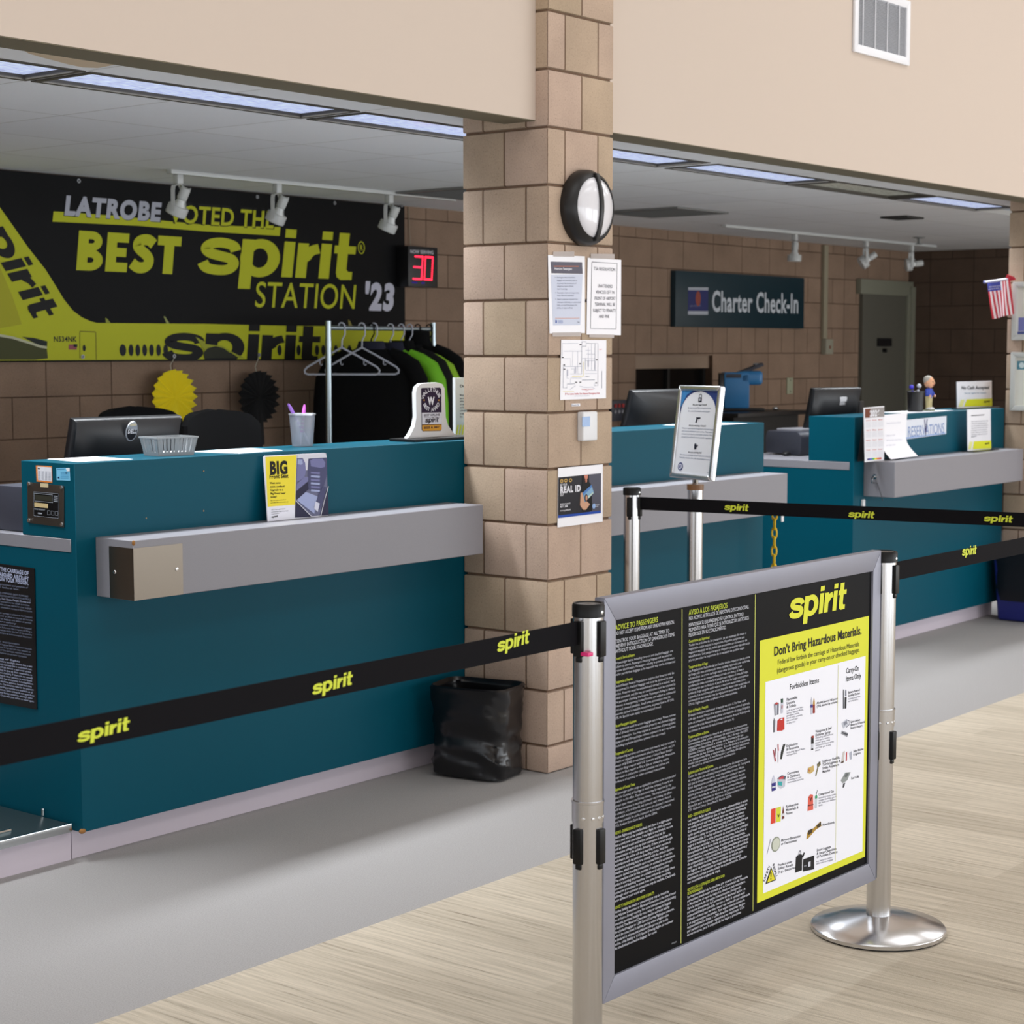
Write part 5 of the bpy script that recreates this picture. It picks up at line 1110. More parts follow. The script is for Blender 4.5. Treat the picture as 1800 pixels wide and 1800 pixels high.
t, d = note(Qn([(720, 232), (1308, 268), (1302, 1592), (700, 1580)]), 'white sheet with a ruled border about unattended vehicles, reaching past the pillar edge', tapes=(Qn([(770, 160), (1188, 165), (1188, 255), (770, 245)]), Qn([(745, 1575), (1180, 1580), (1180, 1640), (745, 1630)])))
d.pline('lettering', (70, 70, 84), Qn([(802, 305), (1246, 332), (1228, 1482), (778, 1474), (802, 305)]), .0022, 1)
TX = (84, 84, 96)
for s_, x0, y0, x1, y1 in (('TSA REGULATION', 836, 448, 1212, 468), ('UNATTENDED', 905, 752, 1165, 762), ('VEHICLES LEFT IN', 870, 860, 1198, 866), ('FRONT OF AIRPORT', 848, 970, 1215, 974), ('TERMINAL WILL BE', 850, 1076, 1210, 1080), ('SUBJECT TO PENALTY', 820, 1184, 1222, 1186), ('AND FINE', 925, 1288, 1108, 1290)): d.pt('lettering', TX, s_, Qn([(x0, y0)])[0], Qn([(x1, y1)])[0], 5.6, 'r', 0, 1)
d.build(t)
Qm = lambda a: [(970+x/15, 590+y/15) for x, y in a]
t, d = note(Qm([(232, 108), (1422, 118), (1410, 1650), (205, 1698)]), 'white evacuation floor plan sheet above the thermostat on the pillar')
LN = (128, 132, 152); LF = (176, 180, 196)
for a in ([(300, 815), (296, 1380), (395, 1378), (398, 1275), (600, 1270)], [(790, 160), (900, 160), (900, 280), (790, 280), (790, 160)], [(900, 205), (1215, 205), (1210, 1320), (1120, 1320), (1118, 1270)], [(790, 1170), (1130, 1165)], [(785, 280), (785, 1010)], [(880, 590), (880, 900)], [(1135, 210), (1130, 910)]): d.pline('drawing', LN, Qm(a), .0016)
for a in ([(270, 205), (690, 205)], [(310, 410), (790, 410)], [(310, 605), (490, 605), (490, 800)], [(310, 815), (790, 815)], [(550, 410), (545, 790)], [(680, 410), (680, 1010)], [(480, 1010), (790, 1010)], [(500, 880), (590, 880), (590, 1000)], [(960, 300), (960, 900)], [(1045, 500), (1040, 910)], [(880, 390), (1010, 390)], [(910, 485), (1120, 490)], [(800, 600), (1130, 610)], [(890, 915), (1170, 920)], [(870, 1000), (1180, 1000)], [(500, 1115), (780, 1120)], [(490, 1120), (490, 1260)], [(470, 1420), (620, 1320)], [(720, 1330), (880, 1365), (1050, 1355), (1130, 1400)], [(400, 870), (395, 1120), (440, 1130)], [(270, 210), (270, 560)], [(1045, 210), (1040, 480)], [(610, 820), (605, 990)], [(880, 660), (1130, 660)]): d.pline('drawing', LF, Qm(a), .0013)
for x0, x1, y0, y1 in ((940, 975, 660, 820), (395, 430, 900, 1060), (1130, 1145, 670, 900), (620, 640, 830, 990)): d.pp('drawing', (190, 190, 206), Qm([(x0, y0), (x1, y0), (x1, y1), (x0, y1)]), 0)
for x, y in ((750, 235), (280, 575), (318, 775), (325, 885), (1175, 638), (635, 1230), (745, 1228), (1160, 1245), (740, 742)): d.pp('drawing', (46, 40, 46), Qm([(x-24, y-13), (x+24, y-13), (x+24, y+13), (x-24, y+13)]), 2)
d.pline('drawing', (236, 226, 176), Qm([(530, 1075), (830, 1065), (840, 680)]), .003).pline('drawing', (236, 226, 190), Qm([(290, 1475), (580, 1470)]), .002)
d.pt('lettering', (214, 130, 140), 'Emergency Evacuation', Qm([(785, 1425)])[0], Qm([(1090, 1420)])[0], 1.8, 'b'); d.pt('lettering', (222, 150, 156), 'Route', Qm([(890, 1462)])[0], Qm([(965, 1458)])[0], 1.6, 'b'); d.pt('lettering', (212, 128, 138), 'If You Leave Inside, Use Nearest Emergency Exit', Qm([(345, 1560)])[0], Qm([(1255, 1538)])[0], 3, 'b')
d.pt('lettering', (150, 150, 166), 'Do Not Use Elevators In Case Of Fire', Qm([(600, 1602)])[0], Qm([(985, 1590)])[0], 1.2, 'm'); d.pt('lettering', LN, 'TERMINAL', Qm([(870, 1088)])[0], Qm([(990, 1086)])[0], 1.3, 'm'); d.pline('lettering', (130, 130, 150), Qm([(1312, 930), (1312, 1385)]), .0022); d.pt('lettering', (226, 150, 150), 'EXIT', Qm([(1245, 375)])[0], Qm([(1320, 372)])[0], 1.6, 'b'); d.build(t)
Qr = lambda a: [(960+x/13.85, 800+y/13.85) for x, y in a]
t, d = note(Qr([(278, 318), (1365, 222), (1362, 1618), (262, 1762)]), 'white sheet with a dark photo poster about identity cards, below the thermostat')
d.pp('picture', (38, 38, 44), Qr([(295, 545), (1335, 440), (1328, 1405), (285, 1535)])).pp('picture', (84, 84, 98), Qr([(880, 487), (1335, 440), (1330, 1360), (1060, 1390), (1080, 700)]), 1).pp('picture', (34, 74, 168), Qr([(284, 1470), (1328, 1350), (1327, 1410), (284, 1535)]), 2)
d.pp('picture', (18, 16, 18), Qr([(880, 490), (1035, 475), (1040, 650), (1110, 780), (1110, 1360), (880, 1380), (850, 900), (870, 700)]), 2).pp('picture', (206, 132, 112), Qr([(915, 488), (1010, 478), (1005, 560), (965, 600), (930, 565)]), 3).pp('picture', (190, 120, 96), Qr([(940, 590), (990, 590), (985, 660), (950, 665)]), 3)
d.pp('picture', (206, 160, 132), Qr([(830, 920), (900, 900), (940, 1080), (1020, 1160), (1060, 1190), (960, 1330), (890, 1330), (815, 1220)]), 3).pp('picture', (132, 172, 204), Qr([(870, 920), (1090, 722), (1150, 920), (930, 1150)]), 4).pp('picture', (84, 128, 190), Qr([(870, 920), (1090, 722), (1105, 770), (885, 985)]), 5).pp('picture', (196, 214, 196), Qr([(1000, 1010), (1120, 900), (1130, 930), (960, 1100)]), 5)
u, v = fp.uv(*Qr([(945, 1040)])[0]); d.poly('picture', (44, 34, 34), ell(u, v, .010, .014, 16), 6); d.poly('picture', (206, 150, 120), ell(u, v, .006, .010, 16), 7)
for s_, x0, y0, x1, y1, cap, sty in (('BE YOUR', 330, 760, 498, 742, 4.2, 'm'), ('REAL ID', 330, 922, 835, 872, 10.5, 'h'), ('SELF', 330, 1000, 412, 992, 4.4, 'm'), ('MAKE A PLAN BY', 330, 1215, 578, 1192, 2.6, 'b'), ('MAY 7, 2025', 330, 1278, 515, 1260, 3.2, 'h'), ('www.tsa.gov/REAL-ID', 328, 1370, 585, 1340, 2.4, 'b')): d.pt('lettering', (226, 226, 234), s_, Qr([(x0, y0)])[0], Qr([(x1, y1)])[0], cap, sty, 0, 4)
for x, y in ((350, 630), (450, 618), (565, 610)): u, v = fp.uv(*Qr([(x, y)])[0]); d.polys('picture', (196, 160, 90), ribbon(ell(u, v, .008, .005, 12)+[(u+.008, v)], .002), 4)
u, v = fp.uv(*Qr([(1135, 1238)])[0]); d.poly('picture', (150, 180, 226), ell(u, v, .010, .010, 16), 4); d.pt('lettering', (206, 208, 220), 'Homeland', Qr([(1172, 1222)])[0], Qr([(1280, 1210)])[0], 2, 'b', 0, 4); d.pt('lettering', (206, 208, 220), 'Security', Qr([(1172, 1262)])[0], Qr([(1260, 1252)])[0], 2, 'b', 0, 4); d.build(t)
t = thing('thermostat', 'white wall thermostat with a small blue screen on the middle pillar', 'thermostat', (.2, 0, 1.27))
q = [fp.uv(*p) for p in ((1014, 722), (1043, 721), (1042, 774), (1012, 777))]; zt_, zb_ = max(b for a, b in q)-.004, min(b for a, b in q)+.003
MB().box(q[0][0], q[1][0]-.012, -.030, -.0008, zb_, zt_).build('case', WHITE, t, bevel=.007, seg=3)
q = [fp.uv(x, y, .03) for x, y in ((1023.5, 733), (1037, 732), (1037, 749.5), (1023.5, 750))]
MB().prism(q, fp.o, fp.U, fp.V, fp.N, .0295, .0305).build('screen', mat('lcd_blue', (128, 160, 206), .2), t, smooth=False)
q = [fp.uv(*p) for p in ((1004, 709.5), (1019, 709), (1019, 714), (1004, 714.5))]
t, d = board(fp, ((1004, 709.5), (1019, 709), (1019, 714), (1004, 714.5)), .002, 'wall_label', 'tiny white label strip above the thermostat', 'label', PAPER)
d.pt('lettering', (120, 120, 140), 'Exhaust Fan', (1005, 713), (1018, 712.6), 2, 'b'); d.build(t)

# ------------------------------------------------------------------ waste bin with a black bag
from mathutils import noise as NZ
def bag(cx, cy, rot, levels, n=110, seed=3, cap=True, fine=1.0):
    c, s_ = math.cos(rot), math.sin(rot); rings = []; L = []
    for (a, b) in zip(levels, levels[1:]):
        m = max(3, int(abs(b[2]-a[2])/.009))
        for k in range(m): f = k/m; L.append([a[i]*(1-f)+b[i]*f for i in range(4)])
    L.append(list(levels[-1])); off = Vector((seed*7.3, seed*1.7, 0))
    for hx, hy, z, am in L:
        rg = []
        for k in range(n):
            a = 2*math.pi*k/n; e = .38; x = hx*math.copysign(abs(math.cos(a))**e, math.cos(a)); y = hy*math.copysign(abs(math.sin(a))**e, math.sin(a))
            q = off+Vector((x*5+y*2, y*5-z*6, z*7+x*3)); q2 = off+Vector((x*14, y*14, z*9+(x+y)*9))
            w = (NZ.ridged_multi_fractal(q, .9, 2.1, 4, 1.0, 2.0)-1.1)*.75+NZ.noise(q2)*.5*fine
            g = 1+am*w/max(hx, hy); x *= g; y *= g
            rg.append(Vector((cx+c*x-s_*y, cy+s_*x+c*y, z if z < .002 else max(.001, z+am*.5*NZ.noise(q*1.3)))))
        rings.append(rg)
    return MB().loft(rings, cap1=cap)
BAG = mat('bag_film', (12, 12, 15), .24, spec=.55)
bx_, by_, br_ = -.158, .20, R(13)
t = thing('waste_bin', 'small waste bin lined with a black plastic bag beside the middle pillar', 'waste bin', (bx_, by_, 0))
bag(bx_, by_, br_, [(.080, .118, 0, .0), (.104, .146, .012, .010), (.106, .148, .06, .016), (.100, .142, .15, .014), (.104, .147, .25, .012), (.109, .155, .315, .008), (.112, .158, .332, .005), (.107, .152, .338, .004), (.098, .143, .326, .004), (.092, .136, .24, .004), (.086, .128, .12, .0)]).build('bag', BAG, t)
MB().loft([[Vector((bx_+math.cos(br_)*x-math.sin(br_)*y, by_+math.sin(br_)*x+math.cos(br_)*y, z)) for x, y in ((-a, -b), (a, -b), (a, b), (-a, b))] for a, b, z in ((.066, .10, .003), (.076, .112, .11))]).build('bin', mat('bin_grey', (60, 60, 64), .5), t, bevel=.01)
# larger blue bin at the right edge, in the corner by the far pillar
rx_, ry_ = 4.725, .165
t = thing('recycling_bin', 'blue bin draped with a black bag at the right edge of the picture', 'bin', (rx_, ry_, 0))
MB().loft([[Vector((rx_+a*sx, ry_+b*sy, z)) for sx, sy in ((-1, -1), (1, -1), (1, 1), (-1, 1))] for a, b, z in ((.085, .16, .003), (.104, .185, .36))]).build('bin', mat('bin_blue', (28, 36, 116), .4), t, bevel=.02, seg=3)
bag(rx_, ry_, 0, [(.098, .180, .12, .003), (.106, .190, .18, .005), (.110, .196, .30, .006), (.113, .20, .37, .006), (.116, .203, .40, .006), (.110, .196, .41, .004), (.098, .18, .39, .004), (.09, .165, .3, .0)], seed=9).build('bag', mat('bag_film_dull', (17, 19, 26), .42, spec=.4), t)

# ------------------------------------------------------------------ far pillar: framed certificates and a small flag
fx = Frame((4.85, 0, 0), -Y3, Z3)
for i, (pxs, lab) in enumerate(((((1782, 496), (1800, 496), (1800, 598), (1780, 597)), 'white framed certificate beside the small flag, upper of two on the right pillar'), (((1779, 619.5), (1800, 619), (1800, 722), (1779, 720)), 'white framed certificate with a teal heading, lower of two on the right pillar'))):
    q = [fx.uv(*p) for p in pxs]; u0 = q[0][0]; u1 = u0+.27; v1 = max(q[0][1], q[1][1]); v0 = min(q[2][1], q[3][1]); fw = .03
    t = thing('picture_frame', lab, 'picture frame', tuple(fx.pt(u0+.13, v0, .01)), 'framed certificates on the right pillar')
    m4 = MB()
    for P in ([(u0, v0), (u1, v0), (u1-fw, v0+fw), (u0+fw, v0+fw)], [(u0, v1), (u1, v1), (u1-fw, v1-fw), (u0+fw, v1-fw)], [(u0, v0), (u0+fw, v0+fw), (u0+fw, v1-fw), (u0, v1)], [(u1, v0), (u1-fw, v0+fw), (u1-fw, v1-fw), (u1, v1)]): m4.prism(P, fx.o, fx.U, fx.V, fx.N, .001, .022)
    m4.build('frame', WHITEMETAL, t, bevel=.004)
    MB().prism([(u0+fw, v0+fw), (u1-fw, v0+fw), (u1-fw, v1-fw), (u0+fw, v1-fw)], fx.o, fx.U, fx.V, fx.N, .002, .01).build('certificate', mat('certificate_paper', (222, 222, 214), .5), t, smooth=False)
    d = Deco(Frame(fx.pt(0, 0, .01), fx.U, fx.V), .0005); a, b = u0+fw, u1-fw
    if i == 0:
        d.rect('printing', (126, 130, 190), a+.008, b-.008, v0+fw+.022, v0+fw+.10, 0); d.rect('printing', (86, 96, 150), a+.004, b-.004, v0+fw+.004, v0+fw+.020, 1)
        for k in range(4): d.text('lettering', (150, 150, 160), ('Certificate of', 'Appreciation', 'presented to', 'the station')[k], ((a+b)/2, v1-fw-.05-.03*k), .012, None, 'm', 0, 'c', 2)
    else:
        d.rect('printing', (84, 136, 154), a+.006, b-.006, v1-fw-.07, v1-fw-.02, 0)
        d.poly('printing', (206, 222, 226), ell(a+.036, v1-fw-.045, .017, .017, 18), 1)
        for k in range(4): d.text('lettering', (170, 172, 170), ('Certificate', 'of', 'Excellence', 'awarded')[k], ((a+b)/2, v1-fw-.11-.03*k), .013, None, 'm', 0, 'c', 2)
    d.build(t)
# flag on a stick tucked behind the upper frame
t = thing('flag', 'small red, white and blue striped flag hanging beside the upper frame on the right pillar', 'flag', (4.80, .45, 1.92))
xf = 4.795; ff = Frame((xf, 0, 0), -Y3, Z3); a = ff.uv(1731, 496); b = ff.uv(1784, 489)
MB().tube([ff.pt(*a), ff.pt(*ff.uv(1767, 491)), ff.pt(*b)], .0065, 10).build('stick', mat('stick_white', (214, 214, 230), .4), t)
MB().ball(ff.pt(*a), .009, .009, .009, 10).build('finial', mat('stick_blue', (120, 124, 190), .4), t)
TLf, TRf, BRf, BLf = ff.uv(1736, 497), ff.uv(1777, 492), ff.uv(1782, 552), ff.uv(1746, 561)
RD, WH, BL = mat('flag_red', (196, 44, 60), .7), mat('flag_white', (230, 222, 226), .7), mat('flag_blue', (58, 64, 150), .7)
NS, NR = 13*4, 16; gv, gf, gm = [], [], []
for r in range(NR+1):
    g = r/NR
    for k in range(NS+1):
        f = k/NS; pinch = (1-g)*.22*math.exp(-((f-.74)/.16)**2)*(1 if g > .0 else 1); ff2 = f+(.74-f)*pinch*1.6
        u = (TLf[0]*(1-ff2)+TRf[0]*ff2)*(1-g)+(BLf[0]*(1-ff2)+BRf[0]*ff2)*g; v = (TLf[1]*(1-ff2)+TRf[1]*ff2)*(1-g)+(BLf[1]*(1-ff2)+BRf[1]*ff2)*g
        gv.append(ff.pt(u, v, .006+.012*math.sin(f*9+g*2.5)*(.3+.7*g)))
for r in range(NR):
    for k in range(NS):
        i = r*(NS+1)+k; gf.append((i, i+1, i+NS+2, i+NS+1)); st = k//4
        gm.append(2 if (r < 4 and k < 28) else (0 if st % 2 == 0 else 1))
n0 = len(gv); mbf = MB(); mbf.v = gv+[p-ff.N*.001 for p in gv]; mbf.f = [list(q) for q in gf]+[[n0+i for i in reversed(q)] for q in gf]; mbf.m = gm+gm
edge = [k for k in range(NS)]
cl = mbf.build('cloth', [RD, WH, BL], t)
st = MB()
for r in range(3):
    for k in range(6):
        i = int((r+.6)*(NS+1)*1.25//(NS+1))*(NS+1)+3+k*4+(r % 2)*2; p = gv[min(i, len(gv)-1)]
        st.add([p+ff.N*.0015+ff.U*(.004*math.cos(w)*(1 if j % 2 == 0 else .45))+ff.V*(.004*math.sin(w)*(1 if j % 2 == 0 else .45)) for j, w in enumerate([2*math.pi*q/10 for q in range(10)])], [list(range(10))])
st.build('stars', WH, cl, smooth=False)
MB().loft([[ff.pt(*ff.uv(x, y), w) for x, y, w in ((1768, 488, .004), (1772, 482, .012), (1784, 487, .016), (1786, 492, .01), (1774, 494, .006))], [ff.pt(*ff.uv(x, y), w-.012) for x, y, w in ((1768, 488, .004), (1772, 482, .012), (1784, 487, .016), (1786, 492, .01), (1774, 494, .006))]]).build('knot', RD, t, bevel=.002)

# ------------------------------------------------------------------ wall vent high on the bulkhead
fv = Frame((0, .0555, 0), X3, Z3); q = [fv.uv(*p) for p in ((1497.5, 92), (1594.5, 115), (1595, 6))]
u0, u1, v0, v1 = q[0][0], q[1][0], (q[0][1]+q[1][1])/2, q[2][1]; v1 = v0+.30
t = thing('wall_vent', 'white framed return air grille high on the cream wall at the upper right', 'vent', ((u0+u1)/2, .055, v0))
fw = .036; mv = MB()
for P in ([(u0, v0), (u1, v0), (u1-fw, v0+fw), (u0+fw, v0+fw)], [(u0, v1), (u1, v1), (u1-fw, v1-fw), (u0+fw, v1-fw)], [(u0, v0), (u0+fw, v0+fw), (u0+fw, v1-fw), (u0, v1)], [(u1, v0), (u1-fw, v0+fw), (u1-fw, v1-fw), (u1, v1)]): mv.prism(P, fv.o, fv.U, fv.V, fv.N, .001, .014)
mv.build('frame', mat('vent_white', (236, 237, 242), .4), t, bevel=.002)
MB().prism([(u0+fw, v0+fw), (u1-fw, v0+fw), (u1-fw, v1-fw), (u0+fw, v1-fw)], fv.o, fv.U, fv.V, fv.N, .0005, .002).build('backing', mat('vent_back', (110, 112, 118), .7), t, smooth=False)
lv = MB(); n = 34
for k in range(n):
    v = v0+fw+(v1-v0-2*fw)*(k+.5)/n; o = fv.pt(0, v, .006); lv.obox(o, X3, Vector((0, -.7, -.7)).normalized(), Vector((0, .7, -.7)).normalized(), u0+fw, u1-fw, -.0045, .0045, -.0006, .0006)
lv.build('louvre', mat('vent_louvre', (200, 202, 208), .4), t, smooth=False)
br = MB()
for k in range(4): u = u0+fw+(u1-u0-2*fw)*(k+.35)/4.0; br.box(u, u+.006, .043, .047, v0+fw, v1-fw)
br.build('stiffener', mat('vent_bar', (214, 216, 222), .4), t, smooth=False)

# ------------------------------------------------------------------ belt barriers
BELT = mat('belt_web', (15, 14, 18), .8, spec=.12, noise=.2, nscale=400); BLK2 = mat('cassette_black', (10, 10, 11), .4, spec=.3); LIME = (208, 218, 66)
def stanchion(x, y, label, H=1.02, angs=(180, 270, 0, 90), lower=False, r=.0318, base=True):
    t = thing('barrier_post', label, 'barrier post', (x, y, 0), 'belt barrier posts')
    o = (x, y, 0)
    if base:
        MB().lathe([(.0001, 0), (.172, 0), (.172, .005)], o, (0, 0, 1), 72).build('rubber_foot', BLACK, t)
        MB().lathe([(.165, .005), (.178, .005), (.178, .014), (.174, .018), (.10, .036), (r+.006, .046), (r, .047), (.02, .047)], o, (0, 0, 1), 96).build('base', STEEL, t)
    MB().lathe([(.0001, .045), (r, .045), (r, H-.028), (.0001, H-.028)], o, (0, 0, 1), 48).build('pole', STEEL, t)
    cp = MB().lathe([(.0001, H-.028), (r+.0025, H-.028), (r+.0025, H-.004), (r, H), (r-.004, H), (r-.005, H-.003), (.0001, H-.003)], o, (0, 0, 1), 48).build('cap', BLK2, t)
    MB().lathe([(.004, 0), (.0035, .001), (.0001, .0012)], (x+(r+.0025)*.05, y-(r+.002), H-.018), (-.1, -1, 0), 12).build('cap_screw', CHROME, cp)
    MB().lathe([(.0001, H-.0028), (r-.006, H-.0028), (r-.006, H-.0018), (.006, H-.0018), (.0001, H-.0035)], o, (0, 0, 1), 40).build('cap_disc', mat('cap_disc_grey', (110, 108, 106), .3, .8), cp)
    for a in angs:
        e = Vector((math.cos(R(a)), math.sin(R(a)), 0)); f = Vector((-e.y, e.x, 0)); c = Vector(o)
        for z0, z1 in (((.91, .985), (.47, .545)) if lower else ((.91, .985),)):
            MB().obox(c, e, f, Z3, r-.006, r+.008, -.0105, .0105, z0, z1).obox(c, e, f, Z3, r-.004, r+.004, -.007, .007, z0-.012, z0).build('belt_clip', BLK2, t, bevel=.003)
    if lower:
        rg = MB().lathe([(r, .557), (r+.002, .557), (r+.002, .598), (r+.0035, .599), (r+.0035, .603), (r, .603)], o, (0, 0, 1), 48).build('ring', STEEL, t)
        for a in (200, 235, 262, 290, 330): e = Vector((math.cos(R(a)), math.sin(R(a)), 0)); MB().lathe([(.0042, 0), (.0035, .0016), (.0001, .002)], Vector((x, y, .568))+e*(r+.0018), e, 10).build('rivet', SCREW, rg)
    return t
def belt(t, a, b, logos, xh, flip=False, ztop=.985, zbot=.936):
    a, b = Vector((*a, 0)), Vector((*b, 0)); e = (b-a).normalized(); U = e if not flip else -e
    f = Frame((a.x, a.y, 0), U, Z3); n = f.N
    mb = MB().loft([[p+n*.001+Z3*zbot, p-n*.001+Z3*zbot, p-n*.001+Z3*ztop, p+n*.001+Z3*ztop] for p in (a, a.lerp(b, .5), b)])
    o = mb.build('belt', BELT, t, smooth=False)
    d = Deco(Frame(f.pt(0, 0, .001), f.U, f.V), .0005)
    for p0, p1 in logos: d.plogo('lettering', LIME, p0, p1, xh, .18)
    d.build(o)
    MB().obox(b-e*.02, e, n, Z3, -.012, .02, -.007, .007, zbot-.006, ztop+.006).build('belt_end', BLK2, o, bevel=.002)
P1, P2, P3, PB, P0 = (-2.155, -1.774), (-.878, -1.795), (.862, -1.80), (.544, .011), (-3.95, -1.775)
s1 = stanchion(*P1, 'nearest steel barrier post at the left end of the framed notice board', lower=True)
s2 = stanchion(*P2, 'steel barrier post with round base at the right end of the framed notice board', lower=True)
sb = stanchion(*PB, 'steel barrier post just right of the middle block pillar', angs=(200, 280))
belt(s1, (P1[0]-.032, P1[1]), (P0[0]+.034, P0[1]), [((873, 1147), (929, 1130)), ((548, 1222), (618, 1203)), ((135, 1306), (226, 1283))], 18, True)
MB().box(P1[0]-.046, P1[0]-.028, P1[1]-.034, P1[1]-.014, .915, .923).build('pink_tab', mat('pink_tab', (226, 40, 120), .4), s1, bevel=.002)
belt(s2, (P2[0]+.032, P2[1]), (P3[0]-.04, P3[1]), [((1690, 977), (1715, 973.5))], 11.5)
e = (Vector(P3)-Vector(PB)).normalized()
belt(sb, tuple(Vector(PB)+e*.034), tuple(Vector(P3)-e*.045), [((1273, 896), (1315, 898.5)), ((1491, 908.5), (1536, 911)), ((1729, 916), (1779, 918.5))], 8.5)
s3 = stanchion(*P3, 'steel barrier post beyond the right edge of the picture that both belts run to', angs=(180, 100))
s0 = stanchion(*P0, 'steel barrier post beyond the left edge of the picture that the near belt runs to', angs=(0,))

# ------------------------------------------------------------------ framed notice board between the two near posts
dv = (Vector(P2)-Vector(P1)).normalized(); DU = Vector((dv.x, dv.y, 0)); DN = DU.cross(Z3)      # DN points at the viewer
fb = Frame(Vector((P1[0], P1[1], 0))+DN*.012, DU, Z3)
t = thing('notice_board', 'large aluminium framed passenger notice board hung between two barrier posts', 'notice board', (-1.516, -1.785, .15))
u0, u1, v0, v1 = .040, 1.238, .150, 1.026; iu0, iu1, iv0, iv1 = .081, 1.198, .202, .975
g = .0005; fm_ = MB()
for P in ([(u0, v0), (u1, v0), (iu1-g, iv0), (iu0+g, iv0)], [(u0, v1), (iu0+g, iv1), (iu1-g, iv1), (u1, v1)], [(u0, v0+g), (iu0, iv0+g), (iu0, iv1-g), (u0, v1-g)], [(u1, v0+g), (u1, v1-g), (iu1, iv1-g), (iu1, iv0+g)]): fm_.prism(P, fb.o, fb.U, fb.V, fb.N, -.026, 0)
fm_.build('frame', ALU, t, bevel=.0015)
POS = (17, 17, 19)
MB().prism([(iu0, iv0), (iu1, iv0), (iu1, iv1), (iu0, iv1)], fb.o, fb.U, fb.V, fb.N, -.018, -.006).build('poster', mat('poster_black', POS, .45, spec=.06), t, smooth=False)
fq = Frame(fb.pt(0, 0, -.006), fb.U, fb.V); d = Deco(fq, .0004)
Z4 = lambda x, y: (1300+x/6, 950+y/6); Z5 = lambda x, y: (1300+x/6, 1180+y/6); Z6 = lambda x, y: (1300+x/4.5, 1350+y/4.5); Zc = lambda x, y: (1050+x/6, 1000+y/6)
GRN = (190, 204, 60); WTX = (196, 198, 208); PYL = (222, 224, 56)
for a, b in (((1198.4, 1071), (1196.4, 1658)), ((1327, 1045), (1323, 1601))): d.pline('lines', (206, 212, 110), [a, b], .0022)
ytl, ytr, ybr, ybl = fq.uv(1336.5, 1127.5), fq.uv(1528, 1081), fq.uv(1519.7, 1503.5), fq.uv(1329.5, 1590.7)
d.rect('panels', PYL, (ytl[0]+ybl[0])/2, (ytr[0]+ybr[0])/2, (ybl[1]+ybr[1])/2, (ytl[1]+ytr[1])/2)
wtl, wtr, wbr, wbl = fq.uv(1347, 1199.5), fq.uv(1522, 1151.5), fq.uv(1514.4, 1495.6), fq.uv(1338.5, 1572.5)
d.rect('panels', (244, 245, 254), (wtl[0]+wbl[0])/2, (wtr[0]+wbr[0])/2, (wbl[1]+wbr[1])/2, (wtl[1]+wtr[1])/2, 1)
a, b = fq.uv(1475.8, 1168), fq.uv(1464.5, 1515); d.line('lines', (222, 222, 160), [((a[0]+b[0])/2, a[1]), ((a[0]+b[0])/2, b[1])], .0018, 2)
d.plogo('logo', PYL, (1386, 1089.5), (1485, 1069.5), 36, .14, 1)
BK = (22, 22, 24)
d.pt('lettering', BK, 'Don\u2019t Bring Hazardous Materials.', Z4(358, 1218), Z4(1285, 985), 15.5, 'b', 0, 2)
d.pt('lettering', (70, 72, 24), 'Federal law forbids the carriage of Hazardous Materials', Z4(398, 1310), Z4(1258, 1112), 8.5, 'r', 0, 2)
d.pt('lettering', (70, 72, 24), '(dangerous goods) in your carry-on or checked baggage.', Z4(390, 1398), Z4(1262, 1172), 8.5, 'r', 0, 2)
d.pt('lettering', BK, 'Forbidden Items', Z4(523, 1575), Z4(833, 1497), 9.5, 'm', 0, 2); d.pt('lettering', BK, 'Carry-On', Z4(1120, 1402), Z4(1253, 1370), 9, 'm', 0, 2); d.pt('lettering', BK, 'Items Only', Z4(1116, 1487), Z4(1276, 1447), 9, 'm', 0, 2)
def lab(Z, x, y, lines, cap=3.6, sty='m', col=(60, 60, 70), sl=-.235, pit=None, w=None):
    k = 1/6 if Z is not Z6 else 1/4.5; pit = pit or cap*1.42/k
    for i, l in enumerate(lines):
        wd = (w or 1)*len(l)*cap*.46/k; d.pt('lettering', col, l, Z(x, y+i*pit), Z(x+wd, y+i*pit+wd*sl), cap, sty, 0, 2)
FN = (110, 110, 126)
def P(Z, c, *q, layer=2): d.pp('icons', c, [Z(*p) for p in q], layer)
lab(Z5, 490, 312, ['Flammable', 'Liquids', '& Solids'], 4.6); lab(Z5, 490, 425, ['such as aerosol hair-', 'spray, lighter fluid,', 'gasoline, paint,', 'torch fuel, acetone,', 'and wood stain', 'in any size'], 3.1, 'r', FN)
P(Z5, (120, 122, 134), (358, 345), (410, 330), (406, 455), (366, 466)); P(Z5, (190, 60, 60), (362, 345), (384, 325), (408, 335), (386, 350), layer=3); P(Z5, (206, 208, 220), (370, 358), (388, 355), (386, 458), (372, 462), layer=3)
P(Z5, (44, 80, 64), (430, 290), (454, 284), (454, 330), (432, 334)); P(Z5, (200, 202, 216), (432, 334), (456, 328), (452, 438), (430, 444)); P(Z5, (190, 150, 160), (434, 360), (452, 356), (450, 390), (434, 394), layer=3)
P(Z5, (110, 112, 120), (360, 490), (372, 520), (368, 640), (350, 645), (350, 525)); P(Z5, (196, 52, 44), (394, 520), (420, 495), (466, 484), (468, 610), (440, 626), (390, 628)); P(Z5, (232, 226, 234), (424, 502), (444, 496), (446, 508), (428, 514), layer=3)
lab(Z5, 808, 348, ['Alcohol above 140 proof', '(70% alcohol by volume)'], 4.0, w=.88)
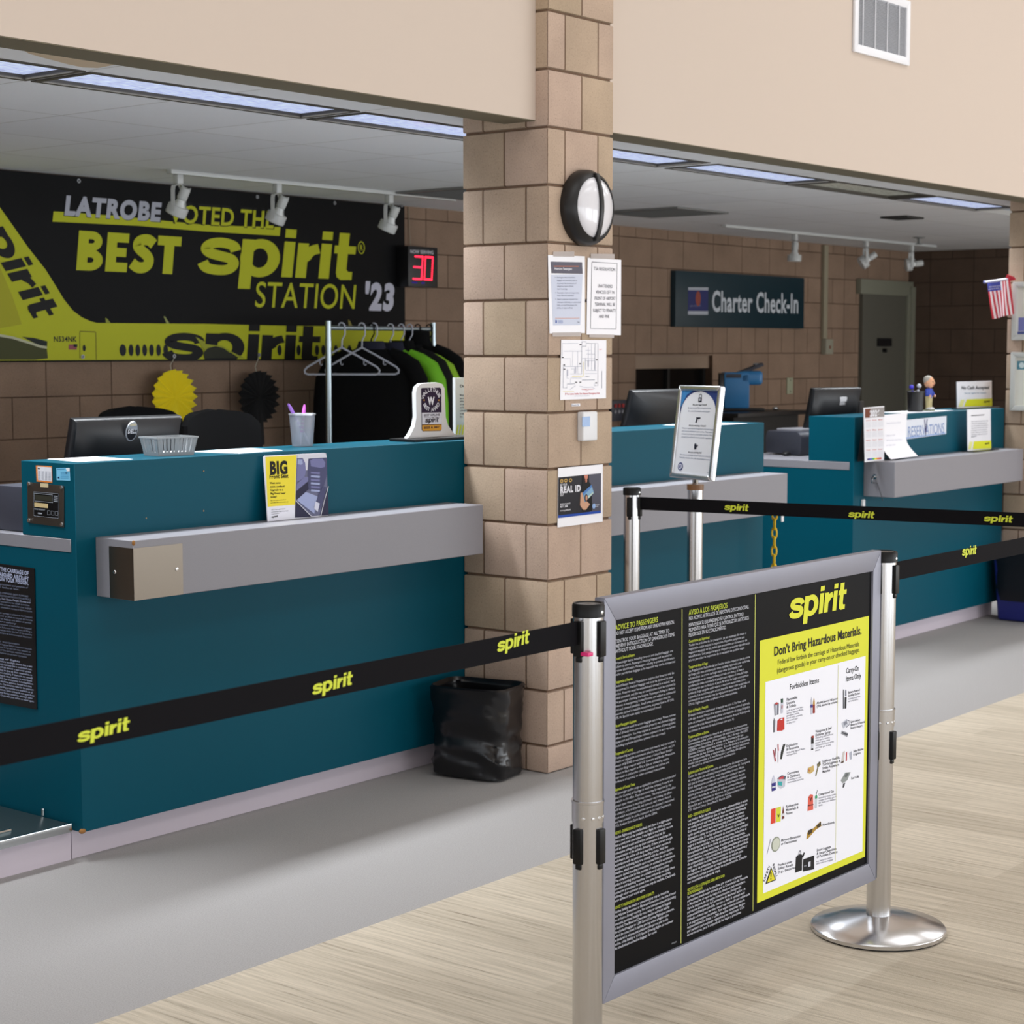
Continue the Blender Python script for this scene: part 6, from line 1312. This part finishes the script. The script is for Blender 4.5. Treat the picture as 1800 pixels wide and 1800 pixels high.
P(Z5, (196, 198, 214), (748, 300), (756, 265), (760, 300), (764, 450), (744, 455)); P(Z5, (70, 66, 150), (742, 352), (764, 348), (764, 380), (742, 384), layer=3); P(Z5, (196, 150, 70), (772, 320), (780, 278), (788, 318), (790, 350), (768, 355)); P(Z5, (150, 50, 36), (768, 355), (790, 350), (790, 440), (768, 444))
lab(Z5, 488, 800, ['Explosives', '& Fireworks'], 4.4); lab(Z5, 490, 868, ['including signal flares', 'and sparklers'], 3.1, 'r', FN)
P(Z5, (170, 70, 80), (346, 830), (356, 826), (380, 940), (368, 955)); P(Z5, (120, 50, 60), (372, 810), (380, 810), (372, 900), (364, 890)); P(Z5, (196, 120, 124), (394, 770), (406, 765), (410, 830), (400, 850)); P(Z5, (150, 120, 130), (398, 850), (403, 850), (402, 960), (398, 960)); P(Z5, (44, 48, 46), (455, 770), (478, 765), (462, 830), (440, 925), (424, 925), (432, 850))
lab(Z5, 795, 650, ['Weapons & Self', 'Defense Spray'], 4.4); lab(Z5, 795, 712, ['including self-defense', 'stun guns, tasers,', 'pepper spray, mace', 'ammunition, bear spray,', 'and tear gas in any', 'amount'], 3.1, 'r', FN)
P(Z5, (30, 30, 34), (750, 690), (776, 682), (776, 760), (750, 764)); P(Z5, (160, 60, 50), (752, 682), (776, 676), (776, 700), (752, 704), layer=3); P(Z5, (206, 208, 218), (752, 764), (774, 760), (772, 812), (752, 816)); P(Z5, (30, 30, 34), (750, 816), (772, 810), (772, 828), (750, 832))
lab(Z5, 868, 962, ['Lighter Refills,', 'Torch Lighters &', 'Strike Anywhere', 'Matches'], 4.3)
P(Z5, (206, 176, 110), (716, 1020), (776, 990), (780, 1050), (740, 1080), (712, 1070)); P(Z5, (196, 120, 70), (712, 1030), (740, 1040), (730, 1060), layer=3); P(Z5, (130, 124, 90), (810, 980), (846, 945), (850, 985), (826, 1010), (804, 1105), (794, 1100), (816, 1010)); P(Z5, (60, 60, 60), (826, 960), (838, 950), (834, 990), layer=3)
lab(Z5, 498, 1092, ['Corrosives', '& Oxidizers'], 4.4); lab(Z5, 500, 1155, ['including car and', 'motorcycle batteries'], 3.1, 'r', FN)
P(Z5, (206, 208, 226), (340, 1130), (354, 1095), (368, 1125), (376, 1170), (332, 1182)); P(Z5, (52, 46, 130), (332, 1182), (376, 1168), (376, 1252), (334, 1266)); P(Z5, (206, 210, 224), (336, 1214), (374, 1204), (374, 1222), (336, 1232), layer=3)
P(Z5, (90, 96, 110), (392, 1130), (440, 1096), (484, 1104), (476, 1150), (412, 1156)); P(Z5, (200, 70, 80), (412, 1118), (460, 1106), (456, 1132), (406, 1140), layer=3); P(Z5, (196, 200, 212), (394, 1132), (480, 1140), (472, 1215), (430, 1238), (396, 1212)); P(Z5, (60, 168, 172), (400, 1162), (444, 1162), (440, 1206), (402, 1200), layer=3)
lab(Z5, 482, 1440, ['Radioactive', 'Materials &', 'Poison'], 4.4)
P(Z5, (222, 70, 50), (328, 1454), (376, 1440), (372, 1596), (324, 1612)); P(Z5, (214, 220, 70), (382, 1440), (432, 1424), (428, 1580), (378, 1594)); P(Z5, (40, 44, 30), (392, 1500), (404, 1520), (418, 1494), (408, 1535), (402, 1540), layer=3); P(Z5, (110, 56, 50), (446, 1480), (456, 1418), (464, 1478), (468, 1550), (440, 1562)); P(Z5, (220, 220, 226), (442, 1500), (468, 1494), (468, 1524), (442, 1530), layer=3)
lab(Z5, 828, 1312, ['Compressed Gas'], 4.2); lab(Z5, 828, 1345, ['including scuba tanks,', 'oxygen bottles, gas in', 'life vests and helium', 'tanks'], 3.1, 'r', FN)
P(Z5, (224, 100, 84), (718, 1330), (742, 1296), (770, 1300), (772, 1456), (712, 1474)); P(Z5, (120, 40, 36), (728, 1320), (746, 1375), (762, 1312), (746, 1340), layer=3); P(Z5, (90, 36, 36), (714, 1412), (772, 1398), (772, 1408), (714, 1422), layer=3); P(Z5, (60, 160, 110), (790, 1320), (806, 1296), (816, 1320), (814, 1340), (792, 1342)); P(Z5, (206, 214, 222), (792, 1342), (814, 1338), (810, 1440), (790, 1446)); P(Z5, (120, 124, 130), (800, 1296), (816, 1250), (820, 1252), (806, 1298))
lab(Z5, 868, 1632, ['Hoverboards'], 4.2)
P(Z5, (176, 140, 60), (710, 1700), (770, 1660), (850, 1580), (858, 1630), (800, 1670), (720, 1760), (700, 1770)); P(Z5, (70, 56, 36), (716, 1680), (765, 1656), (756, 1700), (720, 1725), layer=3); P(Z5, (70, 60, 40), (808, 1625), (852, 1586), (852, 1626), (815, 1655), layer=3)
lab(Z6, 325, 582, ['Mercury Barometer', 'or Thermometer'], 4.4, sl=-.24)
u, v = fq.uv(*Z6(283, 602)); ru = abs(fq.uv(*Z6(318, 602))[0]-u); rv = abs(fq.uv(*Z6(283, 660))[1]-v); d.poly('icons', (150, 156, 140), ell(u, v, ru, rv, 28), 2).poly('icons', (206, 210, 196), ell(u, v, ru*.84, rv*.84, 28), 3); P(Z6, (170, 172, 186), (240, 560), (246, 560), (216, 680), (212, 680))
lab(Z6, 606, 660, ['Smart Luggage', '& Large Quantities', 'of Portable Devices'], 4.2, sl=-.27); lab(Z6, 604, 745, ['e.g. batteries within', 'electronics or baggage'], 2.9, 'r', FN, sl=-.27)
P(Z6, (26, 26, 30), (442, 705), (466, 680), (492, 684), (490, 808), (436, 828)); P(Z6, (120, 120, 130), (462, 690), (466, 654), (482, 650), (482, 684), (478, 684), (478, 658), (470, 660), (468, 690)); P(Z6, (26, 26, 30), (490, 700), (505, 665), (512, 672), (498, 712)); P(Z6, (26, 26, 30), (500, 722), (586, 690), (586, 800), (498, 818)); P(Z6, (206, 208, 220), (536, 745), (556, 735), (556, 775), (536, 782), layer=3); P(Z6, (120, 122, 132), (504, 770), (524, 764), (524, 776), (504, 782), layer=3)
lab(Z6, 300, 778, ['Product under', 'Safety Recalls', '(e.g., batteries)'], 4.2, sl=-.27)
P(Z6, (40, 40, 30), (200, 918), (246, 782), (284, 886)); P(Z6, (226, 216, 50), (212, 906), (246, 800), (274, 880), layer=3); P(Z6, (26, 26, 22), (238, 826), (246, 822), (244, 860), (240, 862), layer=4); P(Z6, (26, 26, 22), (238, 872), (244, 869), (244, 880), (238, 882), layer=4)
for i, chx in enumerate('SAFETY'): 
    p = fq.uv(*Z6(196+i*8.5, 892-i*22)); d.text('lettering', (40, 40, 44), chx, p, .008, None, 'b', 0, 'c', 2, (.38, .92))
for i, chx in enumerate('RECALL'): 
    p = fq.uv(*Z6(258+i*5, 775+i*18)); d.text('lettering', (40, 40, 44), chx, p, .008, None, 'b', 0, 'c', 2, (.3, -.95))
lab(Z5, 1142, 235, ['Battery-Powered', 'Smoking Devices'], 4.0, sl=-.24, w=.74); lab(Z5, 1142, 300, ['including e-cigarettes', 'and vaping devices'], 3.0, 'r', FN, w=.7)
P(Z5, (60, 62, 70), (1086, 195), (1092, 190), (1094, 390), (1086, 395)); P(Z5, (110, 114, 130), (1110, 200), (1120, 190), (1122, 260), (1108, 264)); P(Z5, (40, 40, 46), (1104, 275), (1124, 268), (1120, 388), (1102, 394))
lab(Z5, 1166, 545, ['Spare Lithium', 'Batteries & External', 'Battery Chargers'], 3.9, sl=-.25, w=.72)
P(Z5, (196, 200, 212), (1072, 545), (1125, 508), (1140, 560), (1090, 600)); P(Z5, (140, 142, 156), (1090, 540), (1122, 520), (1128, 550), (1096, 572), layer=3); d.pline('icons', (120, 122, 140), [Z5(*q) for q in ((1120, 510), (1150, 520), (1152, 560), (1120, 590))], .0022, 2); P(Z5, (150, 152, 160), (1075, 625), (1140, 650), (1130, 692), (1065, 658)); P(Z5, (70, 72, 80), (1080, 640), (1136, 662), (1132, 676), (1074, 652), layer=3)
lab(Z5, 1196, 855, ['Safety Matches', '& Lighters'], 3.9, sl=-.26, w=.7)
P(Z5, (206, 200, 196), (1086, 850), (1106, 838), (1096, 950), (1066, 968)); P(Z5, (90, 70, 60), (1066, 955), (1094, 940), (1090, 962), (1064, 970), layer=3); P(Z5, (190, 70, 76), (1118, 860), (1130, 845), (1128, 940), (1116, 948)); P(Z5, (176, 180, 196), (1152, 860), (1180, 840), (1178, 925), (1160, 930))
lab(Z5, 1172, 1140, ['Fuel Cells'], 4.0, sl=-.26, w=.76)
P(Z5, (150, 156, 156), (1112, 1066), (1166, 1062), (1130, 1150), (1080, 1180), (1064, 1150)); P(Z5, (110, 114, 116), (1116, 1076), (1146, 1074), (1120, 1120), (1100, 1110), layer=3); P(Z5, (60, 62, 70), (1088, 1182), (1108, 1172), (1096, 1220), (1082, 1228), layer=3)
# two columns of small print
def column(pxl, x_right, secs):
    """secs: (kind, baseline y at the left edge, last baseline, lines)"""
    for kind, y0, y1, lines in secs:
        n = len(lines); cap, sty, c = {'T': (9.0, 'm', GRN), 'H': (6.4, 'r', (214, 216, 226)), 'g': (4.9, 'm', GRN), 'p': (4.2, 'r', (190, 192, 204)), 'w': (4.4, 'm', (206, 208, 220))}[kind]
        xl = pxl(y0); a = fq.uv(xl, y0); h = abs(fq.uv(xl, y0-cap)[1]-a[1]); vb = fq.uv(pxl(y1), y1)[1]; W_ = fq.uv(x_right, y0-25)[0]-a[0]
        mxn = max(txt_w(l, h, sty) for l in lines)
        for i, l in enumerate(lines):
            v = a[1]+(vb-a[1])*(i/(n-1) if n > 1 else 0); w = txt_w(l, h, sty)
            if kind in 'pw': w = W_*min(1, w/mxn*1.02)
            elif kind == 'H': w = W_*w/mxn*HM[0]
            elif kind == 'T': w = W_*HM[1]
            else: w = min(W_*.98, w*.62)
            d.text('small_print', c, l, (a[0], v), h, w, sty, 0, 'l', 1)
HM = (.98, .70)
column(lambda y: 1080.6, 1187, [
 ('T', 1108, 1108, ['ADVICE TO PASSENGERS']), ('H', 1117, 1117, ['DO NOT ACCEPT ITEMS FROM ANY UNKNOWN PERSON.']),
 ('H', 1131, 1148.5, ['CONTROL YOUR BAGGAGE AT ALL TIMES TO', 'PREVENT INTRODUCTION OF DANGEROUS ITEMS', 'WITHOUT YOUR KNOWLEDGE.']),
 ('g', 1160.5, 1160.5, ['Consent to Search and Inspect:']),
 ('p', 1168, 1188.5, ['All passenger items, including carry-on and checked baggage, are', 'subject to search. Passengers checking baggage will be asked to', 'present identification. Passengers refusing to present identification', 'and/or permit their baggage to be inspected may not be transported.']),
 ('g', 1202, 1202, ['Transportation of Firearms:']),
 ('p', 1209, 1265, wrap('United States Federal Regulations require that firearms only be transported in checked baggage and must be declared to your airline. Firearms must be unloaded and carried in a locked, hard sided container, and the key or combination must be retained by the passenger checking the firearm. Passengers failing to declare firearms or transporting loaded firearms are subject to substantial civil and criminal penalties. Small arms ammunition must be securely packed in suitable containers, as prescribed in 49 CFR 175.10. Special rules apply to international travel.', 9)),
 ('g', 1279, 1279, ['Film and Photographic Equipment:']),
 ('p', 1286, 1314.5, wrap('The equipment used to screen baggage uses x-rays. Please remove film of all kinds from your accessible property and checked baggage before inspection. You may request an inspection of photographic equipment and film packages without exposure to an x-ray system (including explosive detection systems that use x-rays).', 5)),
 ('g', 1328, 1328, ['Transportation of Currency:']),
 ('p', 1335, 1377, wrap('Transporting currency and monetary instruments such as traveler\u2019s checks or negotiable instruments (checks, money orders, etc.) in excess of $10,000 or equivalent across a United States border requires filing a report with U.S. Customs and Border Protection. Failure to file a report or filing a false or misleading report may result in civil and/or criminal penalties and seizure and forfeiture of currency or other monetary instruments.', 7)),
 ('g', 1391, 1391, ['Explanation of Contract Terms:']),
 ('p', 1398, 1455, wrap('All passenger (and/or cargo as applicable) contract terms incorporated into the Contract of Carriage to which the company is a party are available in this office. These provisions may be inspected by any person upon request and for any reason. The employees of this office will lend assistance in securing information and making any effort. In addition, a file of all tariffs and contracts with indexes thereof, from which incorporated contract terms are obtained is maintained and kept available for public inspection at the Legal Department, 1731 Radiant Drive Dania Beach, Florida 33004.', 9)),
 ('g', 1467.5, 1467.5, ['NOTICE - OVERBOOKING OF FLIGHTS:']),
 ('w', 1475, 1586, wrap('Airline flights may be overbooked, and there is a slight chance that a seat will not be available on a flight for which a person has a confirmed reservation. If the flight is overbooked, no one will be denied a seat until airline personnel first ask for volunteers willing to give up their reservation in exchange for compensation of the airline\u2019s choosing. If there are not enough volunteers, the airline will deny boarding to other persons in accordance with its particular boarding priority. With few exceptions, including failure to comply with the airline\u2019s check-in deadline, which are available upon request from the air carrier, persons denied boarding involuntarily are entitled to compensation. The complete rules for the payment of compensation and each airline\u2019s boarding priorities are available at all airport ticket counters and boarding locations. Some airlines do not apply these consumer protections to travel from some foreign countries, although other consumer protections may be available. Check with your airline or your travel agent.', 17)),
 ('g', 1598.5, 1598.5, ['ADVICE TO PASSENGERS ON LIMITATIONS OF LIABILITY:']),
 ('w', 1606, 1670, wrap('Airline liability for death or personal injury may be limited by the Warsaw Convention or Montreal Convention in the case of travel to or from a foreign country. For most international travel (including domestic portions) liability for loss, delay or damage to baggage is limited. The Montreal Convention applies and limits liability for checked baggage to 1,288 Special Drawing Rights per customer, which for most travel is liability per bag unless a higher value is declared in advance and additional charges are paid to the airline, while liability is 1,131 Special Drawing Rights per customer for checked and unchecked baggage. For travel', 10))])
HM = (.98, .62)
column(lambda y: 1210.2-max(0, y-1150)*.0055, 1318, [
 ('T', 1081.5, 1081.5, ['AVISO A LOS PASAJEROS']), ('H', 1090.5, 1090.5, ['NO ACEPTE ART\u00cdCULOS DE PERSONAS DESCONOCIDAS.']),
 ('H', 1102, 1119.5, ['MANTENGA SU EQUIPAJE BAJO SU CONTROL EN TODO', 'MOMENTO PARA EVITAR QUE SE INTRODUZCAN ART\u00cdCULOS', 'PELIGROSOS SIN SU CONOCIMIENTO.']),
 ('g', 1130, 1130, ['Consentimiento para Inspecciones:']),
 ('p', 1136.5, 1163, wrap('Todos los art\u00edculos de los pasajeros, ya sea equipaje de mano o registrado, est\u00e1n sujetos a inspecci\u00f3n. Aquellos pasajeros que registren equipaje se les pedir\u00e1 que presenten un documento de identificaci\u00f3n. Los pasajeros que se nieguen a presentar identificaci\u00f3n y/o no permitan la inspecci\u00f3n de su equipaje no podr\u00e1n viajar.', 5)),
 ('g', 1175.5, 1175.5, ['Transporte de Armas de Fuego:']),
 ('p', 1182, 1241, wrap('Las Regulaciones Federales de los Estados Unidos requieren que las armas de fuego solo sean transportadas como equipaje registrado y ser declaradas a la aerol\u00ednea. Las armas de fuego deben estar descargadas y ser transportadas en un compartimiento cerrado con llave, y la llave o combinaci\u00f3n debe mantenerla el pasajero que registre el arma de fuego. Los pasajeros que no declaren el porte de armas de fuego o transporten armas de fuego cargadas est\u00e1n sujetos a sanciones sustanciales civiles o penales. Las municiones para armas peque\u00f1as deben estar empacadas en contenedores que cumplan con las regulaciones prescritas en 49 CFR 175.10. Reglas especiales se aplican a viajes internacionales.', 10)),
 ('g', 1253, 1253, ['Equipo de Filmaci\u00f3n y Fotograf\u00eda:']),
 ('p', 1260, 1288, wrap('El equipo usado para inspeccionar el equipaje usa rayos X. Por favor retire todo tipo de cintas f\u00edlmicas de su equipaje, tanto el de mano como el registrado, antes de la inspecci\u00f3n. Usted puede solicitar una inspecci\u00f3n de equipo fotogr\u00e1fico y paquetes de cintas f\u00edlmicas sin exponerlas a un sistema de rayos X (incluyendo los sistemas de detecci\u00f3n de explosivos que usan rayos X).', 5)),
 ('g', 1298.5, 1298.5, ['Transporte de Dinero en Efectivo:']),
 ('p', 1305, 1351, wrap('Cuando se transporte dinero en efectivo o instrumentos monetarios tales como cheques de viajero o instrumentos negociables (cheques, giros postales, etc.) de m\u00e1s de USD 10,000 o su equivalente a trav\u00e9s de la frontera de los Estados Unidos, debe informarlo a la Aduana y Protecci\u00f3n Fronteriza de los Estados Unidos. Si no lo declara o presenta una declaraci\u00f3n falsa o equivocada, puede recibir sanciones civiles y/o penales y la confiscaci\u00f3n y p\u00e9rdida del dinero en efectivo u otros instrumentos monetarios.', 9)),
 ('g', 1361.5, 1361.5, ['Explicaci\u00f3n de los T\u00e9rminos del Contrato:']),
 ('p', 1368, 1427, wrap('Todos los t\u00e9rminos del contrato de transporte de pasajeros (y/o de carga seg\u00fan sea aplicable) incorporados al Contrato de Transporte del que la compa\u00f1\u00eda es parte, est\u00e1n disponibles en esta oficina. Estas disposiciones pueden ser revisadas por cualquier persona previa solicitud y por cualquier motivo. Los empleados de esta oficina prestar\u00e1n asistencia para obtener la informaci\u00f3n. Adem\u00e1s un archivo de todas las tarifas y los \u00edndices correspondientes de los cuales se obtienen los t\u00e9rminos del contrato, se mantiene disponible para la inspecci\u00f3n p\u00fablica en el Departamento Legal, 1731 Radiant Drive Dania Beach, Florida 33004.', 10)),
 ('g', 1438, 1438, ['AVISO - SOBREVENTA DE VUELOS']),
 ('w', 1445, 1554, wrap('Los vuelos de las aerol\u00edneas pueden estar sobrevendidos y existe una peque\u00f1a posibilidad de que no haya un asiento disponible en un vuelo para el cual una persona tiene una reserva confirmada. Si el vuelo est\u00e1 sobrevendido, a nadie se le negar\u00e1 un asiento hasta que el personal de la aerol\u00ednea pida primero voluntarios dispuestos a ceder su reserva a cambio de una compensaci\u00f3n que la aerol\u00ednea elija. Si no hay suficientes voluntarios, la aerol\u00ednea negar\u00e1 el embarque a otras personas de acuerdo con su prioridad de embarque particular. Con algunas excepciones, incluyendo el incumplimiento de la fecha l\u00edmite de check-in del transportista, las personas a quienes se les niega el embarque de forma involuntaria tienen derecho a compensaci\u00f3n. Las reglas completas para el pago de compensaci\u00f3n y las prioridades de embarque de cada aerol\u00ednea est\u00e1n disponibles en todos los mostradores de los aeropuertos y los lugares de embarque. Algunas aerol\u00edneas no aplican estas protecciones al consumidor en viajes desde algunos pa\u00edses extranjeros, aunque pueden existir otras protecciones. Consulte con su aerol\u00ednea o agente de viajes.', 18)),
 ('g', 1567, 1573.5, ['NOTIFICACI\u00d3N A LOS PASAJEROS SOBRE LIMITACIONES', 'DE RESPONSABILIDAD']),
 ('w', 1579.5, 1646, wrap('La responsabilidad de la aerol\u00ednea por muerte o lesiones personales puede estar limitada por la Convenci\u00f3n de Varsovia o Montreal en el caso de viajes a o desde un pa\u00eds extranjero. Para la mayor\u00eda de los viajes internacionales (incluyendo porciones dom\u00e9sticas) la Convenci\u00f3n de Montreal aplica y la responsabilidad por p\u00e9rdida, retraso o da\u00f1o al equipaje est\u00e1 limitada a menos que un valor mayor sea declarado por adelantado y se paguen cargos adicionales. Para viajes internacionales la responsabilidad se limita a 1,288 derechos especiales de giro por pasajero para equipaje registrado y no registrado; 1,131 en otros casos, para la mayor\u00eda de los viajes y porciones', 11))])
d.pt('small_print', (150, 152, 160), 'REV 03/2024', Zc(780, 3960), Zc(832, 3938), 2.6, 'm')
d.build(t)

# ------------------------------------------------------------------ framed sign on a post behind the board
yw, tl, fw_, fh_ = 2.78084, .125243, .2758, .3659
n = Vector((math.cos(yw), math.sin(yw), 0)); U = Vector((-.35297649, -.93563219, 0)).normalized(); V = (Z3*math.cos(tl)-n*math.sin(tl)).normalized(); c = Vector((.78343823, -.1206035, 1.2267))
fsn = Frame(c, U, V)
t = thing('sign_stand', 'silver snap-frame sign with security advice tilted on a steel post', 'sign stand', (.79, -.118, 0))
px_, py_ = .79, -.118
MB().lathe([(.0001, 0), (.165, 0), (.17, .008), (.10, .028), (.034, .04)], (px_, py_, 0), (0, 0, 1), 64).build('base', STEEL, t)
MB().lathe([(.0001, .035), (.0305, .035), (.0305, 1.003), (.0001, 1.003)], (px_, py_, 0), (0, 0, 1), 40).build('pole', STEEL, t)
MB().lathe([(.0001, 1.003), (.033, 1.003), (.033, 1.024), (.0001, 1.024)], (px_, py_, 0), (0, 0, 1), 40).build('collar', mat('brown_collar', (120, 84, 50), .4), t)
MB().tube([(px_, py_, 1.02), tuple(c-V*.15-fsn.N*.02)], .012, 10).build('swivel', CHROME, t)
hw, hh, b = fw_/2, fh_/2, .020; fm_ = MB()
for P_ in ([(-hw, -hh), (hw, -hh), (hw-b, -hh+b), (-hw+b, -hh+b)], [(-hw, hh), (-hw+b, hh-b), (hw-b, hh-b), (hw, hh)], [(-hw, -hh), (-hw+b, -hh+b), (-hw+b, hh-b), (-hw, hh)], [(hw, -hh), (hw, hh), (hw-b, hh-b), (hw-b, -hh+b)]): fm_.prism(P_, fsn.o, fsn.U, fsn.V, fsn.N, -.020, .006)
fm_.build('frame', mat('snap_frame', (206, 208, 212), .25, .85), t, bevel=.006, seg=3)
MB().prism([(-hw+b, -hh+b), (hw-b, -hh+b), (hw-b, hh-b), (-hw+b, hh-b)], fsn.o, fsn.U, fsn.V, fsn.N, -.018, -.002).build('insert', mat('insert_white', (228, 232, 240), .3), t, smooth=False)
fi = Frame(fsn.pt(0, 0, -.002), fsn.U, fsn.V); d = Deco(fi, .0005)
a, bb = hw-b, hh-b
arcp = lambda k: [(-a*.96*math.cos(q)*k+.006*(1-k)*0, bb-.085+.083*math.sin(q)*k) for q in [math.pi*i/18 for i in range(19)]]
d.poly('corner_print', (44, 62, 120), [(-a, bb), (-a, bb-.10)]+[p for p in arcp(1) if p[0] < 0]+[(0, bb)], 0); d.poly('corner_print', (44, 62, 120), [(a, bb), (0, bb)]+[p for p in arcp(1) if p[0] >= 0]+[(a, bb-.10)], 0)
d.poly('corner_print', (62, 130, 190), [(-a, bb), (-a, bb-.07), (-a*.72, bb-.018), (-a*.4, bb)], 1)
Qs = lambda x, y: fi.uv(1170+x/9, 660+y/9)
SK = (36, 40, 56); SF = (120, 128, 150)
d.poly('icons', SK, [Qs(524, 350), Qs(576, 345), Qs(572, 422), Qs(520, 426)], 1).poly('icons', (206, 210, 220), [Qs(540, 366), Qs(556, 364), Qs(554, 402), Qs(538, 404)], 2); d.line('icons', SK, [Qs(532, 352), Qs(538, 310), Qs(558, 296), Qs(574, 312), Qs(572, 346)], .003, 1)
d.poly('icons', SK, [Qs(484, 662), Qs(556, 664), Qs(552, 686), Qs(512, 690), Qs(504, 706), Qs(490, 752), Qs(472, 750), Qs(490, 690)], 1)
d.poly('icons', SK, [Qs(456, 1090), Qs(492, 1084), Qs(486, 1166), Qs(454, 1172)], 1).poly('icons', SK, [Qs(496, 1100), Qs(516, 1096), Qs(508, 1126), Qs(492, 1140)], 1).poly('icons', (120, 126, 140), [Qs(464, 1075), Qs(480, 1068), Qs(486, 1084), Qs(462, 1090)], 1)
def ST(s_, x0, y0, x1, y1, h, c_=SF, sty='m'): p, q = Qs(x0, y0), Qs(x1, y1); d.text('lettering', c_, s_, p, h, math.hypot(q[0]-p[0], q[1]-p[1]), sty, 0, 'l', 1, ((q[0]-p[0])/math.hypot(q[0]-p[0], q[1]-p[1]), (q[1]-p[1])/math.hypot(q[0]-p[0], q[1]-p[1])))
ST('Are your bags locked?', 430, 474, 652, 476, .0058, SK, 'b'); ST('Be sure to use TSA recognized locks', 356, 522, 718, 530, .0052); ST('for more information, visit tsa.gov', 358, 572, 702, 582, .0052)
ST('Are you carrying a firearm?', 370, 800, 640, 810, .0058, SK, 'b')
for i, s_ in enumerate(('Firearms must only be transported in checked baggage', 'and must be declared to your airline. They must be', 'unloaded and locked in a hard-sided container. Please', 'contact your airline for more specific regulations.')): ST(s_, 262-i*4, 840+i*46, 770-i*9, 866+i*46, .0050)
ST('Are you carrying this?', 360, 1222, 572, 1234, .0058, SK, 'b'); ST('You are not permitted to pack hazardous materials', 228, 1256, 708, 1292, .0050); ST('Visit the website for a list of prohibited items', 222, 1302, 702, 1344, .0050)
u, v = Qs(236, 1440); d.poly('emblem_print', (50, 60, 120), ell(u, v, .0165, .0165, 24), 1).poly('emblem_print', (220, 224, 236), ell(u, v, .011, .011, 24), 2).poly('emblem_print', (70, 84, 140), [(u-.004, v-.006), (u+.004, v-.006), (u+.006, v+.004), (u, v+.008), (u-.006, v+.004)], 3)
ST('tsa.gov', 660, 1540, 700, 1546, .004, SF, 'b'); d.build(t)
